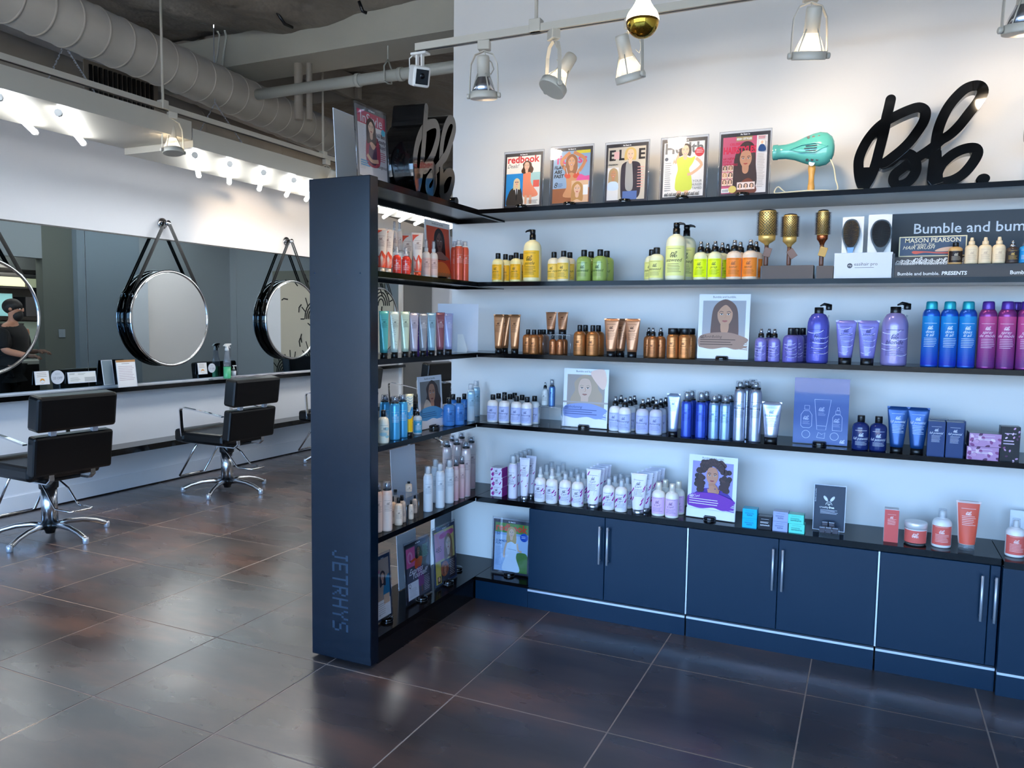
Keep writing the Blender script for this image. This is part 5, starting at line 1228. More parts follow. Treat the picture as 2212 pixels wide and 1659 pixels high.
# ================================================================== CARDS, MAGAZINES, SIGNS
def face(c, x, y, s, skin='e8b998', hair='4a3020', style='long', lips='b8504c', body=None, smile=0):
    """head of height ~s centred on (x, y)"""
    if style == 'long': c.blob([(x-.62*s, y-1.3*s), (x-.66*s, y-.3*s), (x-.52*s, y+.45*s), (x, y+.78*s), (x+.52*s, y+.45*s), (x+.66*s, y-.3*s), (x+.62*s, y-1.3*s), (x, y-1.1*s)], hair)
    if style == 'bob': c.blob([(x-.60*s, y-.55*s), (x-.62*s, y+.1*s), (x-.42*s, y+.6*s), (x+.05*s, y+.74*s), (x+.5*s, y+.5*s), (x+.62*s, y), (x+.52*s, y-.6*s), (x, y-.4*s)], hair)
    if style == 'wave': c.blob([(x-.55*s, y-1.0*s), (x-.8*s, y-.6*s), (x-.55*s, y-.1*s), (x-.58*s, y+.35*s), (x, y+.75*s), (x+.6*s, y+.45*s), (x+.75*s, y), (x+1.0*s, y-.4*s), (x+.8*s, y-.95*s), (x+.4*s, y-.8*s), (x, y-.9*s)], hair)
    if style == 'curly':
        rnd = random.Random(5)
        for q in range(60):
            a = rnd.uniform(-.5, PI+.5); r_ = rnd.uniform(.55, 1.02)*s; c.ell(x+r_*math.cos(a)*1.05, y+.05*s+r_*math.sin(a)*.98-(.25*s if math.sin(a) < .2 else 0), .17*s, .16*s, rnd.choice([hair, '2c1a1e', '3d2428', '4c3034']), n=9)
        for q in range(16): c.ell(x+rnd.choice((-1, 1))*rnd.uniform(.55, .95)*s, y-rnd.uniform(.3, .95)*s, .17*s, .18*s, rnd.choice([hair, '3d2428']), n=9)
    c.blob([(x-.17*s, y-.35*s), (x-.18*s, y-.8*s), (x, y-.95*s), (x+.18*s, y-.8*s), (x+.17*s, y-.35*s)], skin)
    c.blob([(x-.36*s, y+.15*s), (x-.34*s, y-.2*s), (x-.16*s, y-.52*s), (x, y-.58*s), (x+.16*s, y-.52*s), (x+.34*s, y-.2*s), (x+.36*s, y+.15*s), (x+.2*s, y+.5*s), (x-.2*s, y+.5*s)], skin)
    for q in (-1, 1):
        c.stroke([(x+q*.08*s, y+.14*s), (x+q*.2*s, y+.18*s), (x+q*.29*s, y+.12*s)], .035*s, hair)
        c.ell(x+q*.165*s, y+.03*s, .075*s, .034*s, 'f4f0ec', n=10); c.ell(x+q*.165*s, y+.03*s, .034*s, .034*s, '2a1c14', n=8)
        c.stroke([(x+q*.08*s, y+.045*s), (x+q*.17*s, y+.075*s), (x+q*.25*s, y+.045*s)], .022*s, '30201a')
    c.stroke([(x+.02*s, y+.03*s), (x+.045*s, y-.13*s), (x-.03*s, y-.155*s)], .022*s, 'c08a6c')
    c.blob([(x-.14*s, y-.30*s), (x-.05*s, y-.265*s), (x, y-.28*s), (x+.05*s, y-.265*s), (x+.14*s, y-.30*s), (x, y-(.40 if smile else .36)*s)], lips)
    if smile: c.blob([(x-.10*s, y-.30*s), (x+.10*s, y-.30*s), (x, y-.345*s)], 'ffffff')
    if style == 'curly':
        for q in range(46):
            f_ = q/45; c.ell(x+(-.62+1.24*f_)*s, y+(.30+.42*math.sin(PI*f_)+.10*((q*7) % 5)/5)*s, .13*s, .12*s, ['3a2226', '2c1a1e', '43282c'][q % 3], n=9)
            c.ell(x+(-.62+1.24*f_)*s*1.05, y+(.48+.42*math.sin(PI*f_)+.10*((q*11) % 7)/7)*s, .13*s, .12*s, ['3a2226', '2c1a1e', '4c3034'][q % 3], n=9)
    if style == 'bangs' or style == 'long': c.blob([(x-.40*s, y+.1*s), (x-.36*s, y+.42*s), (x, y+.66*s), (x+.36*s, y+.42*s), (x+.40*s, y+.1*s), (x+.22*s, y+.36*s), (x+.02*s, y+.50*s), (x-.2*s, y+.36*s)], hair)
def puck(t, px_off=0, y=-.012, r=.031):
    o = MB().lathe([(r, 0), (r*1.03, .002), (r*1.03, .015), (r*.93, .018), (0, .018)], 26, Matrix.Translation((px_off, y, 0))).build('base_puck', M['blackg'], t)
    MB().box((px_off-r*.9, y-.0012+.002, .0178), (px_off+r*.9, y+.0012+.002, .0205)).build('puck_slot', M['blackp'], t)
    MB().lathe([(r*1.05, .0008), (r*1.05, .0022)], 26, Matrix.Translation((px_off, y, 0))).build('puck_ring', M['silver'], t)
def magazine(side, shelf, px0, px1, ytop, d, label, draw, frame=True, lean=.06, pk=True, margin=.012, rot=0, board='2b2424'):
    """a cover in a clear upright holder; px0, px1, ytop: outline in the photo"""
    z = Z[shelf]
    if side == 'w':
        a = P(px0, ytop, 'y', YF+d); b_ = P(px1, ytop, 'y', YF+d); w = b_.x-a.x; H = (a.z+b_.z)/2-z if False else P((px0+px1)/2, ytop, 'y', YF+d).z-z; loc = ((a.x+b_.x)/2, YF+d, z); r_ = rot
    else:
        a = P(px0, ytop, 'x', XF-d); b_ = P(px1, ytop, 'x', XF-d); w = b_.y-a.y; H = P((px0+px1)/2, ytop, 'x', XF-d).z-z; loc = (XF-d, (a.y+b_.y)/2, z); r_ = PI/2+rot
    t = thing('magazine_holder' if frame else 'display_card', label, 'magazine' if frame else 'sign', loc, r_); 
    z1 = .004
    Q = Matrix.Translation((0, 0, z1)) @ Matrix.Rotation(-lean, 4, 'X')
    if frame:
        MB().box((-w/2, -.0035, 0), (w/2, -.0025, H-z1), Q).box((-w/2, .0025, 0), (w/2, .0035, H-z1), Q).build('acrylic_sheet', M['clear'], t)
        MB().tube([Q @ Vector(p) for p in ((-w/2, 0, 0), (-w/2, 0, H-z1), (w/2, 0, H-z1), (w/2, 0, 0))], .001, 4).build('sheet_edge', M['silver'], t)
        bw, bh = w-.012, H-z1-.014
        MB().box((-bw/2, -.001, .003), (bw/2, .0015, .003+bh), Q).build('backing_board', mat('frame_'+board, board, .45), t)
        iw = bw-2*margin; ih = bh-margin*2.4
        cv = Cv(iw, ih/iw, base=.0012); cv.clip = True; draw(cv, ih/iw); cv.clip = False
        cv.text('As Seen in', .5, ih/iw+.022, .05, 'ffffff', bold=.02)
        o = cv.build('cover', t, lambda u, v, o_: tuple(Q @ Vector(((u-.5)*iw, -o_, v*iw+.003+margin*.9))))
    else:
        MB().box((-w/2, -.0015, 0), (w/2, .0015, H-z1), Q).build('card', M['card'], t)
        cv = Cv(w, (H-z1)/w, base=.0018); cv.clip = True; draw(cv, (H-z1)/w)
        cv.build('print', t, lambda u, v, o_: tuple(Q @ Vector(((u-.5)*w, -o_, v*w))))
    if pk: puck(t)
    else: MB().box((-w*.3, .004, 0), (w*.3, .03, .003)).build('foot', M['clear'] if frame else M['card'], t)
    return t
def m_red1(c, a):
    c.rect(0, 0, 1, a, 'f3ebdc'); c.rect(.55, a*.38, 1, a*.66, 'a9cfc8'); c.rect(.8, a*.36, .98, a*.50, 'e9604e'); c.text('redbook', .5, a*.87, .27, 'd5302c', bold=.03, maxw=.94); c.text('Deals!', .2, a*.77, .15, '26303a', shear=.4, maxw=.34)
    c.blob([(.50, a*.68), (.60, a*.70), (.72, a*.66), (.74, a*.45), (.95, a*.22), (.80, a*.16), (.52, a*.18), (.5, a*.45)], 'f4906a'); c.rect(.56, .03, .63, a*.2, 'e8b08a'); c.rect(.70, .03, .77, a*.2, 'e8b08a')
    face(c, .60, a*.79, .20, hair='5a3a22', style='wave', smile=1)
    c.rect(0, 0, .5, a*.65, '2f8fd0'); c.blob([(.03, 0), (.10, a*.28), (.25, a*.37), (.42, a*.36), (.49, a*.2), (.49, 0)], '40382f'); c.poly([(.27, a*.36), (.36, a*.36), (.34, a*.22), (.30, a*.22)], 'f2f0ec'); c.poly([(.305, a*.35), (.335, a*.35), (.34, a*.15), (.32, a*.08), (.30, a*.15)], '22201e')
    face(c, .32, a*.47, .15, hair='d8cba0', style='long'); c.stroke([(.26, a*.48), (.38, a*.48)], .008, '222222'); c.ell(.29, a*.475, .022, .018, '8a8078'); c.ell(.35, a*.475, .022, .018, '8a8078')
    c.lines(.66, .96, a*.02, a*.10, 3, '4a4038')
def m_fit(c, a):
    c.rect(0, 0, 1, a, '9ab4cc'); c.rect(.62, a*.94, 1, a, 'e8d43a'); c.text('fitness', .5, a*.76, .33, 'e8447a', bold=.02, maxw=.96); c.rect(0, 0, 1, a*.28, 'a8602e')
    c.stroke([(.40, a*.60), (.22, a*.80), (.45, a*.97)], .085, 'd98a55', 4); c.stroke([(.72, a*.60), (.86, a*.82), (.55, a*.97)], .085, 'd98a55', 4)
    c.blob([(.35, a*.62), (.42, a*.66), (.62, a*.66), (.72, a*.60), (.66, a*.45), (.60, a*.32), (.72, a*.12), (.30, a*.12), (.38, a*.30), (.36, a*.48)], 'e09a62'); face(c, .50, a*.79, .25, skin='e6a878', hair='a8683a', style='long', smile=1)
    for q in (-1, 1): c.ell(.52+q*.12, a*.52, .09, .065, 'e85a30', q*.4); c.stroke([(.52+q*.12, a*.55), (.52+q*.17, a*.68)], .012, 'f4f0ec')
    for i, s_ in enumerate(('FLAT', 'ABS', 'FAST')): c.text(s_, .03, a*(.66-.085*i), .12, '1d1a18', 'l', bold=.04, shear=.15)
    c.text('8', .04, a*.30, .2, '1d1a18', 'l', shear=.2); c.lines(.14, .28, a*.30, a*.38, 3, '2a4a80'); c.blob([(.66, a*.46), (.75, a*.54), (.88, a*.50), (1, a*.50), (1, a*.40), (.68, a*.40)], 'ea5a98')
    c.rect(.52, .0, .98, a*.42, 'e4b890'); face(c, .68, a*.26, .24, hair='c08a4a', style='long'); c.rect(.84, a*.14, .97, a*.33, 'e8e6e2')
def m_elle(c, a):
    c.rect(0, 0, 1, a, 'cfc3ac'); 
    for i, s_ in enumerate('ELLE'): c.text(s_, (.12, .38, .62, .90)[i], a*.76, .37, '26201c', bold=.03, maxw=.2)
    c.rect(.16, a*.78, .30, a*.92, 'e8b8b0'); c.blob([(.36, a*.60), (.44, a*.70), (.58, a*.72), (.80, a*.70), (.88, a*.58), (.88, a*.12), (.72, 0), (.42, 0), (.36, a*.2)], '3a2e34')
    c.blob([(.50, a*.70), (.62, a*.72), (.66, a*.60), (.68, a*.20), (.50, a*.20), (.48, a*.50)], 'a8a49c'); c.rect(.42, 0, .80, a*.16, '5a72a8'); face(c, .60, a*.85, .25, hair='d8b56a', style='bob', skin='eec4a2', smile=1)
    c.rect(0, 0, .30, a*.62, 'e9e4dc'); face(c, .16, a*.50, .20, hair='b89a6c', style='long', skin='c98e62', smile=1); c.blob([(.02, a*.2), (.05, a*.34), (.26, a*.34), (.29, a*.2)], 'c8d8ec')
    c.text('FASHION', .15, a*.66, .06, '26201c', bold=.02, maxw=.24); c.lines(.80, .98, a*.2, a*.62, 8, 'd8a094')
def m_health(c, a):
    c.rect(0, 0, 1, a, 'f2ebe0'); c.text('Health', .5, a*.80, .36, '6f6e6c', bold=.03, maxw=.97)
    c.blob([(.26, a*.70), (.24, a*.60), (.40, a*.86), (.44, a*.84), (.36, a*.68), (.30, a*.60)], 'eab88e'); c.blob([(.33, a*.68), (.50, a*.74), (.66, a*.70), (.78, a*.72), (.72, a*.60), (.64, a*.50), (.70, a*.36), (.70, a*.12), (.34, a*.11), (.31, a*.32), (.36, a*.5)], 'dbe24e')
    c.stroke([(.80, a*.69), (.94, a*.56), (.72, a*.42), (.60, a*.40)], .07, 'eab88e', 4); c.rect(.36, .02, .46, a*.11, 'eab88e'); c.rect(.54, .02, .64, a*.11, 'eab88e'); face(c, .53, a*.84, .24, hair='3a2620', style='bob', skin='f0c49c', smile=1)
    c.ell(.88, a*.80, .115, .115, 'd5323a'); c.lines(.8, .97, a*.77, a*.85, 3, 'f6dcd8'); c.ell(.07, a*.70, .045, .045, '5a6068'); c.lines(.04, .2, a*.1, a*.64, 14, '6a6a6a', .2)
    for i, s_ in enumerate(('YOUR', 'HUNGER', 'TAMED')): c.text(s_, .97, a*(.25-.065*i), .085, '77776f', 'r', maxw=.24)
    [c.bb(.04+.11*q, .015, .09, '3a3632') for q in range(8)]
def m_hair(c, a):
    c.rect(0, 0, 1, a, 'd8607a'); c.rect(.76, 0, 1, a, 'f2e8de'); c.rect(.30, a*.92, .66, a, 'b8a068'); c.text('850+ STYLES', .48, a*.94, .065, 'ffffff', bold=.03, maxw=.34); c.text('CELEBRITY', .34, a*.85, .075, 'e02a4a', bold=.03)
    c.blob([(.30, a*.05), (.26, a*.4), (.30, a*.70), (.48, a*.90), (.70, a*.84), (.76, a*.5), (.76, a*.1)], '4a342c'); c.text('HAIRSTYLES', .02, a*.71, .21, 'e3284a', 'l', bold=.05, maxw=.74)
    face(c, .53, a*.60, .36, skin='d99a72', hair='4a342c', style='none', lips='b84a3c'); c.blob([(.32, a*.05), (.45, a*.2), (.62, a*.26), (.76, a*.14), (.76, 0), (.3, 0)], '8a4a30')
    for i, s_ in enumerate(('64 NEW', 'STYLE', 'WINNERS')): c.text(s_, .02, a*(.60-.055*i), .075, 'c8203e', 'l', bold=.03)
    for i in range(3):
        for j in range(2):
            x, y = .07+.13*j, a*(.45-.125*i); c.rect(x-.06, y-.075, x+.06, y+.07, 'e8c8b0'); face(c, x, y+.01, .075, hair=['3a2620', '8a5a30', 'b88a50', '2a2020', '6a4028', '50302a'][i*2+j], style='bob')
    c.rect(.36, a*.06, .76, a*.19, 'f0d8cc')
    for i in range(3): face(c, .43+.13*i, a*.125, .075, hair='3a2620', style='bob')
    c.rect(.01, .02, .19, a*.09, 'f4f4f2'); 
    for i in range(9): c.rect(.03+.016*i, .035, .038+.016*i, a*.075, '222222')
    c.ell(.26, a*.07, .09, .085, 'd8c06a'); c.rect(.82, a*.72, .95, a*.90, 'e6ded2'); c.blob([(.81, a*.72), (.84, a*.82), (.93, a*.82), (.97, a*.72)], '2c4a7a'); c.ell(.885, a*.865, .03, .035, 'e0b090'); c.lines(.80, .96, a*.92, a*.98, 2, 'c83048')
    c.lines(.79, .97, a*.08, a*.68, 22, '9a9088', .22)
def m_style(c, a):
    c.rect(0, 0, 1, a, 'f4e9e2'); c.rect(0, a*.80, 1, a, 'd23a58'); c.text('InStyle', .5, a*.82, .30, 'fbeff0', maxw=.95); c.lines(.02, .24, a*.1, a*.78, 30, 'd0c0b8', .2)
    c.blob([(.28, a*.2), (.26, a*.5), (.36, a*.66), (.62, a*.66), (.76, a*.5), (.70, a*.2)], 'b8485a'); c.blob([(.34, a*.25), (.38, a*.5), (.50, a*.44), (.62, a*.5), (.60, a*.22)], '5a3a52'); c.blob([(.40, a*.52), (.48, a*.62), (.58, a*.60), (.60, a*.5), (.5, a*.44)], 'e8b494')
    c.stroke([(.28, a*.34), (.44, a*.26), (.68, a*.28)], .08, 'e8b494', 4); face(c, .46, a*.77, .26, hair='4a302a', style='long', skin='ecbfa0'); c.ell(.90, a*.76, .07, .07, '5ab4cc')
    for i, s_ in enumerate(('163 Best', 'Beauty', 'Buys!')): c.text(s_, .97, a*(.66-.085*i), .12, '4a3a3e', 'r', bold=.01, maxw=.32)
    c.lines(.70, .97, a*.28, a*.44, 5, 'c04a5a'); c.lines(.04, .36, a*.14, a*.24, 3, '7ab0d4', .5); c.text('Gorgeous', .97, a*.18, .1, '4a3a3e', 'r', maxw=.36)
def m_red2(c, a):
    c.rect(0, 0, 1, a, '8db0d6'); c.grad(0, 0, 1, a*.75, 'a9c4e6', 'b9cfe6'); c.rect(0, a*.80, 1, a, '5c8a3c'); c.blob([(.6, 0), (.62, a*.35), (.85, a*.42), (1, a*.35), (1, 0)], '4f7a34'); c.text('redbook', .5, a*.84, .27, 'e8482c', bold=.03, maxw=.97)
    c.blob([(.34, a*.42), (.40, a*.62), (.52, a*.66), (.62, a*.64), (.70, a*.5), (.66, a*.3), (.76, .02), (.26, .02), (.34, a*.3)], 'dce8f2'); c.stroke([(.36, a*.60), (.30, a*.42), (.30, a*.28)], .05, 'e8bd98', 4); c.stroke([(.68, a*.60), (.72, a*.46), (.82, a*.44)], .05, 'e8bd98', 4); c.stroke([(.40, a*.47), (.66, a*.46)], .012, '8aa0b4')
    face(c, .50, a*.81, .22, hair='d0a868', style='long', skin='efc6a4', smile=1); c.ell(.88, a*.74, .12, .115, '1f55b8'); c.lines(.80, .96, a*.71, a*.77, 2, 'dbe8fa')
    c.text('57', .06, a*.74, .12, '1d3a78', 'l'); 
    for i, s_ in enumerate(('SUMMER', 'FUN!')): c.text(s_, .03, a*(.60-.055*i), .09, '2a5a9a', 'l', shear=.2, bold=.01)
    c.lines(.03, .26, a*.1, a*.5, 14, '5a80b4', .2)
def m_o(c, a):
    c.rect(0, 0, 1, a, '5a5560'); c.rect(0, a*.62, .38, a*.98, 'e8689a'); c.ell(.16, a*.80, .11, .14, 'f4a0c0'); c.ell(.16, a*.80, .06, .09, 'e8689a'); 
    c.blob([(.35, a*.60), (.42, a*.76), (.60, a*.78), (.70, a*.70), (.62, a*.56), (.42, a*.54)], 'f05a28'); c.stroke([(.44, a*.74), (.20, a*.72)], .06, 'f05a28'); c.stroke([(.20, a*.72), (.14, a*.74)], .04, '8a5238'); face(c, .53, a*.86, .17, skin='8a5a3e', hair='1d1618', style='wave', smile=1)
    c.blob([(.44, a*.54), (.60, a*.55), (.72, a*.35), (.70, a*.18), (.50, a*.20), (.46, a*.38)], '8a4a80'); c.stroke([(.62, a*.2), (.64, a*.06)], .035, '8a5a3e')
    c.text('Express', .40, a*.47, .2, 'f6eef2', shear=.5, bold=.01, maxw=.62); c.text('Yourself!', .58, a*.38, .2, 'f6eef2', shear=.5, bold=.01, maxw=.66)
    c.rect(.02, .02, .48, a*.33, 'eeeef2'); c.text('Q', .10, a*.24, .14, '555555'); c.lines(.08, .42, a*.05, a*.22, 7, '9a9aa2', .2); c.lines(.70, .96, a*.70, a*.94, 9, '9adcc0', .25); c.lines(.72, .97, a*.05, a*.34, 9, 'c8c0cc', .22)
def m_485(c, a):
    c.rect(0, 0, 1, a, 'e6d07a'); c.rect(0, a*.44, .5, a*.98, 'f0a4c4'); c.blob([(.3, a*.84), (.32, a*.93), (.9, a*.95), (.93, a*.86)], 'd84a90'); c.text('485', .18, a*.60, .2, '4a4450', maxw=.34); face(c, .68, a*.70, .33, hair='9a6a40', style='long', skin='f0cdb0')
    c.rect(0, 0, 1, a*.40, '2c2226'); c.rect(0, 0, .26, a*.40, 'e8d060'); c.ell(.45, a*.24, .2, .2, 'b05a2c'); face(c, .47, a*.22, .18, hair='7a3a1c', style='bob', skin='c87a4c'); c.lines(.70, .97, a*.05, a*.36, 9, 'c8b8b4', .22); c.rect(.06, .02, .22, a*.14, '5a3a2c'); c.ell(.14, a*.09, .05, .06, 'e0b090')
def m_third(c, a):
    c.rect(0, 0, 1, a, 'e8e4e0'); c.rect(0, a*.3, 1, a, 'b89a84'); c.blob([(.5, a*.3), (.6, a*.58), (1, a*.7), (1, a*.3)], '2f7a9a'); c.text('ou', .15, a*.78, .3, 'd85a8a', bold=.02); face(c, .48, a*.70, .34, hair='3a2018', style='long', skin='d8a080')
    c.rect(0, 0, 1, a*.30, 'ece8e4'); c.rect(.5, a*.22, .95, a*.38, 'dcb494'); c.lines(.05, .6, a*.05, a*.26, 6, '8a8a8a', .2); c.text('.2', .15, a*.05, .12, '222222')
magazine('w', 1, 1087, 1173, 324, .05, 'framed redbook magazine cover on the top shelf, leftmost of five', m_red1)
magazine('w', 1, 1188, 1281, 312, .05, 'framed fitness magazine cover with a swimsuit woman on the top shelf', m_fit)
magazine('w', 1, 1306, 1402, 303, .05, 'framed magazine cover of a blonde in black leather jacket, top shelf', m_elle)
magazine('w', 1, 1427, 1530, 292, .05, 'framed Health magazine cover with a lime green dress, top shelf', m_health)
magazine('w', 1, 1554, 1667, 279, .05, 'framed hairstyle magazine cover, rightmost of five on the top shelf', m_hair)
magazine('s', 1, 772, 842, 236, .10, 'framed red-headed InStyle magazine cover on the side unit top', m_style, pk=False, board='6a6462').location.z += .013
bk = magazine('s', 1, 727, 771, 240, .27, 'plain pale back of a clear holder at the side unit\'s top corner', lambda c, a: c.rect(.02, .02, .98, a-.02, 'd9d4ce'), frame=False, pk=False)
magazine('w', 6, 1062, 1146, 1122, .12, 'framed redbook cover with a white dress in the corner cubby', m_red2, board='1c2030')
magazine('s', 6, 812, 849, 1196, .09, 'framed long-haired woman cover, nearest on the bottom side shelf', m_third, board='1c2440')
magazine('s', 6, 878, 934, 1164, .09, 'framed Express Yourself cover on the bottom side shelf', m_o, board='24222a')
magazine('s', 6, 940, 988, 1133, .09, 'framed pink and yellow cover numbered 485, bottom side shelf', m_485, board='2c3a5c')
magazine('s', 6, 862, 903, 1150, .25, 'blank white backside of a clear holder on the bottom shelf', lambda c, a: c.rect(.02, .02, .98, a-.02, 'dfe2e6'), frame=False, pk=False)
magazine('s', 5, 849, 902, 966, .22, 'white blank backside card standing behind the peach bottles', lambda c, a: c.rect(.01, .01, .99, a-.01, 'e2e4ea'), frame=False, pk=False)
# loose puck base in the corner
lp_ = P(1008, 1216, 'z', Z[6]); t = thing('card_base', 'loose round black card base at the corner of the bottom shelf', 'stand', (-2.16, 3.95, Z[6])); puck(t, 0, 0)
# brush-stroke product posters
def poster(title, c_photo, blotch, draw, t1, ink):
    def f(c, a):
        c.rect(0, 0, 1, a, 'eef0f6'); c.text('Bumble and bumble.', .5, a-.075, .058, '4a4a50', maxw=.45)
        c.rect(.08, a*.30, .92, a*.90, c_photo); draw(c, a)
        c.rect(0, 0, 1, a*.14, 'eef0f6')
        c.blob([(.02, a*.20), (.03, a*.34), (.25, a*.40), (.6, a*.41), (.85, a*.36), (.99, a*.30), (.90, a*.22), (.97, a*.19), (.75, a*.15), (.55, a*.18), (.3, a*.15), (.1, a*.17)], blotch)
        for q in range(6): c.stroke([(.7, a*(.17+.022*q)), (.98, a*(.15+.026*q))], .014, blotch)
        c.bb(.05, a*.315, .07, ink); c.text(t1, .13, a*.325, .075, ink, 'l', shear=.35, maxw=.35); c.lines(.05, .78, a*.20, a*.31, 3, ink, .28)
    return f
def d_bond(c, a):
    face(c, .52, a*.68, .40, skin='c99878', hair='6a4c40', style='long', lips='a85a50'); c.rect(.08, a*.28, .92, a*.30, 'eef0f6')
def d_curl(c, a):
    c.blob([(.12, a*.28), (.2, a*.42), (.4, a*.48), (.68, a*.48), (.86, a*.40), (.90, a*.28)], '4b2f9a'); c.poly([(.40, a*.47), (.66, a*.47), (.60, a*.30), (.46, a*.30)], 'c98f78'); face(c, .50, a*.68, .33, skin='c98e74', hair='3a2226', style='curly', lips='9a4a50'); c.stroke([(.44, a*.53), (.52, a*.55), (.60, a*.50), (.64, a*.42)], .05, 'c08468', 4)
def d_thk(c, a):
    face(c, .48, a*.66, .40, skin='d8b8a4', hair='b8a088', style='wave', lips='a87064'); c.blob([(.60, a*.92), (.72, a*.99), (.9, a*.99), (.96, a*.8), (.9, a*.66), (.78, a*.72)], 'f2cdbc'); c.rect(.0, a*.41, 1, a*.44, 'b4a8a4')
def d_surf(c, a):
    face(c, .56, a*.66, .38, skin='b98468', hair='4a342e', style='wave', lips='8a4038'); c.blob([(.2, a*.38), (.3, a*.55), (.45, a*.5), (.5, a*.38)], 'c8b8a8')
def d_or(c, a):
    face(c, .54, a*.66, .34, skin='6f5048', hair='241c20', style='long', lips='5a2c2c')
    c.blob([(.3, a*.36), (.4, a*.46), (.6, a*.48), (.72, a*.44), (.9, a*.36)], '9a7a70')
magazine('w', 3, 1510, 1621, 635, .09, 'poster card of a long-haired woman over a brown brush stroke', poster('', 'a9aab0', 'a3826f', d_bond, 'Bond-Building', '4a3428'), frame=False)
magazine('w', 4, 1217, 1314, 797, .10, 'poster card of a blonde woman over a blue brush stroke', poster('', 'a89c96', '8f9fd6', d_thk, 'thickening', '3a4a8a'), frame=False)
magazine('w', 5, 1486, 1594, 986, .10, 'poster card of a curly-haired woman over a purple brush stroke', poster('', '9f98d8', '7d34ae', d_curl, 'Curl', 'f4ecfa'), frame=False, rot=-.10)
magazine('s', 4, 907, 958, 812, .10, 'poster card with a sky blue brush stroke on the side unit', poster('', '8a8480', '58a0d4', d_surf, '', '2a5a8a'), frame=False)
def f_or(c, a):
    c.rect(0, 0, 1, a, 'f4eeea'); c.text('Bumble and bumble.', .5, a-.075, .058, '4a4a50', maxw=.45); c.rect(.05, 0.1, .95, a*.90, 'e05a3c'); d_or(c, a); c.rect(.05, .10, .95, a*.34, 'd4503a'); c.blob([(.3, a*.1), (.4, a*.28), (.7, a*.30), (.9, a*.18), (.9, a*.06), (.4, a*.05)], 'f0894a'); [c.bb(.06+.11*q, .05, .10, '9a8a6a') for q in range(8)]; c.rect(0, 0, 1, .04, 'f4eeea')
magazine('s', 2, 923, 977, 478, .12, 'orange poster card of a dark-haired woman on the side unit', f_or, frame=False)
# glossy periwinkle card with product outlines
def f_sil(c, a):
    c.rect(0, 0, 1, a, '6074ac'); w = 'c6d0ee'; th = .008
    def ol(pts): c.stroke(pts+[pts[0]], th, w)
    ol([(.14, a*.27), (.14, a*.44), (.19, a*.50), (.29, a*.50), (.34, a*.44), (.34, a*.27), (.30, a*.24), (.18, a*.24)]); ol([(.20, a*.52), (.20, a*.58), (.29, a*.58), (.29, a*.52)])
    ol([(.38, a*.68), (.68, a*.68), (.60, a*.22), (.44, a*.22)]); c.stroke([(.44, a*.28), (.60, a*.28)], th, w); ol([(.72, a*.22), (.72, a*.42), (.76, a*.46), (.86, a*.46), (.89, a*.42), (.89, a*.22)]); ol([(.77, a*.47), (.77, a*.52), (.85, a*.52), (.85, a*.47)]); ol([(.79, a*.53), (.80, a*.57), (.83, a*.57), (.84, a*.53)])
    for x, y in ((.24, .14), (.76, .13)): c.stroke([(x+.075*math.cos(q*PI/8), y*a+.075*math.sin(q*PI/8)) for q in range(17)], th, w)
    ol([(.44, a*.10), (.47, a*.18), (.53, a*.15), (.59, a*.18), (.58, a*.09)])
    for x, y in ((.18, .36), (.46, .50), (.74, .34)): c.bb(x, y*a, .09, w); c.lines(x-.01, x+.13, y*a-.09, y*a-.02, 3, w, .2)
    c.bb(.86, a*.03, .08, 'e4eaf8')
t = magazine('w', 4, 1718, 1837, 817, .11, 'glossy periwinkle card with white outlines of three bottles', f_sil, frame=False, lean=-.028)
sg = mat('glossy_print', (.5, .5, .5), .05)
for c_ in t.children:
    if c_.name.startswith('print'):
        m_ = PRINT.copy(); m_.name = 'glossy_print_colour'; bb2 = m_.node_tree.nodes['Principled BSDF']; bb2.inputs['Roughness'].default_value = .04; bb2.inputs['Coat Weight'].default_value = .25; bb2.inputs['Coat Roughness'].default_value = .02; c_.data.materials[0] = m_
# cruelty free card
def f_cf(c, a):
    c.rect(0, 0, 1, a, 'd8dff0'); c.rect(.02, .02, .98, a-.02, '2c3a4e'); c.text('Bumble and bumble', .075, a*.62, .055, 'dfe6f4', 'l', rot=PI/2)
    for q in (-1, 1): c.ell(.48+q*.105, a*.70, .105, .045, 'eef2fa', q*.95); c.ell(.48+q*.10, a*.70, .082, .028, '2c3a4e', q*.95); c.ell(.48+q*.10, a*.70, .072, .022, 'eef2fa', q*.95)
    c.stroke([(.38, a*.565), (.41, a*.61), (.48, a*.63), (.55, a*.61), (.58, a*.565)], .014, 'eef2fa', 4)
    for q in (-.04, 0, .04): c.ell(.48+q, a*.585, .014, .016, 'eef2fa')
    c.ell(.48, a*.56, .03, .012, 'eef2fa'); c.text('cruelty', .47, a*.49, .10, 'f2f5fb', 'r'); c.text('free', .485, a*.49, .10, 'f2f5fb', 'l', bold=.035); c.lines(.22, .80, a*.36, a*.46, 4, 'd4dcec', .3)
magazine('w', 5, 1759, 1829, 1049, .13, 'dark blue cruelty free card with a white rabbit emblem', f_cf, frame=False, pk=False)
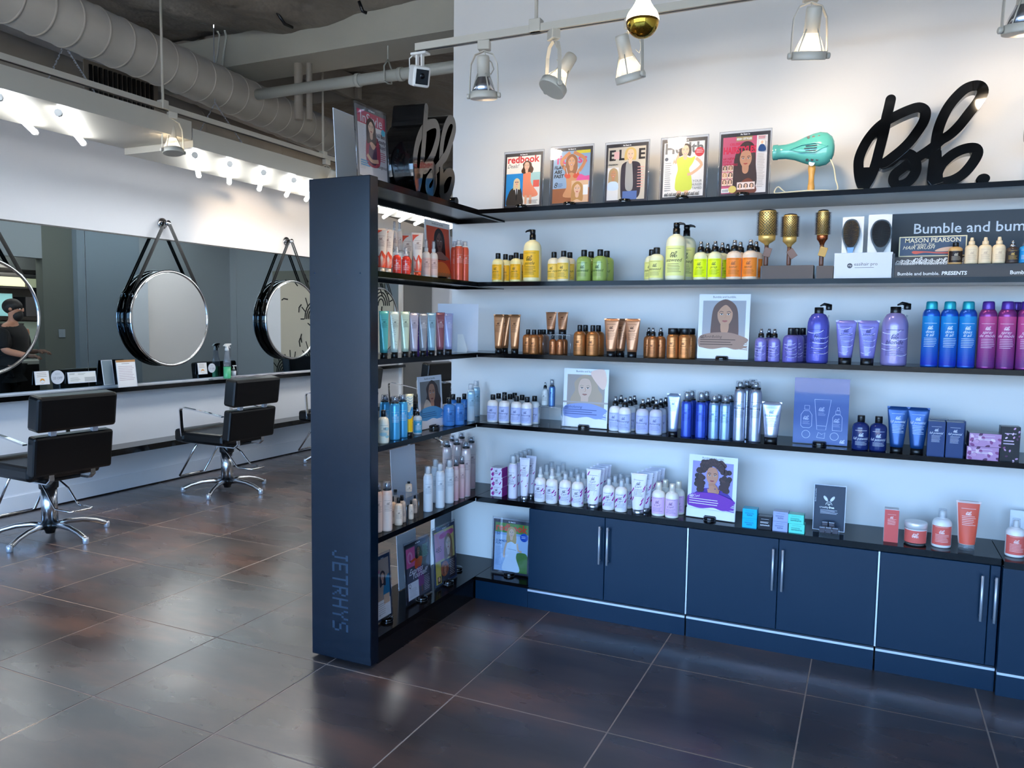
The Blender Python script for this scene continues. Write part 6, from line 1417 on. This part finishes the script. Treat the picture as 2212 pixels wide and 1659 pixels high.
# stepped display of little cartons in front of it
q0 = P(1792, 1140, 'y', YF+.07)
st = thing('step_stand', 'little stepped dark stand in front of the cruelty free card', 'stand', (q0.x, YF+.075, Z[5]))
MB().box((-.045, -.035, 0), (.045, .03, .012)).box((-.045, -.005, .012), (.045, .03, .03)).build('steps', M['clear'], st)
for k, (x, y, z_, s_, l_) in enumerate([(-.032, -.022, .0125, 1, 'tiny silver-topped carton, front left on the stepped stand'), (-.004, -.022, .0125, 1, 'tiny silver-topped carton, front middle on the stepped stand'), (.026, -.022, .0125, 1, 'tiny silver-topped carton, front right on the stepped stand'), (-.022, .012, .0305, 1, 'tiny silver-topped carton, back left on the stepped stand'), (.008, .012, .0305, 1, 'tiny silver-topped carton, back right on the stepped stand')]):
    bx_ = thing('sample_box', l_, 'box', (q0.x+x, YF+.075+y, Z[5]+z_), 0, 'tiny cartons on the stepped stand')
    MB().rbox((-.0125, -.012, 0), (.0125, .012, .026), .001, seg=1).build('carton', mat('dark_plum', (.16, .12, .18), .3), bx_); MB().box((-.0123, -.0118, .0262), (.0123, .0118, .0275)).build('lid', M['silver'], bx_)
# white easel back standing on the side unit, third shelf
p0 = P(975, 700, 'x', XF-.17); p1 = P(1028, 700, 'x', XF-.17)
eb = thing('easel_card', 'back of a white easel display card at the shelf corner', 'sign', (-2.14, 3.90, Z[3]), .55)
MB().box((-.115, -.0015, .003), (.115, .0015, .275), Matrix.Rotation(.10, 4, 'X')).build('card', M['card'], eb)
MB().prism([(-.005, .0), (.05, .0), (.055, .01), (.012, .165), (.0, .165)], -.004, -.0025, Matrix.Translation((.0, -.02, 0)) @ Matrix.Rotation(-.12, 4, 'X')).build('easel_leg', M['white'], eb)
p0 = P(2187, 1100, 'y', YF+.2)
t = thing('display_card', 'plain pale card standing at the right picture edge', 'sign', (p0.x+.11, YF+.24, Z[5]), 0); MB().box((-.11, -.0015, 0), (.11, .0015, .17), Matrix.Rotation(-.06, 4, 'X')).build('card', M['card'], t); MB().box((-.05, .0, 0), (.05, .05, .002)).build('foot', M['card'], t)

# ---- the two big "Bb." signs
def bbsign(loc, rz, label, h, dep):
    t = thing('letter_sign', label, 'sign', loc, rz)
    def ribbon(pts, w, y0, y1, name):
        L, Rr = [], []; n_ = len(pts)
        for i in range(n_):
            a = Vector(pts[max(0, i-1)]); b_ = Vector(pts[min(n_-1, i+1)]); d_ = (b_-a).normalized(); q = Vector((-d_.y, d_.x))*w/2; p = Vector(pts[i]); L.append(p+q); Rr.append(p-q)
        def capp(p, d_, s_): return [p+Matrix.Rotation(s_*a_, 2) @ (d_*w/2) for a_ in ()]
        m = MB(); vs = []; 
        for i, (a, b_) in enumerate(zip(L, Rr)): vs += [(a.x, y0+i*2e-5, a.y), (b_.x, y0+i*2e-5, b_.y), (b_.x, y1, b_.y), (a.x, y1, a.y)]
        fs = []
        for i in range(n_-1):
            for k in range(4): fs.append((4*i+k, 4*i+4+k, 4*i+4+(k+1) % 4, 4*i+(k+1) % 4))
        fs += [(0, 1, 2, 3), (4*n_-1, 4*n_-2, 4*n_-3, 4*n_-4)]; m.add(vs, fs)
        for p in (pts[0], pts[-1]):
            m.loft([[(p[0]+w/2*math.cos(a*PI/10), y_, p[1]+w/2*math.sin(a*PI/10)) for a in range(20)] for y_ in (y0+(2e-5*(n_+9) if p is pts[-1] else -1e-5*30), y1-.0004)], smooth=False)
        m.build(name, M['blackg'], t)
    P1 = [(a*h, b_*h) for a, b_ in BB1]; P2 = [(a*h, b_*h) for a, b_ in BB2]
    i0 = 13*4   # last samples of the stem
    ribbon(P1, BBW*h*1.12, 0, dep, 'letter_stroke')
    ribbon(P2, BBW*h*1.12, .0055, dep-.0006, 'letter_stroke')
    # heavy foot of the first letter where stem and bowl meet
    foot = [(x*h, z_*h) for x, z_ in _bb([(130, 1200), (345, 1200), (330, 1290), (370, 1370), (310, 1495), (190, 1490), (150, 1380)])]
    MB().prism([(max(a, .0), max(b_, .0)) for a, b_ in foot], -.0012, dep-.0012).build('letter_foot', M['blackg'], t)
    joint = [(x*h, z_*h) for x, z_ in _bb([(1020, 1000), (1140, 1000), (1160, 1180), (1180, 1400), (1050, 1440), (1005, 1380)])]
    MB().prism(joint, .0042, dep-.0012).build('letter_joint', M['blackg'], t)
    x_ = BBDOT[0]*h; MB().lathe([(.055*h, 0), (.055*h, dep)], 24, Matrix.Translation((x_, 0, .047*h)) @ Matrix.Rotation(-PI/2, 4, 'X'), 1, .85).build('dot', M['blackg'], t)
    return t
a = P(1845, 400, 'y', 3.945); h = .455
bbsign((a.x-.003, 3.945, Z[1]+.002), 0, 'large black script Bb letter sign against the wall, top shelf', h, .085)
al = P(893, 400, 'x', -2.10)
bbsign((-2.0+.0, 3.197, Z[1]+.002), PI/2+.113, 'large glossy black script letter sign on the side unit top', .475, .17)

# ---- hair dryers
def dryer(loc, label, m):
    t = thing('hair_dryer', label, 'dryer', loc)
    hz = .205; prof = [(-.150, .034, .030), (-.148, .036, .032), (-.128, .036, .032), (-.126, .033, .029), (-.09, .034, .031), (-.05, .043, .036), (-.01, .060, .042), (.03, .074, .046), (.06, .080, .047), (.09, .074, .045), (.112, .055, .038), (.122, .032, .026), (.125, .01, .01)]
    rings = [[(x, ry*math.cos(2*PI*j/28), hz+rz_*math.sin(2*PI*j/28)+(.006 if x < -.05 else 0)*0) for j in range(28)] for x, rz_, ry in prof]
    MB().loft(rings).build('shell', m, t)
    MB().tube([(-.07, -.034, hz), (-.02, -.043, hz+.018), (.04, -.050, hz+.022), (.095, -.043, hz+.004), (.04, -.050, hz-.02), (-.02, -.043, hz-.014)], .004, 6, closed=True).build('moulding', m, t)
    for zz, xs in ((.052, (.01, .032, .056)), (-.052, (.008, .030, .052))):
        for q in xs: MB().lathe([(.0065, 0), (.0065, .004)], 12, Matrix.Translation((q, -.030 if abs(zz) > .05 else -.047, hz+zz)) @ Matrix.Rotation(PI/2, 4, 'X')).build('vent_hole', M['blackp'], t)
    for q in range(3): MB().box((.0-.006*(q == 1), -.050, hz+.008-.011*q), (.05, -.0465, hz+.0115-.011*q)).build('vent_slot', M['blackp'], t)
    MB().lathe([(.012, .0), (.015, .004), (.0165, .03), (.013, .055), (.0125, .085), (.017, .115), (.015, .135), (.012, .14)], 18, Matrix.Translation((.028, 0, 0))).build('handle', M['wood'], t)
    MB().lathe([(.012, 0), (.013, .012)], 12, Matrix.Translation((.028, -.012, .139)) @ Matrix.Rotation(PI/2, 4, 'X')).build('screw', M['steel'], t)
    MB().lathe([(.008, 0), (.008, .02)], 10, Matrix.Translation((.105, -.01, hz-.045))).build('strain_relief', M['blackp'], t)
    cordp = catmull([(.105, -.01, hz-.045), (.125, -.02, hz-.09), (.135, -.03, .06), (.145, -.04, .006), (.08, -.06, .005), (.0, -.07, .005), (-.08, -.055, .005), (-.13, -.05, .006), (-.115, -.04, .035), (-.075, -.035, .006), (.0, -.03, .011), (.10, -.025, .005), (.22, -.03, .005), (.27, -.02, .006)], 6, False)
    MB().tube(cordp, .0032, 6).build('cord', mat('cream_cord', (.85, .82, .70), .5), t)
    return t
pd = P(1752, 400, 'y', 3.97)
dryer((pd.x-.028, 3.97, Z[1]+.0005), 'vintage turquoise hair dryer with wooden handle and cream cord', M['teal'])
pd = P(2212, 400, 'y', 3.97)
dryer((pd.x+.14, 3.97, Z[1]+.0005), 'second hair dryer cut by the right picture edge, cord showing', mat('dark_bronze_shell', (.30, .26, .22), .2, metal=.6))

# ---- brushes and displays on the second shelf
def tray(px0, px1, ytop, label):
    a = P(px0, ytop, 'y', YF+.03); b_ = P(px1, ytop, 'y', YF+.03); t = thing('display_tray', label, 'tray', ((a.x+b_.x)/2, YF+.075, Z[2])); w = b_.x-a.x; h_ = a.z-Z[2]
    MB().prism([(-.045, 0), (.045, 0), (.045, h_), (-.038, h_)], -w/2, w/2, Matrix.Rotation(PI/2, 4, 'Z')).build('block', M['brown'], t); MB().box((-w/2-.004, -.04, 0), (-w/2, .045, h_*.97)).build('end_cheek', M['blackp'], t); return t, h_
t1_, h1 = tray(1645, 1757, 574, 'long taupe display block holding two round brushes')
t2_, h2 = tray(1764, 1800, 574, 'short taupe display block holding the third round brush')
def roundbrush(px, ytop, bw, zb, bh, label, gold, collar, tagc):
    p = P(px, ytop, 'y', YF+.075); H = p.z-zb; S = depth(p)/CF; R = bw*S/2; t = thing('round_brush', label, 'brush', (p.x, YF+.075, zb))
    zt = H-.008; z0 = H-bh*S
    MB().lathe([(R, z0), (R, zt-.004), (R*.99, zt)], 28).build('barrel', gold, t); MB().lathe([(R*.98, zt), (R*.85, zt+.005), (R*.4, H), (0, H)], 24).build('end_cap', M['blackp'], t)
    m = MB(); rows = 15
    for i in range(rows):
        for j in range(18):
            f = 2*PI*(j+.5*(i % 2))/18; z = z0+.006+(zt-z0-.012)*(i+.5)/rows; dz = (zt-z0)/rows*.36; df = .10
            m.add([((R+.0004)*math.cos(f-df), (R+.0004)*math.sin(f-df), z), ((R+.0004)*math.cos(f), (R+.0004)*math.sin(f), z-dz), ((R+.0004)*math.cos(f+df), (R+.0004)*math.sin(f+df), z), ((R+.0004)*math.cos(f), (R+.0004)*math.sin(f), z+dz)], [(0, 1, 2, 3)])
    o = m.build('barrel_holes', M['blackp'], t, kind='stuff')
    m = MB(); ln = .015
    for i in range(18):
        for j in range(18):
            f = 2*PI*(j+.5*(i % 2))/18; z = z0+.004+(zt-z0-.008)*(i+.5)/18; c_, s_ = math.cos(f), math.sin(f); b_ = Vector((R*c_, R*s_, z)); e_ = Vector(((R+ln)*c_, (R+ln)*s_, z)); q = Vector((-s_, c_, 0))*.0011; u_ = Vector((0, 0, .0011))
            m.add([b_-q-u_, b_+q-u_, b_+q+u_, b_-q+u_, e_], [(0, 1, 4), (1, 2, 4), (2, 3, 4), (3, 0, 4)])
    m.build('bristles', mat('brown_bristle', (.22, .14, .11), .6), t, kind='stuff')
    zc = z0-.022
    MB().lathe([(R*.99, z0), (R*1.0, z0-.001), (R*.97, zc+.004), (R*.7, zc-.004), (.012, zc-.014), (.010, zc-.022)][::-1], 24).build('collar', collar, t)
    MB().lathe([(.009, 0), (.0105, .01), (.0105, H*.2), (.0095, zc-.020)], 16).build('handle', mat('cocoa_handle', (.42, .28, .22), .4), t)
    tg = MB(); zz = zc-.055; tg.rbox((-.017, -.0012, -.022), (.017, .0012, .022), .001, Matrix.Translation((.006 if tagc else .014, -.014, zz)) @ Matrix.Rotation(.28 if tagc else -.6, 4, 'Y'), seg=1); tg.build('hang_tag', mat('bronze_tag', (.45, .30, .20), .4) if tagc != 2 else mat('kraft_gold_tag', (.78, .62, .30), .5), t)
    MB().tube([(.0, -.011, zc-.018), (.006, -.0135, zz+.02)], .0006, 4).build('tag_string', M['wood'], t)
copper = mat('copper_metal', (.72, .38, .22), .22, metal=.9)
roundbrush(1659, 453, 36, Z[2]+h1+.0003, 57, 'largest gold round brush with bronze hang tag', M['gold'], M['gold'], 1)
roundbrush(1708, 462, 29, Z[2]+h1+.0003, 51, 'middle gold round brush with its tag behind the handle', M['gold'], M['gold'], 0)
roundbrush(1779, 453, 23, Z[2]+h2+.0003, 55, 'slim gold round brush with copper collar and kraft tag', M['gold'], copper, 2)
# paddle brushes in their white box stand
a = P(1803, 547, 'y', YF+.03); b_ = P(1929, 547, 'y', YF+.03); bw = b_.x-a.x; hb = a.z-Z[2]
t = thing('brush_box', 'white display box printed easihair pro with two cards', 'box', ((a.x+b_.x)/2, YF+.03, Z[2])); cxb = (a.x+b_.x)/2
MB().box((-bw/2, 0, 0), (bw/2, .002, hb)).build('front_panel', M['card'], t); MB().box((-bw/2, .002, 0), (-bw/2+.002, .07, hb)).box((bw/2-.002, .002, 0), (bw/2, .07, hb)).box((-bw/2+.002, .068, 0), (bw/2-.002, .07, hb)).box((-bw/2+.002, .002, 0), (bw/2-.002, .068, .002)).build('side_panels', M['card'], t)
cv = Cv(bw, hb/bw); cv.ell(.275, hb/bw*.50, .047, .047, '4a4c52'); cv.text('ehp', .275, hb/bw*.48, .045, 'e8e8ea'); cv.text('easihair pro', .35, hb/bw*.50, .085, '55565c', 'l'); cv.lines(.36, .74, hb/bw*.40, hb/bw*.43, 1, '77787c', .6); cv.build('print', t)
for k, (p0, p1, yt) in enumerate(((1821, 1867, 469), (1877, 1928, 464))):
    A_ = P(p0, yt, 'y', YF+.055); B_ = P(p1, yt, 'y', YF+.055)
    MB().box((A_.x-cxb, .024+.004, .003), (B_.x-cxb, .027+.004, A_.z-Z[2])).build('backing_card', M['white'], t)
def paddle(px, yt, wpx, ybot, label, blue, dense):
    p = P(px, yt, 'y', YF+.045); S = depth(p)/CF; w = wpx*S; H = p.z-P(px, ybot, 'y', YF+.045).z; zb = P(px, ybot, 'y', YF+.045).z; t = thing('paddle_brush', label, 'brush', (p.x, YF+.050, Z[2]+.003)); zo = zb-Z[2]-.003
    pts = catmull([(0, H), (-w*.32, H*.93), (-w*.5, H*.68), (-w*.44, H*.38), (-w*.22, H*.12), (-w*.12, -.01), (-w*.11, -zo*.9), (w*.11, -zo*.9), (w*.12, -.01), (w*.22, H*.12), (w*.44, H*.38), (w*.5, H*.68), (w*.32, H*.93)], 5)
    MB().prism([(x, z_+zo) for x, z_ in pts], -.006, .003).build('paddle', M['blackp'], t)
    pts = catmull([(0, H*.96), (-w*.3, H*.88), (-w*.43, H*.66), (-w*.37, H*.4), (-w*.16, H*.2), (w*.16, H*.2), (w*.37, H*.4), (w*.43, H*.66), (w*.3, H*.88)], 5)
    MB().prism([(x, z_+zo) for x, z_ in pts], -.010, -.006).build('cushion', mat('dark_cushion', (.14, .11, .09), .7) if not dense else mat('charcoal_cushion', (.10, .10, .10), .7), t)
    m = MB(); rnd = random.Random(2)
    for i in range(-8, 9):
        for j in range(0, 22):
            x = i/8*w*.38; z_ = H*(.24+.70*j/21); lim = w*.42*math.sqrt(max(0, 1-((z_/H-.6)/.4)**2))
            if abs(x) > lim: continue
            b0 = Vector((x, -.010, z_+zo)); e_ = b0+Vector((x*.25, -.012, (z_/H-.55)*.008)); q = Vector((.0006, 0, 0)); u_ = Vector((0, 0, .0006)); m.add([b0-q-u_, b0+q-u_, b0+q+u_, b0-q+u_, e_], [(0, 1, 4), (1, 2, 4), (2, 3, 4), (3, 0, 4)])
    m.build('bristles', M['blackp'] if dense else mat('blond_bristle', (.62, .50, .24), .5), t, kind='stuff')
    if blue: MB().prism([(-w*.12, zo-.005), (w*.12, zo-.005), (w*.2, H*.17+zo), (-w*.2, H*.17+zo)], -.0075, -.006).build('inset', mat('sky_blue_inset', (.40, .60, .80), .3), t)
paddle(1840, 473, 36, 547, 'black paddle brush with blond bristles and blue inset', True, False)
paddle(1905, 474, 42, 547, 'plain black paddle brush, right one of two', False, True)
# grey brand display with its step and prints
a = P(1925, 461, 'y', YF+.24); zt_ = a.z; x0 = a.x; x1 = x0+1.3
t = thing('brand_display', 'grey counter display reading Bumble and bumble', 'display', (x0, YF+.03, Z[2])); 
MB().box((0, .24, .0), (x1-x0, .27, zt_-Z[2])).build('back_panel', M['charcoal'], t)
xs0 = P(1932, 590, 'y', YF+.035).x-x0; hs = P(1932, 573, 'y', YF+.035).z-Z[2]; hs2 = P(1932, 556, 'y', YF+.12).z-Z[2]
MB().box((xs0, 0, 0), (x1-x0, .07, hs)).box((xs0, .07, 0), (x1-x0, .239, hs2)).build('step', mat('dark_taupe_board', (.25, .225, .21), .5), t)
MB().box((xs0-.012, -.0, 0), (xs0-.001, .10, hs2+.01)).build('end_cheek', M['charcoal'], t)
def onpanel(cv, ox, oy, oz, w_): return cv.build('print', t, lambda u, v, o_: (ox+u*w_, oy-o_, oz+v*w_))
aa = P(1974, 505, 'y', YF+.27); bb3 = P(2139, 495, 'y', YF+.27); sz = .0
cv = Cv(1, 1); cv.text('Bumble and bumble.', 0, 0, (bb3.x-aa.x)/.93*.245*.62, 'eef0f2', 'l'); v_, f_ = textmesh('Bumble and', 0, 0)
wt = max(p[0] for p in v_); scl = (P(2140, 495, 'y', YF+.27).x-aa.x)/wt
cv = Cv(1, 1); cv.text('Bumble and bumble.', 0, 0, scl, 'eef0f2', 'l', bold=.008); onpanel(cv, aa.x-x0, .2398, aa.z-Z[2], 1)
v_, f_ = textmesh('Bumble and bumble.', .01, 0); wt = max(p[0] for p in v_); A3 = P(1939, 589, 'y', YF+.03); B3 = P(2030, 589, 'y', YF+.03); scl = (B3.x-A3.x)/wt
cv = Cv(1, 1); cv.text('Bumble and bumble.', 0, 0, scl, 'f0efec', 'l', bold=.01); cv.text('PRESENTS', (P(2034, 589, 'y', YF+.03).x-A3.x), 0, scl*1.08, 'f0efec', 'l', bold=.03, shear=.1, maxw=P(2092, 589, 'y', YF+.03).x-P(2034, 589, 'y', YF+.03).x)
sc1 = (hs)*.30
cv.text('Bumbl', (P(2182, 589, 'y', YF+.03).x-A3.x), 0, scl*1.1, 'f0efec', 'l', bold=.02); onpanel(cv, A3.x-x0, -.0002, .012, 1)
A4 = P(1934, 575, 'y', YF+.03); cv = Cv(1, 1); rnd = random.Random(4)
x_ = 0
while x_ < .30: cv.bb(x_, rnd.uniform(0, .006), .026+rnd.uniform(0, .01), 'f4f2ee'); x_ += .024
onpanel(cv, A4.x-x0, .0698, hs+.001, 1)
cv = Cv(1, 1); 
# slim boxed brush carton and the bottles on the step
A5 = P(1943, 513, 'y', YF+.115); B5 = P(2090, 505, 'y', YF+.115); wb = B5.x-A5.x; zb5 = Z[2]+hs2+.0005 if False else Z[2]+hs2
zb5 = Z[2]+hs2+.0005; hb5 = P(2010, 510, 'y', YF+.115).z-zb5
t5 = thing('brush_carton', 'navy and cream Mason Pearson hair brush carton', 'box', ((A5.x+B5.x)/2, YF+.13, zb5)); MB().rbox((-wb/2, -.015, 0), (wb/2, .02, hb5), .001, seg=1).build('carton', mat('cream_carton', (.85, .80, .62), .5), t5)
cv = Cv(wb, hb5/wb); A_ = hb5/wb; cv.rect(.0, .0, 1, A_, 'e3d9b0'); cv.rect(.018, .018, .982, A_-.018, '3f4f66'); cv.text('MASON PEARSON', .5, A_*.70, .105, 'ece3c2', bold=.01, maxw=.82); cv.text('London  Eng', .38, A_*.55, .06, 'ece3c2'); cv.text('HAIR BRUSH', .06, A_*.37, .085, 'ece3c2', 'l', shear=.35)
cv.blob([(.20, A_*.20), (.22, A_*.28), (.32, A_*.27), (.45, A_*.24), (.62, A_*.20), (.85, A_*.22), (.92, A_*.30), (.88, A_*.14), (.6, A_*.14), (.4, A_*.20), (.26, A_*.13)], 'd8604c'); cv.blob([(.56, A_*.24), (.60, A_*.38), (.75, A_*.46), (.9, A_*.44), (.92, A_*.28)], 'd8b49a'); o = cv.build('print', t5); o.location = (0, -.015, 0)
zf = hs+.0005
kind('amb', 'flip', 'oil_bottle', 'bottle', 'small amber oil bottle with black label and cap', 'e0b070', lab='2a1e1a', ink='d8c8b0')
items('amb', 'w', 2, 27, [(2065, 524, .055)], zoff=zf, where='on the grey brand display')
kind('crd', 'spray', 'spray_bottle', 'bottle', 'cream spray bottle with cream cap', 'f6dfb8', 'f4dcb4', lab='f7dfba', ink='c8a888')
pr_, _h, _w2 = items('crd', 'w', 2, 25, [(2109, 513, .04), (2119, 513, .058), (2134, 512, .04), (2158, 510, .04)][:1]+[(2134, 512, .04), (2158, 511, .04)], zoff=zf, where='on the grey brand display')
for o in bpy.data.objects:
    if o.get('label', '').startswith('cream spray bottle with cream cap'):
        for c_ in o.children:
            if c_.name.startswith(('collar', 'nozzle')): c_.data.materials[0] = pm('f4dcb4')
kind('drk', 'spray', 'spray_bottle', 'bottle', 'small dark brown bottle with silver sprayer', '4a3c34', 'silver', lab='3a3230', ink='d8b050')
items('drk', 'w', 2, 24, [(2185, 520, .04)], zoff=zf, where='on the grey brand display')
kind('blb', 'spray', 'spray_bottle', 'bottle', 'small bright blue bottle with clear sprayer', '2f9ad8', 'clear', lab='2a94d4', ink='ffffff')
items('blb', 'w', 2, 25, [(2209, 517, .045)], zoff=zf, where='at the display\'s right end')

# nudge bottles that would touch apart by a few millimetres
for it in range(60):
    mv = 0
    for i, (o, r, z, s_, sh) in enumerate(PROD):
        for (p, q, z2, s2, sh2) in PROD[i+1:]:
            if z2 != z or (abs(p.location.x-o.location.x) > .2 or abs(p.location.y-o.location.y) > .2): continue
            if sh == 'tube' and sh2 == 'tube': # tubes in a file: only their depth counts
                need = (r*.62+q*.62)+.001
            else: need = r*(.8 if sh == 'tube' else 1)+q*(.8 if sh2 == 'tube' else 1)+.001
            d = Vector((p.location.x-o.location.x, p.location.y-o.location.y)); L_ = d.length
            if L_ < need and L_ > 1e-6:
                e_ = d/L_*(need-L_)*.5; mv += 1
                o.location.x -= e_.x; o.location.y -= e_.y; p.location.x += e_.x; p.location.y += e_.y
    for (o, r, z, s_, sh) in PROD:
        if s_ == 'w': o.location.y = min(max(o.location.y, YF+r*.9+.004), YW-r-.003)
        else: o.location.x = max(min(o.location.x, XF-r*.9-.004), XB+r+.003); o.location.y = max(o.location.y, YC1+r+.002)
    if not mv: break
